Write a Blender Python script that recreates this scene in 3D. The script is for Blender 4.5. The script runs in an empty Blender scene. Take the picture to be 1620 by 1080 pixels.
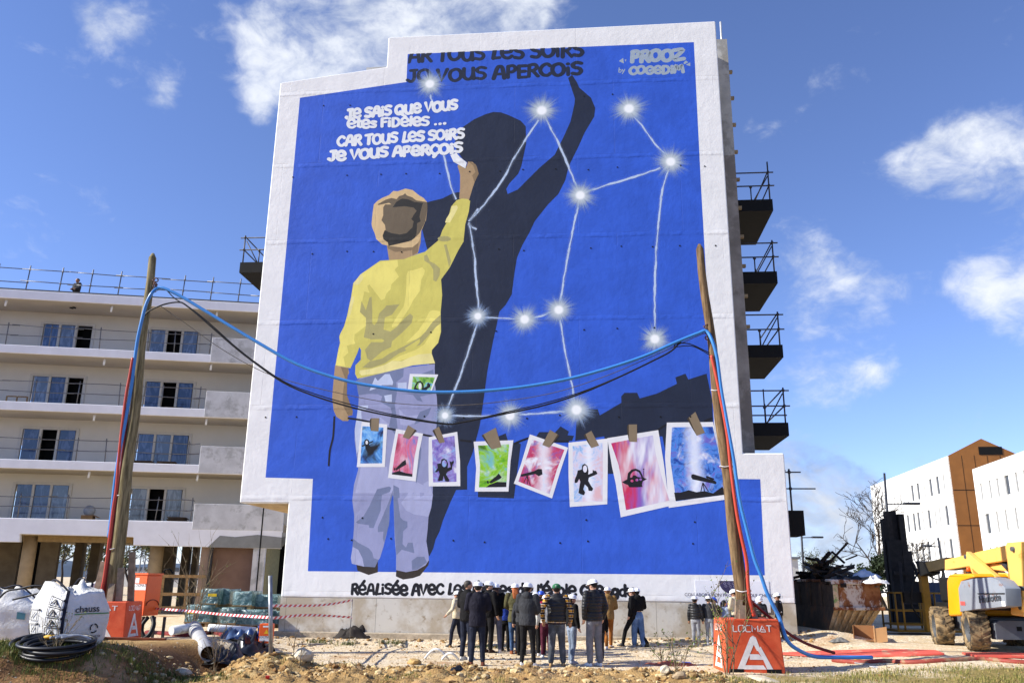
import bpy, bmesh, math, random, os
import numpy as np
from mathutils import Vector, Matrix, noise as mnoise
from mathutils.geometry import tessellate_polygon

# ------------------------------------------------------------------ camera, sky, sun, exposure
SC = bpy.context.scene
COL = SC.collection
R = math.radians
rnd = random.Random(7)
CAM = Vector((0, 0, 1.77)); FPX = 1335.0; PITCH = R(15.833); ROLL = R(0.638)
FW = Vector((0, math.cos(PITCH), math.sin(PITCH)))
_R0 = Vector((1, 0, 0)); _U0 = Vector((0, -math.sin(PITCH), math.cos(PITCH)))
RT = _R0 * math.cos(ROLL) + _U0 * math.sin(ROLL)
UP = _U0 * math.cos(ROLL) - _R0 * math.sin(ROLL)
cd = bpy.data.cameras.new('camera'); cam = bpy.data.objects.new('camera', cd); COL.objects.link(cam)
cd.sensor_width = 36; cd.lens = FPX / 1620 * 36; cd.clip_end = 6000; cd.clip_start = 0.1
cam.matrix_world = Matrix(((RT.x, UP.x, -FW.x, 0), (RT.y, UP.y, -FW.y, 0), (RT.z, UP.z, -FW.z, 1.77), (0, 0, 0, 1)))
SC.camera = cam

SUN_AZ = R(9.6); SUN_EL = R(33)
to_sun = Vector((-math.cos(SUN_AZ) * math.cos(SUN_EL), -math.sin(SUN_AZ) * math.cos(SUN_EL), math.sin(SUN_EL)))
sd = bpy.data.lights.new('sun', 'SUN'); sun = bpy.data.objects.new('sun', sd); COL.objects.link(sun)
sd.energy = 5.0; sd.angle = R(0.5); sd.color = (1.0, 0.955, 0.87)
sun.rotation_euler = to_sun.to_track_quat('Z', 'Y').to_euler(); sun.location = (-30, -10, 40)

def ray(px, py):
    return FW + RT * ((px - 810) / FPX) + UP * ((540 - py) / FPX)
def at(px, py, Y):
    d = ray(px, py); return CAM + d * (Y / d.y)
def project(p):
    d = Vector(p)-CAM; k = d.dot(FW); return (810+FPX*d.dot(RT)/k, 540-FPX*d.dot(UP)/k)
def on_z(px, py, z=0.0):
    d = ray(px, py); return CAM + d * ((z - CAM.z) / d.z)

W = bpy.data.worlds.new('World'); SC.world = W; W.use_nodes = True
nt = W.node_tree; nt.nodes.clear()
def wn(t, **k):
    n = nt.nodes.new(t)
    for a, v in k.items(): setattr(n, a, v)
    return n
def wmath(op, a, b=None, c=None):
    n = wn('ShaderNodeMath', operation=op)
    for i, v in enumerate((a, b, c)):
        if v is None: continue
        if isinstance(v, (int, float)): n.inputs[i].default_value = v
        else: nt.links.new(v, n.inputs[i])
    return n.outputs[0]
sky = wn('ShaderNodeTexSky', sky_type='NISHITA', sun_disc=False)
sky.sun_elevation = SUN_EL; sky.sun_rotation = math.atan2(to_sun.x, to_sun.y); sky.altitude = 1500
sky.air_density = 1.0; sky.dust_density = 0.0; sky.ozone_density = 5.0
tc = wn('ShaderNodeTexCoord')
nrm = wn('ShaderNodeVectorMath', operation='NORMALIZE'); nt.links.new(tc.outputs['Generated'], nrm.inputs[0])
DIR = nrm.outputs[0]
sep = wn('ShaderNodeSeparateXYZ'); nt.links.new(DIR, sep.inputs[0])
# clouds: noise in direction space, thickened where the day's cloud banks stand
BL = [(425,50,1.5,.55),(432,110,1.5,.5),(398,160,.9,.35),(490,30,2.6,.6),(560,60,3.2,.62),(650,20,3.4,.62),(740,10,3.2,.55),(800,15,2.4,.5),(520,110,2.6,.5),(420,190,1.0,.2),(850,25,1.2,.3),
      (140,12,1.3,.33),(185,30,1.6,.36),(165,60,1.2,.28),(215,35,.9,.22),(250,128,1.0,.36),(268,150,.9,.32),(258,178,.7,.2),(60,88,.8,.2),(120,88,.6,.22),
      (1420,262,1.2,0.31),(1460,255,1.5,0.38),(1500,225,1.4,0.32),(1545,220,1.4,0.36),(1580,250,1.7,0.36),(1615,290,2.2,0.38),(1540,310,1.8,0.23),(1450,285,1.2,0.23),(1660,280,3.0,0.36),
      (1250,380,1.6,0.34),(1300,410,1.6,0.32),(1350,435,1.4,0.34),(1400,452,1.3,0.32),(1440,462,.9,0.22),(1250,470,2.2,0.31),(1290,515,1.6,0.25),(1385,515,1.1,0.25),(1530,455,1.6,0.31),(1590,470,1.8,0.34),(1640,440,2.2,0.32),(1250,590,1.8,0.31),(1310,600,1.6,0.32),(1370,595,1.2,0.29),
      (1285,130,.9,0.18),(1200,210,1.0,0.18),(1350,30,1.1,0.16),(1550,645,.9,0.18),(1390,590,.8,0.22),
      (1180,780,2.6,.6),(1090,800,3.2,.6),(980,830,3.2,.55),(1250,870,3.0,.5),(1420,840,2.6,.5),(1520,850,3.0,.5),(1650,840,3.2,.5),(110,895,2.2,.45),(230,890,2.2,.45),(1240,740,1.4,.62),(1275,740,1.2,.66),(1315,755,1.2,.66),(1350,785,1.0,.62),(1335,775,1.0,.5),(1290,800,2.0,.55),(1330,840,2.0,.5),(1280,860,2.2,.5)]
acc = None
for bx, by, rad, w_ in BL:
    d = ray(bx, by).normalized(); k = 1.0 / (1 - math.cos(R(rad * 1.25)))
    dp = wn('ShaderNodeVectorMath', operation='DOT_PRODUCT'); nt.links.new(DIR, dp.inputs[0]); dp.inputs[1].default_value = d
    e = wmath('POWER', math.e, wmath('MULTIPLY_ADD', dp.outputs['Value'], k, -k))
    t = wmath('MULTIPLY', e, w_)
    acc = t if acc is None else wmath('ADD', acc, t)
acc = wmath('MULTIPLY', wmath('MINIMUM', acc, 0.62), 0.80)
mp = wn('ShaderNodeMapping'); nt.links.new(DIR, mp.inputs[0]); mp.inputs['Scale'].default_value = (1, 1, 1.5); mp.inputs['Rotation'].default_value = (0.2, 0.5, 0.3)
n1 = wn('ShaderNodeTexNoise'); nt.links.new(mp.outputs[0], n1.inputs['Vector']); n1.inputs['Scale'].default_value = 9; n1.inputs['Detail'].default_value = 11; n1.inputs['Roughness'].default_value = 0.62; n1.inputs['Distortion'].default_value = 0.35
n2 = wn('ShaderNodeTexNoise'); nt.links.new(mp.outputs[0], n2.inputs['Vector']); n2.inputs['Scale'].default_value = 3.1; n2.inputs['Detail'].default_value = 3
n3 = wn('ShaderNodeTexNoise'); nt.links.new(mp.outputs[0], n3.inputs['Vector']); n3.inputs['Scale'].default_value = 34; n3.inputs['Detail'].default_value = 7; n3.inputs['Roughness'].default_value = 0.6; n3.inputs['Distortion'].default_value = 0.6
den = wmath('ADD', wmath('MULTIPLY_ADD', n1.outputs[0], 1.25, -0.26), wmath('MULTIPLY', n2.outputs[0], 0.18))
den = wmath('ADD', den, wmath('MULTIPLY_ADD', n3.outputs[0], 0.6, -0.13))
den = wmath('ADD', den, acc)
low = wn('ShaderNodeMapRange'); nt.links.new(sep.outputs['Z'], low.inputs[0]); low.inputs[1].default_value = 0.16; low.inputs[2].default_value = 0.02; low.inputs[3].default_value = 0; low.inputs[4].default_value = 0.10
den = wmath('ADD', den, low.outputs[0])
cm = wn('ShaderNodeMapRange', interpolation_type='SMOOTHSTEP'); nt.links.new(den, cm.inputs[0])
cm.inputs[1].default_value = 0.78; cm.inputs[2].default_value = 1.46; cm.inputs[3].default_value = 0.0; cm.inputs[4].default_value = 0.93
cr = wn('ShaderNodeValToRGB'); nt.links.new(wmath('MULTIPLY_ADD', n1.outputs[0], 1.3, -0.15), cr.inputs[0])
cr.color_ramp.elements[0].position = 0.2; cr.color_ramp.elements[0].color = (2.5, 2.95, 3.7, 1)
cr.color_ramp.elements[1].position = 0.62; cr.color_ramp.elements[1].color = (5.0, 5.2, 5.5, 1)
cr2 = wn('ShaderNodeValToRGB'); nt.links.new(wmath('MULTIPLY_ADD', n1.outputs[0], 1.6, -0.3), cr2.inputs[0])
cr2.color_ramp.elements[0].position = 0.42; cr2.color_ramp.elements[0].color = (1.45, 1.85, 2.75, 1)
cr2.color_ramp.elements[1].position = 0.86; cr2.color_ramp.elements[1].color = (4.4, 4.55, 4.8, 1)
lowc = wn('ShaderNodeMapRange', interpolation_type='SMOOTHSTEP'); nt.links.new(sep.outputs['Z'], lowc.inputs[0]); lowc.inputs[1].default_value = 0.23; lowc.inputs[2].default_value = 0.12
cmix = wn('ShaderNodeMix', data_type='RGBA'); nt.links.new(lowc.outputs[0], cmix.inputs[0]); nt.links.new(cr.outputs[0], cmix.inputs[6]); nt.links.new(cr2.outputs[0], cmix.inputs[7])
tint = wn('ShaderNodeMix', data_type='RGBA', blend_type='MULTIPLY'); tint.inputs[0].default_value = 1
nt.links.new(sky.outputs[0], tint.inputs[6]); tint.inputs[7].default_value = (1.06, 0.955, 1.09, 1)
mx = wn('ShaderNodeMix', data_type='RGBA'); nt.links.new(cm.outputs[0], mx.inputs[0]); nt.links.new(tint.outputs[2], mx.inputs[6]); nt.links.new(cmix.outputs[2], mx.inputs[7])
bg = wn('ShaderNodeBackground'); nt.links.new(mx.outputs[2], bg.inputs[0]); bg.inputs[1].default_value = 0.125
wo = wn('ShaderNodeOutputWorld'); nt.links.new(bg.outputs[0], wo.inputs[0])
try: W.cycles.sampling_method = 'MANUAL'; W.cycles.sample_map_resolution = 512
except Exception: pass

SC.view_settings.view_transform = 'Standard'; SC.view_settings.look = 'None'
SC.view_settings.gamma = 1; SC.view_settings.use_curve_mapping = False; SC.view_settings.exposure = 0.68
SC.render.engine = 'CYCLES'
SC.cycles.max_bounces = 6; SC.cycles.diffuse_bounces = 3; SC.cycles.transparent_max_bounces = 16; SC.cycles.caustics_reflective = False; SC.cycles.caustics_refractive = False

# ------------------------------------------------------------------ helpers
def tag(o, label=None, cat=None, group=None, kind=None):
    if label: o['label'] = label
    if cat: o['category'] = cat
    if group: o['group'] = group
    if kind: o['kind'] = kind
    return o
def empty(name, loc, rz=0.0):
    o = bpy.data.objects.new(name, None); COL.objects.link(o); o.location = loc; o.rotation_euler = (0, 0, rz); o.empty_display_size = .2
    return o
def thing(name, label, cat, loc=(0, 0, 0), rz=0.0, group=None):
    return tag(empty(name, loc, rz), label, cat, group)
def root_of(o):
    while o.parent: o = o.parent
    return o
def link_mesh(name, me, mats, parent=None, smooth=False):
    o = bpy.data.objects.new(name, me); COL.objects.link(o)
    if parent: o.parent = parent
    for m in (mats if isinstance(mats, (list, tuple)) else [mats]): me.materials.append(m)
    if smooth: me.shade_smooth()
    return o

class MB:
    def __init__(s): s.v = []; s.f = []; s.mi = []; s.sm = []; s.m = 0; s.smooth = False
    def add(s, vs, fs):
        b = len(s.v); s.v += [tuple(p) for p in vs]
        for f in fs: s.f.append(tuple(b + i for i in f)); s.mi.append(s.m); s.sm.append(s.smooth)
    def box(s, x0, x1, y0, y1, z0, z1):
        s.add([(x0,y0,z0),(x1,y0,z0),(x1,y1,z0),(x0,y1,z0),(x0,y0,z1),(x1,y0,z1),(x1,y1,z1),(x0,y1,z1)],
              [(0,3,2,1),(4,5,6,7),(0,1,5,4),(1,2,6,5),(2,3,7,6),(3,0,4,7)])
    def obox(s, c, ax, ay, az):
        c, ax, ay, az = Vector(c), Vector(ax), Vector(ay), Vector(az)
        s.add([c+ax*i+ay*j+az*k for k in (-1,1) for j in (-1,1) for i in (-1,1)], [(0,2,3,1),(4,5,7,6),(0,1,5,4),(1,3,7,5),(3,2,6,7),(2,0,4,6)])
    def beam(s, p0, p1, w, h, up=(0,0,1)):
        p0, p1 = Vector(p0), Vector(p1); d = (p1-p0); L = d.length; d.normalize()
        u = Vector(up); a = d.cross(u)
        if a.length < 1e-4: a = d.cross(Vector((1,0,0)))
        a.normalize(); b = a.cross(d)
        s.obox((p0+p1)/2, d*(L/2), a*(w/2), b*(h/2))
    def prism(s, poly, fn, d0, d1):
        n = len(poly); v = [fn(p[0],p[1],d0) for p in poly]+[fn(p[0],p[1],d1) for p in poly]
        tri = tessellate_polygon([[Vector((p[0],p[1],0)) for p in poly]])
        fs = [tuple(t) for t in tri]+[tuple(n+i for i in reversed(t)) for t in tri]+[(i,(i+1)%n,n+(i+1)%n,n+i) for i in range(n)]
        s.add(v, fs)
    def sheet(s, poly, fn):
        tri = tessellate_polygon([[Vector((p[0],p[1],0)) for p in poly]])
        s.add([fn(*p) for p in poly], [tuple(t) for t in tri])
    def tube(s, pts, r, n=8, caps=True):
        pts = [Vector(p) for p in pts]; m = len(pts)
        rs = r if isinstance(r, (list, tuple)) else [r]*m
        sm = s.smooth; s.smooth = True
        a = None; vs = []
        for i, p in enumerate(pts):
            d = (pts[min(i+1,m-1)]-pts[max(i-1,0)])
            if d.length < 1e-9: d = Vector((0,0,1))
            d.normalize()
            if a is None:
                a = d.cross(Vector((0,0,1)))
                if a.length < .05: a = d.cross(Vector((1,0,0)))
            else: a = a - d*a.dot(d)
            a.normalize(); b = d.cross(a)
            for k in range(n):
                t = 2*math.pi*k/n; vs.append(p+(a*math.cos(t)+b*math.sin(t))*rs[i])
        fs = [(i*n+k, i*n+(k+1)%n, (i+1)*n+(k+1)%n, (i+1)*n+k) for i in range(m-1) for k in range(n)]
        s.add(vs, fs); s.smooth = False
        if caps:
            b0 = len(s.v)-n*m
            for rng in (range(n-1,-1,-1), range((m-1)*n, m*n)):
                s.f.append(tuple(b0+i for i in rng)); s.mi.append(s.m); s.sm.append(False)
        s.smooth = sm
    def cyl(s, p0, p1, r0, r1=None, n=12): s.tube([p0, p1], [r0, r0 if r1 is None else r1], n)
    def loft(s, rings, n=16):
        # rings: (centre, rx, ry, [axis x, axis y])
        vs = []; sm = s.smooth; s.smooth = True
        for c, rx, ry in rings:
            c = Vector(c)
            for k in range(n):
                t = 2*math.pi*k/n; vs.append(c+Vector((rx*math.cos(t), ry*math.sin(t), 0)))
        m = len(rings)
        fs = [(i*n+k, i*n+(k+1)%n, (i+1)*n+(k+1)%n, (i+1)*n+k) for i in range(m-1) for k in range(n)]
        fs += [tuple(range(n-1,-1,-1)), tuple(range((m-1)*n, m*n))]
        s.add(vs, fs); s.smooth = sm
    def ball(s, c, rx, ry=None, rz=None, nu=10, nv=7, M=None):
        ry = rx if ry is None else ry; rz = rx if rz is None else rz; c = Vector(c)
        vs = []; sm = s.smooth; s.smooth = True
        for j in range(1, nv):
            ph = math.pi*j/nv
            for i in range(nu):
                t = 2*math.pi*i/nu
                p = Vector((rx*math.sin(ph)*math.cos(t), ry*math.sin(ph)*math.sin(t), rz*math.cos(ph)))
                vs.append(c+(M @ p if M else p))
        a, b = Vector((0,0,rz)), Vector((0,0,-rz))
        vs += [c+(M @ a if M else a), c+(M @ b if M else b)]
        fs = [(j*nu+i, (j+1)*nu+i, (j+1)*nu+(i+1)%nu, j*nu+(i+1)%nu) for j in range(nv-2) for i in range(nu)]
        t0, t1 = (nv-1)*nu, (nv-1)*nu+1
        fs += [(t0, i, (i+1)%nu) for i in range(nu)]+[(t1, (nv-2)*nu+(i+1)%nu, (nv-2)*nu+i) for i in range(nu)]
        s.add(vs, fs); s.smooth = sm
    def cap(s, p0, p1, r0, r1, n=10):
        s.tube([p0, p1], [r0, r1], n); s.ball(p0, r0, nu=n, nv=6); s.ball(p1, r1, nu=n, nv=6)
    def mesh(s, name):
        me = bpy.data.meshes.new(name); me.from_pydata(s.v, [], s.f)
        me.polygons.foreach_set('material_index', s.mi); me.polygons.foreach_set('use_smooth', s.sm); me.update()
        return me
    def build(s, name, mats, parent=None, world=False, smooth=None):
        if world and parent:
            L = root_of(parent).location; s.v = [(x-L.x, y-L.y, z-L.z) for x, y, z in s.v]
        me = s.mesh(name); bm = bmesh.new(); bm.from_mesh(me); bmesh.ops.recalc_face_normals(bm, faces=bm.faces); bm.to_mesh(me); bm.free()
        o = link_mesh(name, me, mats, parent)
        if smooth: me.shade_smooth()
        return o
    def solo(s, name, mats, label, cat, group=None, kind=None, org=None):
        # top-level mesh with its origin at the base
        if org is None:
            a = np.array(s.v); org = ((a[:,0].min()+a[:,0].max())/2, (a[:,1].min()+a[:,1].max())/2, a[:,2].min())
        s.v = [(x-org[0], y-org[1], z-org[2]) for x, y, z in s.v]
        o = s.build(name, mats); o.location = org
        return tag(o, label, cat, group, kind)

def bevel(o, w=.01, seg=1):
    m = o.modifiers.new('bevel', 'BEVEL'); m.width = w; m.segments = seg; m.limit_method = 'ANGLE'; return o
def copy_tree(o, parent=None):
    c = o.copy(); COL.objects.link(c)
    if parent: c.parent = parent
    for ch in list(o.children): copy_tree(ch, c)
    return c
def catmull(pts, k=5, closed=False):
    P = [Vector(p) for p in pts]; n = len(P); out = []
    rng = range(n if closed else n-1)
    for i in rng:
        if closed: p0, p1, p2, p3 = P[(i-1)%n], P[i], P[(i+1)%n], P[(i+2)%n]
        else: p0, p1, p2, p3 = P[max(i-1,0)], P[i], P[i+1], P[min(i+2,n-1)]
        for j in range(k):
            t = j/k
            out.append(0.5*((2*p1)+(p2-p0)*t+(2*p0-5*p1+4*p2-p3)*t*t+(3*p1-p0-3*p2+p3)*t**3))
    if not closed: out.append(P[-1])
    return out
def voxel(mb, vox, smooth=3, fac=.5):
    me = mb.mesh('tmp'); o = bpy.data.objects.new('tmp', me); COL.objects.link(o)
    m = o.modifiers.new('r', 'REMESH'); m.mode = 'VOXEL'; m.voxel_size = vox
    if smooth:
        q = o.modifiers.new('s', 'SMOOTH'); q.factor = fac; q.iterations = smooth
    dg = bpy.context.evaluated_depsgraph_get()
    r = bpy.data.meshes.new_from_object(o.evaluated_get(dg))
    bpy.data.objects.remove(o); bpy.data.meshes.remove(me)
    r.shade_smooth(); return r
def append_mesh(me, mb):
    bm = bmesh.new(); bm.from_mesh(me); t = mb.mesh('t2'); bm.from_mesh(t); bm.to_mesh(me); bm.free(); bpy.data.meshes.remove(t); return me

# ------------------------------------------------------------------ materials
def lin(c):
    return tuple((x/255/12.92 if x/255 <= .04045 else ((x/255+.055)/1.055)**2.4) for x in c)
class NT:
    def __init__(s, name):
        s.mat = bpy.data.materials.new(name); s.mat.use_nodes = True; s.t = s.mat.node_tree; s.t.nodes.clear()
        s.out = s.n('ShaderNodeOutputMaterial'); s.p = s.n('ShaderNodeBsdfPrincipled'); s.l(s.p.outputs[0], s.out.inputs[0])
        s.tc = s.n('ShaderNodeTexCoord')
    def n(s, t, **k):
        x = s.t.nodes.new(t)
        for a, v in k.items(): setattr(x, a, v)
        return x
    def l(s, a, b): s.t.links.new(a, b)
    def inp(s, sock, v):
        if v is None: return
        if hasattr(v, 'links') or isinstance(v, bpy.types.NodeSocket): s.l(v, sock)
        else: sock.default_value = v
    def math(s, op, a, b=None, c=None, clamp=False):
        x = s.n('ShaderNodeMath', operation=op, use_clamp=clamp)
        for i, v in enumerate((a, b, c)): s.inp(x.inputs[i], v)
        return x.outputs[0]
    def noise(s, scale, detail=4, rough=.55, vec=None, dist=0, dim='3D'):
        x = s.n('ShaderNodeTexNoise'); x.inputs['Scale'].default_value = scale; x.inputs['Detail'].default_value = detail; x.inputs['Roughness'].default_value = rough; x.inputs['Distortion'].default_value = dist
        s.l(vec or s.tc.outputs['Object'], x.inputs['Vector']); return x.outputs[0]
    def vor(s, scale, vec=None, feature='F1', out='Distance'):
        x = s.n('ShaderNodeTexVoronoi', feature=feature); x.inputs['Scale'].default_value = scale
        s.l(vec or s.tc.outputs['Object'], x.inputs['Vector']); return x.outputs[out]
    def mapv(s, scale=(1,1,1), loc=(0,0,0), rot=(0,0,0), src='Object'):
        x = s.n('ShaderNodeMapping'); x.inputs['Scale'].default_value = scale; x.inputs['Location'].default_value = loc; x.inputs['Rotation'].default_value = rot
        s.l(s.tc.outputs[src], x.inputs[0]); return x.outputs[0]
    def rng(s, v, a, b, c=0., d=1., smooth=True):
        x = s.n('ShaderNodeMapRange'); 
        if smooth: x.interpolation_type = 'SMOOTHSTEP'
        s.l(v, x.inputs[0])
        for i, q in enumerate((a,b,c,d)): x.inputs[i+1].default_value = q
        return x.outputs[0]
    def mix(s, fac, a, b, mode='MIX'):
        x = s.n('ShaderNodeMix', data_type='RGBA', blend_type=mode)
        s.inp(x.inputs[0], fac); 
        for i, v in ((6,a),(7,b)): s.inp(x.inputs[i], (*v, 1) if isinstance(v, tuple) and len(v)==3 else v)
        return x.outputs[2]
    def ramp(s, v, stops):
        x = s.n('ShaderNodeValToRGB'); e = x.color_ramp.elements
        while len(e) < len(stops): e.new(.5)
        for i, (p, c) in enumerate(stops): e[i].position = p; e[i].color = (*c, 1)
        s.l(v, x.inputs[0]); return x.outputs[0]
    def bump(s, h, strength=.3, dist=.02):
        x = s.n('ShaderNodeBump'); x.inputs['Strength'].default_value = strength; x.inputs['Distance'].default_value = dist
        s.l(h, x.inputs['Height']); s.l(x.outputs[0], s.p.inputs['Normal']); return x
    def done(s, col=None, rough=.7, metal=0., spec=.3):
        if col is not None: s.inp(s.p.inputs['Base Color'], (*col, 1) if isinstance(col, tuple) and len(col)==3 else col)
        s.inp(s.p.inputs['Roughness'], rough); s.inp(s.p.inputs['Metallic'], metal); s.p.inputs['Specular IOR Level'].default_value = spec
        return s.mat
def mat(name, rgb, rough=.7, metal=0., spec=.3, var=.25, vs=6., bump=.0, bs=60., bd=.01, dirt=None, dirt_amt=.0, dirt_scale=2.5):
    t = NT(name); c = lin(rgb)
    v = t.noise(vs, 5, .6)
    col = t.mix(t.rng(v, .3, .7), tuple(x*(1-var) for x in c), tuple(min(1, x*(1+var*.6)) for x in c))
    if dirt:
        d = t.rng(t.noise(dirt_scale, 8, .68), .62-dirt_amt*.4, .70-dirt_amt*.3)
        col = t.mix(d, col, lin(dirt))
    if bump: t.bump(t.noise(bs, 4, .6), bump, bd)
    return t.done(col, rough, metal, spec)
# ------------------------------------------------------------------ the ground
_rs = np.random.RandomState(3); _G = _rs.rand(256, 256)
def vnoise(x, y):
    xi = np.floor(x).astype(int); yi = np.floor(y).astype(int); fx = x-xi; fy = y-yi
    fx = fx*fx*(3-2*fx); fy = fy*fy*(3-2*fy)
    g = lambda a, b: _G[a & 255, b & 255]
    return (g(xi,yi)*(1-fx)+g(xi+1,yi)*fx)*(1-fy)+(g(xi,yi+1)*(1-fx)+g(xi+1,yi+1)*fx)*fy
def fbm(x, y, o=4, g=.5):
    s = 0; a = 1; t = 0
    for k in range(o):
        s = s+a*vnoise(x*2**k+17*k, y*2**k+31*k); t += a; a *= g
    return s/t-.5
def sst(v, a, b):
    t = np.clip((v-a)/(b-a), 0, 1); return t*t*(3-2*t)
def zones(x, y):
    left = sst(-x, 5.6, 7.4)                                  # raised bank on the left
    berm = sst(-y, -19.5, -18.0)*sst(x, -7.2, -5.2)*(1-sst(x, 3.2, 5.0))      # churned soil in front of the crowd
    grass = sst(x, 3.0, 4.6)*sst(-y, -19.6, -18.6)            # rough grass in the right foreground
    return left, berm, grass
def hgt(x, y):
    x = np.asarray(x, float); y = np.asarray(y, float)
    left, berm, grass = zones(x, y)
    h = -.07+.08*sst(y, 20, 23.5)+.12*sst(y, 24.2, 25)+.03*np.clip(x-1, 0, 8)*sst(y, 22.5, 24.6)*(1-sst(x, 8.6, 10.2))
    edge = fbm(x*.9+3, y*.9, 3)*1.2
    plat = (.52-.040*np.clip(y-17, -1, 6))*(1-sst(y, 23, 27)*.5)
    h = h*(1-left)+plat*left*sst(y+edge, 15.2, 16.6)+left*(1-sst(y+edge, 15.2, 16.6))*.02
    # trench running toward the camera beside the grey pipe
    cx = -6.45-(y-18.0)*.05
    tr = np.exp(-((x-cx)/.75)**2)*sst(y, 14.5, 16.5)*(1-sst(y, 19.3, 20.6))
    h = h-.38*tr
    h = h+berm*(.11+.12*fbm(x*.8, y*.8, 3)+.34*np.maximum(fbm(x*2.3+9, y*2.3, 4), -.1)+.12*np.abs(fbm(x*6, y*6, 3)))
    h = h+.22*np.exp(-((x+5.0)/1.1)**2-((y-18.6)/.7)**2)      # spoil heap beside the trench
    h = h+grass*.05*fbm(x*1.3, y*1.3, 3)+.02*np.exp(-((y-24.9)/.4)**2)
    h = h+.27*sst(x, 6.5, 10.5)*sst(y, 16.0, 20.5)
    near = sst(y, 9, 12)*(1-sst(y, 30, 40))
    h = h+near*(.030*fbm(x*1.7, y*1.7, 4)+.020*fbm(x*6, y*6, 3))+left*near*(.10*fbm(x*2.1, y*2.1, 4)*(1-sst(y, 18, 20))+.05*fbm(x*6, y*6, 2)*(1-sst(y,15,17)))
    far = sst(np.hypot(x, y), 200, 900)
    return h-.2*far
def hz(x, y): return float(hgt(x, y))
def seat(px, py, zoff=0.0):
    # the point of the terrain seen at a pixel of the photograph
    d = ray(px, py); t0, t1 = 10/d.y, 60/d.y; t = t0
    while t < t1:
        p = CAM+d*t
        if p.z <= hz(p.x, p.y)+zoff: return p
        t += .05
    return CAM+d*t1
xs = np.concatenate([[-2500,-900,-400,-200,-110,-65,-42,-30,-23,-18,-15], np.arange(-13, 16, .07), [16.5,17.5,19,21,24,28,34,42,55,75,110,180,350,800,2500]])
ys = np.concatenate([[-2500,-600,-150,-40,-8,2,6,9,11,12], np.arange(12.8, 27.2, .055), np.arange(27.4, 34, .3), [35,37,40,44,50,58,70,90,120,180,300,600,1200,3000]])
X, Y = np.meshgrid(xs, ys); Z = hgt(X, Y)
nx, ny = len(xs), len(ys)
V = np.stack([X.ravel(), Y.ravel(), Z.ravel()], 1)
ii = (np.arange(ny-1)[:,None]*nx+np.arange(nx-1)[None,:]).ravel()
F = np.stack([ii, ii+1, ii+1+nx, ii+nx], 1)
gme = bpy.data.meshes.new('ground'); gme.vertices.add(len(V)); gme.vertices.foreach_set('co', V.ravel().astype(np.float32))
gme.loops.add(F.size); gme.loops.foreach_set('vertex_index', F.ravel().astype(np.int32))
gme.polygons.add(len(F)); gme.polygons.foreach_set('loop_start', np.arange(0, F.size, 4, dtype=np.int32)); gme.polygons.foreach_set('loop_total', np.full(len(F), 4, np.int32)); gme.update(calc_edges=True); gme.validate()
lf, bm_, gr = zones(X, Y)
ca = gme.color_attributes.new('soil', 'FLOAT_COLOR', 'POINT')
soil = np.clip(np.maximum(lf*(1-.9*sst(Y,20,22.5)), bm_), 0, 1); bank = lf*(1-sst(Y, 16.4, 17.2))*.9+np.exp(-((X+6.6)/1.2)**2)*(1-sst(Y, 19.5, 21))
gw = np.clip(gr*(.5+1.0*fbm(X*.7,Y*.7,3)+.22)+lf*sst(Y,15.5,16.1)*(1-sst(Y,18.5,20.5))*sst(fbm(X*.9+5,Y*.9,3),-.12,.2), 0, 1)
dat = np.stack([soil.ravel(), np.clip(bank,0,1).ravel(), gw.ravel(), np.ones(V.shape[0])], 1).astype(np.float32)
ca.data.foreach_set('color', dat.ravel())
t = NT('ground_soil'); at_ = t.n('ShaderNodeVertexColor', layer_name='soil'); sp = t.n('ShaderNodeSeparateColor'); t.l(at_.outputs[0], sp.inputs[0])
peb = t.vor(26); peb2 = t.vor(60); big = t.noise(.7, 6, .6); fine = t.noise(14, 6, .65); med = t.noise(3, 6, .6)
pc = t.vor(26, out='Color'); psep = t.n('ShaderNodeSeparateColor'); t.l(pc, psep.inputs[0])
gravel = t.ramp(psep.outputs[0], [(0, lin((186,166,136))), (.5, lin((220,202,170))), (1, lin((234,222,200)))])
gravel = t.mix(t.rng(med, .35, .7), gravel, lin((206,182,142)))
clay = t.ramp(t.math('ADD', t.math('MULTIPLY', med, .6), t.math('MULTIPLY', fine, .4)), [(.3, lin((118,88,52))), (.5, lin((168,136,88))), (.7, lin((196,170,120)))])
brown = t.ramp(t.math('ADD', t.math('MULTIPLY', med, .5), t.math('MULTIPLY', fine, .5)), [(.3, lin((84,58,38))), (.55, lin((128,94,60))), (.72, lin((168,132,88)))])
turf = t.ramp(fine, [(.3, lin((92,90,46))), (.5, lin((138,122,70))), (.7, lin((176,150,98)))])
c = t.mix(t.rng(t.math('ADD', sp.outputs[0], t.math('MULTIPLY_ADD', med, .7, -.35)), .3, .7), gravel, clay)
c = t.mix(t.rng(t.math('ADD', sp.outputs[1], t.math('MULTIPLY_ADD', med, .6, -.3)), .3, .75), c, brown)
c = t.mix(t.rng(t.math('ADD', sp.outputs[2], t.math('MULTIPLY_ADD', fine, .9, -.45)), .3, .7), c, turf)
c = t.mix(t.rng(t.noise(.45, 5, .6), .55, .7), c, lin((176,140,104)), 'MIX')
hgtn = t.math('ADD', t.math('MULTIPLY', fine, .6), t.math('MULTIPLY', t.math('SUBTRACT', .5, peb), .5)); hgtn = t.math('ADD', hgtn, t.math('MULTIPLY', peb2, -.25))
t.bump(hgtn, .75, .035); GROUND_M = t.done(c, .95, 0, .15)
ground = link_mesh('ground', gme, GROUND_M, smooth=True); tag(ground, kind='structure')

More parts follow.
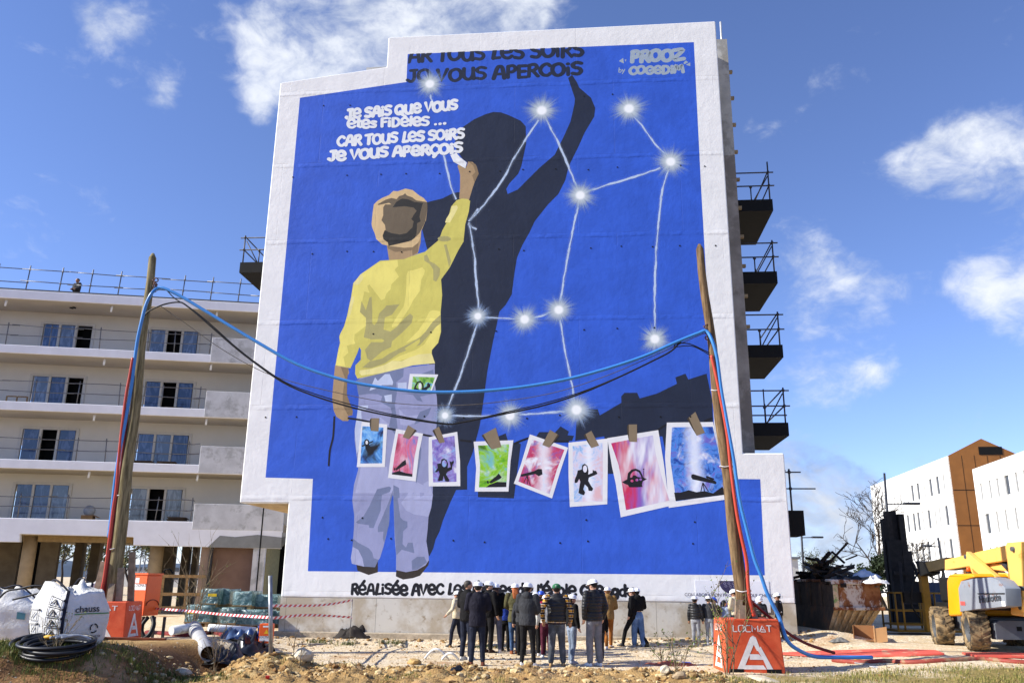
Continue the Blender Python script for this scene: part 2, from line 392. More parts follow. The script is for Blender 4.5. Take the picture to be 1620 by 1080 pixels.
# stones and clods nobody could count
def scatter_rocks(name, n, place, mats, size, seed):
    rr = random.Random(seed); mb = MB()
    ico = bmesh.new(); bmesh.ops.create_icosphere(ico, subdivisions=1, radius=1); iv = [v.co.copy() for v in ico.verts]; jf = [[v.index for v in f.verts] for f in ico.faces]; ico.free()
    for i in range(n):
        x, y = place(rr); s = size(rr); z = hz(x, y)
        a = rr.random()*6.28; ca_, sa = math.cos(a), math.sin(a); sx, sy, sz = s*rr.uniform(.7,1.3), s*rr.uniform(.6,1.1), s*rr.uniform(.45,.85)
        mb.m = rr.randrange(len(mats)); vs = []
        for p in iv:
            k = rr.uniform(.75, 1.15); px, py, pz = p.x*sx*k, p.y*sy*k, p.z*sz*k
            vs.append((x+px*ca_-py*sa, y+px*sa+py*ca_, z+pz+sz*.25))
        mb.add(vs, jf)
    o = mb.solo(name, mats, None, None, kind='stuff', org=(0, 20, 0)); return o
M_stone = [mat('limestone_a', (200,186,160), .9, var=.3), mat('limestone_b', (172,150,118), .9, var=.3), mat('clod_earth', (158,124,78), .95, var=.35, vs=15)]
M_clod = [mat('clod_yellow', (178,146,94), .95, var=.35, vs=12, bump=.5, bs=40), mat('clod_brown', (128,96,58), .95, var=.35, vs=12, bump=.5, bs=40), mat('clod_pale', (202,178,132), .95, var=.3, vs=12)]
scatter_rocks('earth_clods', 2400, lambda r: (r.uniform(-7, 4.4), r.triangular(15.5, 19.4, 18)), M_clod, lambda r: .018+.075*r.random()**3.2, 11)
scatter_rocks('loose_gravel', 2600, lambda r: (r.uniform(-7.5, 9), r.uniform(19.5, 24.8)), M_stone, lambda r: .010+.028*r.random()**3, 12)
scatter_rocks('wall_foot_rubble', 700, lambda r: (r.uniform(-7, 8.5), r.triangular(23.9, 25.3, 24.9)-.087*0), M_stone, lambda r: .018+.07*r.random()**3, 13)
scatter_rocks('bank_stones', 600, lambda r: (r.uniform(-11, -6), r.uniform(13.5, 19)), M_clod+M_stone[:1], lambda r: .014+.04*r.random()**3, 14)
scatter_rocks('grass_stones', 420, lambda r: (r.uniform(4, 14), r.uniform(15.5, 20.5)), M_stone, lambda r: .012+.035*r.random()**3, 15)

# grass blades
def grass_field(name, n, place, mats, hmin, hmax, seed):
    rr = random.Random(seed); mb = MB()
    for i in range(n):
        x, y = place(rr); z = hz(x, y)-.01
        for k in range(3):
            h = rr.uniform(hmin, hmax); a = rr.random()*6.28; w = rr.uniform(.003,.007); l = rr.uniform(.1,.8)*h
            bx, by = x+rr.gauss(0,.03), y+rr.gauss(0,.03); dx, dy = math.cos(a), math.sin(a)
            mb.m = rr.randrange(len(mats))
            mb.add([(bx-dy*w,by+dx*w,z),(bx+dy*w,by-dx*w,z),(bx+dx*l*.4+dy*w*.7,by+dy*l*.4-dx*w*.7,z+h*.6),(bx+dx*l*.4-dy*w*.7,by+dy*l*.4+dx*w*.7,z+h*.6),(bx+dx*l,by+dy*l,z+h)], [(0,1,2,3),(3,2,4)])
    return mb.solo(name, mats, None, None, kind='stuff', org=(0, 20, 0))
M_grass = [mat('grass_green', (84,96,38), .8), mat('grass_olive', (122,122,58), .8), mat('grass_straw', (168,150,92), .85)]
def clump(cx, cy, sx, sy):
    return lambda r: (r.gauss(cx, sx), r.gauss(cy, sy))
_gc = [(random.Random(i).uniform(4.2, 13.5), random.Random(i+99).uniform(15.6, 19.2)) for i in range(46)]
grass_field('right_foreground_grass', 3600, lambda r: (lambda c: (c[0]+r.gauss(0,.45), c[1]+r.gauss(0,.25)))(r.choice(_gc)), M_grass+M_grass[1:], .03, .10, 21)
_gl = [(random.Random(i+7).uniform(-11, -6.2), random.Random(i+88).uniform(15.7, 17.6)) for i in range(16)]
grass_field('left_bank_grass', 4200, lambda r: (lambda c: (c[0]+r.gauss(0,.5), c[1]+r.gauss(0,.22)))(r.choice(_gl)), M_grass[:2]+M_grass[:1], .04, .15, 22)
_gd = [(random.Random(i+5).uniform(-7, 4), random.Random(i+66).uniform(15.6, 19)) for i in range(14)]
grass_field('soil_weeds', 420, lambda r: (lambda c: (c[0]+r.gauss(0,.18), c[1]+r.gauss(0,.12)))(r.choice(_gd)), M_grass, .03, .12, 23)
_gw = [(-4.4,24.5),(-.6,24.3),(-3.2,24.6),(-5.2,24.6)]
grass_field('wall_foot_weeds', 260, lambda r: (lambda c: (c[0]+r.gauss(0,.2), c[1]+r.gauss(0,.08)))(r.choice(_gw)), M_grass[:1], .05, .14, 24)
# ------------------------------------------------------------------ the mural building
WTH = R(-5.0); WO = Vector((0, 25.5, 0)); WU = Vector((math.cos(WTH), math.sin(WTH), 0)); WNB = Vector((-math.sin(WTH), math.cos(WTH), 0))  # WNB: into the building
def wpt(px, py, depth=0.0):
    # pixel -> (along wall, height) on the plane parallel to the gable, 'depth' metres behind it
    d = ray(px, py); o = WO+WNB*depth; t = (o-CAM).dot(WNB)/d.dot(WNB); q = CAM+d*t-WO
    return (q.dot(WU), q.z)
def wp(pts, sc=None, ox=0, oy=0):
    if sc: pts = [(x/sc+ox, y/sc+oy) for x, y in pts]
    return [wpt(*p) for p in pts]
BLD = thing('mural_building', 'tall concrete apartment block whose blind gable carries the blue mural', 'building', WO, WTH)
# wall plaster with the formwork joints and trowel marks of the photographed gable
def wall_nodes(t, base, amt=1.0, var=.05, joint=.82):
    o = t.tc.outputs['Object']
    s = t.n('ShaderNodeSeparateXYZ'); t.l(o, s.inputs[0])
    br = t.n('ShaderNodeTexBrick'); br.offset = .37
    mpn = t.n('ShaderNodeMapping'); t.l(o, mpn.inputs[0]); mpn.inputs['Rotation'].default_value = (R(90), 0, 0); mpn.inputs['Location'].default_value = (.6, 1.22, 0)
    cmb = t.n('ShaderNodeCombineXYZ'); t.l(s.outputs[0], cmb.inputs[0]); t.l(t.math('ADD', s.outputs[2], -1.42), cmb.inputs[1])
    t.l(cmb.outputs[0], br.inputs['Vector']); br.inputs['Scale'].default_value = 1; br.inputs['Brick Width'].default_value = 3.35; br.inputs['Row Height'].default_value = 2.8; br.inputs['Mortar Size'].default_value = .011; br.inputs['Mortar Smooth'].default_value = .3
    gap = t.math('MULTIPLY', br.outputs['Fac'], t.rng(t.noise(1.1, 3), .42, .62))
    # ridge along each storey joint
    zz = t.math('FRACT', t.math('DIVIDE', t.math('ADD', s.outputs[2], t.math('MULTIPLY_ADD', t.noise(.8, 3), .12, -1.30)), 2.8))
    ridge = t.math('SUBTRACT', t.rng(zz, .0, .022), t.rng(zz, .028, .07))
    tro = t.noise(2.6, 6, .6); gri = t.noise(22, 4, .6); bl = t.noise(.9, 4, .6); lump = t.noise(7, 3, .55)
    h = t.math('ADD', t.math('MULTIPLY', tro, .9), t.math('MULTIPLY', gri, .10)); h = t.math('ADD', h, t.math('MULTIPLY', lump, .30))
    h = t.math('ADD', h, t.math('MULTIPLY', t.math('MULTIPLY', ridge, t.rng(t.noise(1.3, 3), .38, .62, .25, 1.)), .62)); h = t.math('SUBTRACT', h, t.math('MULTIPLY', gap, .8))
    t.bump(h, .40*amt, .034)
    c = t.mix(t.rng(bl, .3, .7), tuple(x*(1-var) for x in base), tuple(min(1., x*(1+var)) for x in base))
    st_ = t.rng(t.noise(2.4, 6, .66, t.mapv((1.6,1,.35))), .46, .66); c = t.mix(t.math('MULTIPLY', st_, .30 if var > .05 else .10), c, tuple(x*.78 for x in base))
    c = t.mix(t.math('MULTIPLY', t.math('MULTIPLY', ridge, t.rng(t.noise(1.7, 4), .42, .62)), .16), c, tuple(x*.62 for x in base))
    c = t.mix(t.math('MULTIPLY', gap, 1-joint), c, tuple(x*.25 for x in base))
    return c
_pm = {}
def paint(rgb, name, amt=1.0, var=.06, rough=.62):
    if name in _pm: return _pm[name]
    t = NT('paint_'+name); c = wall_nodes(t, rgb if max(rgb) <= 1 else lin(rgb), amt, var); _pm[name] = t.done(c, rough, 0, .25); return _pm[name]
WHITE = (.82, .815, .80)
P_white = paint(WHITE, 'white_wall', 1.0, .04)
P_blue = paint((.034, .112, .585), 'mural_blue', 1.0, .10)
P_navy = paint((36,44,64), 'navy', .8, .12)
ow = [(443.7,131),(610,106.5),(615,60),(1132,34),(1175,716.5),(1241.8,716.5),(1258,950)]
s0, s1, s2, s3, s4 = -8.32, -6.78, 6.9, 8.08, -4.52
zt = [18.61, 19.08, 20.28, 20.36]
outline = [(s1, 1.24), (s3, 1.24), (s3, 5.48), (s2, 5.48), (s2, zt[3]), (s4, zt[2]), (s4, zt[1]), (s0, zt[0]), (s0, 3.985), (s1, 3.985)]
PW = lambda x, z, y: (x, y, z)
mb = MB(); mb.prism(outline, PW, 0.0, .32); bevel(mb.build('gable_wall', P_white, BLD), .03)
t = NT('raw_concrete_base'); o_ = t.tc.outputs['Object']
c = t.mix(t.rng(t.noise(.75, 6, .62), .42, .6), lin((176,164,144)), lin((204,200,190))); c = t.mix(t.rng(t.noise(5, 6, .6), .55, .75), c, lin((150,136,114)))
br = t.n('ShaderNodeTexBrick'); br.offset = 0; t.l(t.mapv((1,1,1), (1.2, 0, 0), (R(90),0,0)), br.inputs['Vector']); br.inputs['Scale'].default_value = 1; br.inputs['Brick Width'].default_value = 2.7; br.inputs['Row Height'].default_value = 40; br.inputs['Mortar Size'].default_value = .008
c = t.mix(t.math('MULTIPLY', br.outputs['Fac'], .6), c, lin((96,88,78))); t.bump(t.noise(16, 6, .6), .25, .02); M_base = t.done(c, .85, 0, .2)
mb = MB(); mb.box(s1, s3, .012, .33, -.4, 1.238); mb.build('concrete_base', M_base, BLD)
mb = MB(); mb.box(s1-.10, s3+.03, -.10, .010, -.4, .30); bevel(mb.build('footing', mat('footing_concrete', (176,162,140), .9, bump=.4, bs=14, bd=.03), BLD), .03)
M_conc = mat('raw_concrete', (188,186,180), .85, var=.2, vs=1.6, bump=.25, bs=18, dirt=(150,147,140), dirt_amt=.35, dirt_scale=1.0)
M_cdark = mat('dark_concrete', (158,152,146), .85, var=.25, vs=1.6, bump=.25, bs=18, dirt=(132,126,120), dirt_amt=.4, dirt_scale=1.0)
# volumes behind the gable
mb = MB(); mb.prism([(s1+.15, .0), (s3-.12, .0), (s3-.12, 5.3), (s2-.12, 5.3), (s2-.12, 20.0), (s4+.15, 19.9), (s4+.15, 18.8), (s0+.2, 18.35), (s0+.2, 4.3), (s1+.15, 4.3)], PW, .325, 13); mb.build('block_volume', M_conc, BLD)
mb = MB(); mb.box(s0+.02, s1-.002, .325, 14.5, 3.99, 4.28); mb.build('overhang_soffit', mat('soffit_timber', (186,158,118), .8, vs=3), BLD)
# recessed pier with lit head and the dark seam beside the gable
mb = MB(); PX = wpt(1192,680,1.25)[0]; mb.box(6.93, PX, 1.25, 1.80, 5.2, wpt(1150,62,1.25)[1]); pier = mb.build('concrete_pier', M_conc, BLD)
mb = MB(); mb.box(6.93, PX-.004, 1.243, 1.249, 5.2, 15.9); mb.build('shade_face', M_cdark, pier)  # thin darker sheet: shade below the pier head, put into the colour
for k in range(10):
    z = 19.2-k*1.05; mb = MB(); mb.box(PX, PX+.14, 1.36, 1.48, z, z+.10); mb.build('pier_bracket', mat('rusted_bracket', (150,132,104), .8) if k == 0 else bpy.data.materials['rusted_bracket'], pier)
mb = MB(); mb.tube([(PX-.14,1.5,20.0),(PX-.14,1.5,21.4)], .035); mb.build('roof_post', mat('zinc_post', (196,196,194), .5, .3), BLD)
mb = MB(); mb.box(-5.6, -4.55, 1.2, 1.6, 18.3, 19.9); mb.build('roof_upstand', M_conc, BLD)
mb = MB(); mb.tube([(6.93,.40,18.3),(6.93,.40,12.0),(6.93,.40,5.5)], .02); mb.build('downpipe_cable', mat('lilac_cable', (150,130,180), .6), BLD)
M_black = mat('bitumen_black', (12,12,13), .8, var=.3, vs=4)
M_steel = mat('scaffold_steel', (120,120,122), .45, .7, .5, var=.3, vs=20)
M_dsteel = mat('dark_tube_steel', (70,70,74), .5, .6, .4, var=.3, vs=20)
# balconies that stand out past the right flank, each with a scaffold guardrail
def side_balcony(z, sgn, sx, w, y0, y1, full=True):
    mb = MB(); x0, x1 = sx, sx+sgn*w
    mb.prism([(x0, z), (x1, z), (x1, z-.42), (x0, z-.42)], PW, y0, y1)
    b = mb.build('balcony_slab', M_black, BLD)
    g = MB(); xe = x1-sgn*.06
    for q in ((1.05,0),(.55,0)):
        g.tube([(x0-sgn*.1, y0+.1, z+q[0]), (x1+sgn*.12, y0+.1, z+q[0])], .024, 6)
    if z < 9: g.tube([(x0, y0+.1, z+.25), (x1, y0+.1, z+.25)], .024, 6)
    g.tube([(xe, y0+.1, z-.05), (xe, y0+.1, z+1.45 if z > 14 else z+1.15)], .026, 6)
    g.tube([(xe-sgn*.62, y0+.1, z), (xe-sgn*.62, y0+.1, z+(1.1 if z < 9 else .5))], .022, 6)
    g.tube([(xe, y0+.1, z+1.1), (xe, y1-.1, z+1.05)], .024, 6); g.tube([(xe, y0+.1, z+.55), (xe, y1-.1, z+.5)], .024, 6)
    g.tube([(xe, y1-.1, z), (xe, y1-.1, z+1.2)], .026, 6)
    g.tube([(xe-sgn*.55, y0+.3, z), (xe+sgn*.02, y0+.3, z+1.0)], .022, 6)
    for cx, cz in ((xe, z+1.05), (xe, z+.55), (xe-sgn*.62, z+.5)): g.ball((cx, y0+.08, cz), .055, nu=6, nv=4)
    g.build('guardrail', M_dsteel, b)
    return b
for k, (px, py) in enumerate(((1222,315),(1229,429),(1238,545),(1247,668))):
    s_, z_ = wpt(px, py, 1.55); side_balcony(z_, 1, 7.05, s_-7.05, 1.55, 4.6)
s_, z_ = wpt(380, 415, 4.0); side_balcony(z_, -1, -8.1, -8.1-s_, 4.0, 8.2)
# scaffold bracket and small platform beyond the low right corner
mb = MB(); s_, z_ = wpt(1250, 770, 1.2); mb.tube([(s_, 1.2, z_-1.2), (s_, 1.2, z_+.55)], .03, 6)
for dz, dx in ((.45,.35),(-.05,.75),(.5,-.1)): mb.tube([(s_-.12, 1.2, z_+dz), (s_+dx, 1.2, z_+dz)], .022, 6)
mb.ball((s_, 1.18, z_-.05), .06, nu=6, nv=4); mb.ball((s_, 1.18, z_+.45), .06, nu=6, nv=4)
mb.build('corner_scaffold', M_dsteel, BLD)
mb = MB(); mb.box(s3-.1, s_+.28, .95, 2.1, z_-1.45, z_-.72); mb.build('corner_platform', M_black, BLD)

# ---------------------------------------------------------------- the painting, colour over colour
OS = .12   # paint films: a fraction of a millimetre each
lay = lambda off: (lambda x, z: (x, -off*OS, z))
blue = wp([(474.5,155),(643,130),(645,86),(1097.7,67),(1108.8,290),(1123,540),(1134,757),(1202.8,757.6),(1210,909.5),(487,903),(495,757),(420,755)])
mb = MB(); mb.sheet(blue, lay(.003)); MUR = mb.build('mural', P_blue, BLD)
def P(name, pts, m, off, sc=None, ox=0, oy=0, smooth=0):
    if sc: pts = [(x/sc+ox, y/sc+oy) for x, y in pts]
    if smooth: pts = [(p[0], p[1]) for p in catmull([(x, y, 0) for x, y in pts], smooth, True)]
    mb = MB(); mb.sheet([wpt(*p) for p in pts], lay(off)); return mb.build(name, m, MUR)
Z = lambda pts, sc, ox, oy: [(x/sc+ox, y/sc+oy) for x, y in pts]
shadow = ([(732,252),(722,237),(720,224),(726,208),(734,200),(750,189),(768,181)]+Z([(0,630),(50,632),(100,650),(175,685),(207,720),(210,830),(180,970),(160,1020),(105,1080)],4,780,20)+[(801,299),(803,307),(819,300),(853,266)]
  +Z([(390,900),(440,800),(490,690),(515,580),(518,545),(500,490),(475,415),(500,395),(530,440),(545,475),(620,540),(647,605),(640,660),(580,760),(540,850),(490,950),(460,1020)],4,780,20)
  +Z([(362,0),(340,90),(300,170),(240,230),(165,325),(135,390),(95,460),(65,530),(50,620),(35,740),(0,800)],3.6,800,260)+[(790,493),(785,518),(780,540),(771.6,584),(763,647),(759,673),(748,715),(739,738),(738,773),(722,774),(713,793),(701,822),(695.5,840),(689,853),(685.5,867),(679,880),(670,850),(672,700),(680,560),(690,450),(672,380),(660,330),(675.5,320),(700,314),(716,306),(725,304),(744,306),(746,262)])
P('painted_shadow', shadow, P_navy, .006)
P('painted_shadow', [(700,700),(739,690),(739,774),(690,776)], P_navy, .0065)
P('painted_houses', [(910,697),(912,666.7),(931,646.7),(945.6,647),(949,656.7),(983,636.7),(982.7,626.7),(988,621),(1008,621),(1012,630),(1040,622),(1071,606.7),(1068.4,596.7),(1084.4,590.7),(1089,600),(1117.8,590.7),(1126.7,633),(1129,690),(1075,744),(1058,744),(1048,690),(985,690),(976,749),(962,749),(956,690)], P_navy, .006)
P('painted_card_shadow', [(757,720),(820,700),(824,702),(813,788),(756,786)], P_navy, .006)
P('painted_card_shadow', [(788,690),(800,685),(805,702),(790,708)], P_navy, .0065)
P('painted_card_shadow', [(846,694),(853,683),(869,683),(876,686),(886.7,674),(900,682),(898,688),(908,689),(905,697),(885,697)], P_navy, .006)
# jeans and shoes
P_jean = paint((152,156,192), 'jeans_lavender', .8); P_jmid = paint((118,128,160), 'jeans_slate', .8); P_jlt = paint((196,206,230), 'jeans_pale', .8); P_jhi = paint((170,174,208), 'jeans_light', .8)
P_shoe = paint((58,51,46), 'shoe_brown', .8)
a5 = (4.5, 500, 540); a7 = (4.5, 500, 740)
P('painted_shoe', [(285,680),(340,690),(395,702),(430,680),(440,660),(440,740),(375,760),(295,730)], P_shoe, .006, *a7)
P('painted_shoe', [(572,715),(650,730),(720,712),(770,680),(806,655),(800,690),(740,765),(690,782),(620,792),(568,770)], P_shoe, .006, *a7)
jeans = (Z([(845,160),(845,300),(860,400),(865,500),(850,700),(835,850),(830,1080)],*a5)+Z([(820,280),(800,350),(795,430),(785,520),(800,610),(803,655),(780,690),(720,725),(640,740),(570,725),(570,620),(560,500),(555,350),(550,200),(545,190),(525,270),(522,380),(500,480),(480,560),(455,640),(440,660),(420,705),(340,700),(255,680),(248,640),(260,560),(270,420),(272,340),(258,230),(270,120),(300,10)],*a7)+Z([(300,900),(275,700),(275,620),(300,480),(305,380),(285,280),(360,240),(500,210),(640,185)],*a5))
P('painted_jeans', jeans, P_jean, .009)
P('jeans_fold', [(285,278),(450,225),(625,190),(620,250),(570,290),(575,370),(560,450),(575,550),(560,580),(530,470),(460,430),(470,390),(440,375),(380,372),(302,382)], P_jmid, .011, *a5)
P('jeans_fold', [(600,370),(760,362),(840,330),(830,372),(740,392),(760,430),(720,418),(690,380),(640,372)], P_jmid, .011, *a5)
P('jeans_fold', [(690,250),(835,200),(838,235),(700,290)], P_jmid, .011, *a5)
P('jeans_fold', [(740,500),(820,470),(800,520),(745,570),(700,590),(720,540)], P_jmid, .011, *a5)
P('jeans_fold', [(540,500),(575,560),(585,680),(560,660),(520,600)], P_jmid, .0115, *a5)
P('jeans_fold', [(700,960),(735,740),(750,760),(745,830),(715,1010)], P_jmid, .011, *a5)
P('jeans_fold', [(300,560),(460,540),(520,590),(480,640),(400,620),(330,660)], P_jhi, .0108, *a5)
P('jeans_fold', [(590,480),(640,530),(760,520),(740,560),(650,600),(600,590)], P_jhi, .0108, *a5)
P('jeans_fold', [(320,890),(505,890),(515,970),(600,985),(720,1000),(800,1040),(805,1075),(400,1078),(280,1078)], P_jhi, .0105, *a5)
for q in ([(380,350),(420,255),(440,280),(490,232),(525,232),(550,290),(545,310),(470,310),(440,330)], [(485,385),(540,375),(540,430),(495,430)], [(580,295),(645,290),(645,355),(585,350)], [(300,460),(370,455),(372,480),(322,490),(325,570),(330,700),(290,800),(275,640)]):
    P('jeans_highlight', q, P_jlt, .013, *a5)
for q in ([(435,150),(520,130),(535,140),(525,170),(470,190),(462,250),(460,300),(410,425),(380,425),(375,405),(300,395),(283,385),(340,340),(380,270)],
          [(550,120),(590,140),(595,210),(580,215),(600,350),(622,372),(650,380),(650,420),(620,450),(615,540),(640,565),(655,530),(688,530),(700,605),(610,580),(572,620),(560,450),(556,330),(550,200)],
          [(548,150),(545,195),(525,255),(520,400),(497,480),(485,530),(475,500),(480,450),(440,455),(440,420),(480,330),(522,230)],
          [(262,500),(300,530),(375,570),(400,600),(410,640),(445,652),(420,705),(340,700),(330,640),(300,580),(262,560)],
          [(680,660),(720,630),(770,630),(790,670),(720,720),(685,725)]):
    P('jeans_fold', q, P_jmid, .0115, *a7)
P('jeans_highlight', [(262,562),(300,580),(330,640),(342,700),(255,680),(248,640)], P_jhi, .0118, *a7)
P('jeans_fold', [(605,248),(650,190),(680,135),(692,185),(730,120),(742,210),(770,190),(765,110),(800,90),(832,190),(820,280),(800,345),(700,330),(640,300)], P_jhi, .0108, *a7)
# sweater
P_yel = paint((211,201,102), 'sweater_yellow', .8); P_ybr = paint((238,225,120), 'sweater_bright', .8); P_yol = paint((176,168,108), 'sweater_olive', .8); P_ypl = paint((240,228,150), 'sweater_pale', .8)
b4 = (4.5, 520, 400); b5 = (5.4, 560, 280); b3 = (3.6, 500, 260)
sw = (Z([(365,548),(415,545),(500,540),(580,510),(620,498),(700,430),(720,375),(745,330),(770,240),(800,205),(830,195),(862,198),(878,208),(870,270),(850,340),(840,440),(810,490),(760,590),(712,655)],*b3)
  +Z([(808,300),(797,420),(800,560),(780,640),(735,690),(733,730),(757,785),(600,800),(500,825),(380,855),(250,885),(205,895),(188,860),(190,800),(228,760),(230,690),(218,670),(205,710),(155,820),(48,800),(70,680),(80,640),(75,600),(80,580),(110,520),(130,450),(160,310),(175,215),(230,150),(357,62)],*b4))
P('painted_sweater', sw, P_yel, .015)
P('sweater_light', [(360,64),(490,50),(495,95),(470,120),(500,170),(445,225),(440,260),(410,290),(400,325),(375,338),(340,290),(290,225),(275,235),(290,285),(255,275),(240,340),(230,345),(222,420),(265,465),(265,520),(185,580),(180,620),(190,645),(130,660),(140,710),(105,740),(120,812),(50,800),(72,680),(82,640),(77,590),(112,520),(132,450),(162,310),(177,215),(231,152)], P_ybr, .0165, *b4)
P('sweater_light', [(555,160),(565,130),(635,115),(665,102),(685,125),(680,150),(660,190),(650,270),(600,340),(570,400),(530,460),(490,520),(450,530),(450,515),(500,430),(535,380),(550,300)], P_ybr, .0165, *b4)
P('sweater_light', [(720,415),(740,407),(795,415),(797,440),(760,470),(720,530),(680,580),(620,615),(550,640),(600,590),(640,550),(680,490)], P_ybr, .0165, *b4)
P('sweater_light', [(798,500),(798,560),(778,640),(735,690),(733,718),(580,745),(500,768),(450,765),(500,735),(620,690),(680,650),(720,590),(760,530)], P_ybr, .0168, *b4)
P('sweater_hem', [(222,835),(300,825),(400,795),(450,767),(520,770),(580,742),(640,722),(733,715),(757,785),(600,800),(500,825),(380,855),(235,872),(217,855)], P_ypl, .018, *b4)
P('sweater_fold', [(305,310),(310,400),(310,500),(325,515),(345,490),(360,430),(400,390),(410,375),(505,365),(450,440),(400,460),(390,545),(440,560),(480,530),(545,460),(580,432),(600,450),(590,500),(520,570),(450,630),(445,670),(380,700),(300,770),(275,750),(258,690),(290,650),(303,635),(380,636),(397,624),(380,612),(300,615),(250,600),(265,520),(265,460),(222,420),(235,345),(265,410),(290,320)], P_yol, .018, *b4)
P('sweater_fold', [(240,815),(290,772),(380,752),(430,717),(550,657),(650,602),(690,560),(740,490),(797,440),(797,500),(760,530),(700,600),(650,655),(500,715),(400,785),(300,820)], P_yol, .0185, *b4)
P('sweater_fold', [(540,680),(650,610),(650,635),(610,680),(555,695)], P_yel, .020, *b4)
P('sweater_fold', [(680,20),(700,12),(720,60),(760,80),(792,110),(790,160),(765,205),(745,195),(745,120),(720,80),(680,55)], P_yol, .018, *b4)
P('sweater_fold', [(768,580),(790,575),(830,720),(812,770),(795,690)], P_yol, .018, *b5)
P('sweater_fold', [(772+58*math.cos(a*.5236), 528+24*math.sin(a*.5236)) for a in range(12)], P_yol, .018, *b5)
P('sweater_highlight', [(835,250),(880,242),(888,265),(850,340),(820,390),(778,390),(790,355),(825,300)], P_ypl, .018, *b5)
P('sweater_highlight', [(226,152),(240,150),(245,185),(215,225),(180,230),(181,212)], P_ypl, .018, *b4)
P('sweater_highlight', [(162,312),(180,310),(180,340),(155,440),(137,460),(141,430)], P_ypl, .018, *b4)
# skin, neck, head, hair
P_skin = paint((176,148,110), 'skin_tan', .8); P_skd = paint((140,118,88), 'skin_dark', .8); P_tan = paint((218,188,138), 'hair_tan', .8); P_hmid = paint((110,97,78), 'hair_brown', .8); P_hblk = paint((50,48,45), 'hair_black', .8)
P('painted_neck', [(280,580),(300,712),(350,714),(450,697),(546,652),(570,560),(575,460),(500,560)], P_skin, .014, *b5)
P('neck_shade', [(285,588),(440,600),(552,556),(546,642),(500,670),(497,625),(430,635),(350,640),(290,612)], P_skd, .0145, *b5)
P('painted_head', [(170,235),(200,205),(240,180),(300,155),(335,120),(375,122),(440,100),(500,112),(560,160),(595,180),(625,215),(628,260),(615,370),(575,460),(570,510),(550,560),(500,600),(430,605),(300,590),(240,575),(190,530),(180,490),(155,430),(150,400),(160,300)], P_tan, .018, *b5)
P('painted_hair', [(200,235),(270,195),(320,180),(365,190),(385,165),(420,155),(437,140),(455,160),(500,175),(530,200),(625,215),(628,260),(610,380),(560,480),(530,510),(490,545),(380,565),(300,590),(290,560),(250,530),(245,500),(270,450),(265,410),(235,370),(250,330),(250,260),(265,235),(320,235),(300,222),(210,240)], P_hmid, .020, *b5)
P('hair_shade', [(330,260),(360,215),(410,185),(460,190),(520,215),(590,222),(570,290),(560,340),(570,380),(540,395),(535,480),(520,520),(470,550),(320,585),(295,590),(290,560),(255,535),(245,500),(262,455),(320,480),(390,492),(450,480),(500,430),(510,380),(490,360),(510,325),(535,290),(510,262),(430,250)], P_hblk, .0215, *b5)
b1 = (4, 400, 20)
P('painted_hand', Z([(1297,965),(1330,955),(1352,975),(1362,943),(1390,945),(1415,970),(1430,1020),(1405,1070)],*b1)+Z([(890,140),(870,208),(815,196),(820,130),(820,60),(806,10)],*b3), P_skin, .014)
P('hand_shade', Z([(1365,943),(1410,960),(1430,1020),(1402,1075),(1388,1030),(1408,1010),(1395,968)],*b1), P_skd, .016)
P('painted_chalk', [(1250,903),(1288,888),(1310,915),(1354,950),(1345,987),(1270,945)], paint((238,240,240), 'chalk_white', .8), .058, *b1)
P('painted_hand', [(135,170),(230,188),(235,225),(215,260),(220,380),(245,450),(262,495),(258,525),(225,530),(238,545),(228,565),(190,565),(145,535),(125,490),(115,400),(120,330)], P_skin, .014, *a5)
P('hand_shade', [(176,180),(232,190),(222,270),(220,380),(262,495),(255,525),(228,525),(190,455),(190,380),(205,260)], P_skd, .016, *a5)

# brush strokes: constellation lines and the washing line
def stroke(name, pts, r, m, off, taper=False):
    pts = [wpt(*p) for p in pts]; c = catmull([(x, 0, z) for x, z in pts], 6)
    vs = []; n = len(c)
    for i, p in enumerate(c):
        d = c[min(i+1,n-1)]-c[max(i-1,0)]; d.normalize(); q = Vector((-d.z, 0, d.x)); k = r*(1-.6*abs(2*i/(n-1)-1)**3 if taper else 1)
        vs += [(p.x+q.x*k, -off*OS, p.z+q.z*k), (p.x-q.x*k, -off*OS, p.z-q.z*k)]
    mb = MB(); mb.add(vs, [(2*i, 2*i+1, 2*i+3, 2*i+2) for i in range(n-1)]); o = mb.build(name, m, MUR)
    uv = o.data.uv_layers.new(name='uv'); L = [0]
    for i in range(1, n): L.append(L[-1]+(c[i]-c[i-1]).length)
    for lp in o.data.loops: uv.data[lp.index].uv = (L[lp.vertex_index//2], 1-2*(lp.vertex_index % 2))
    return o
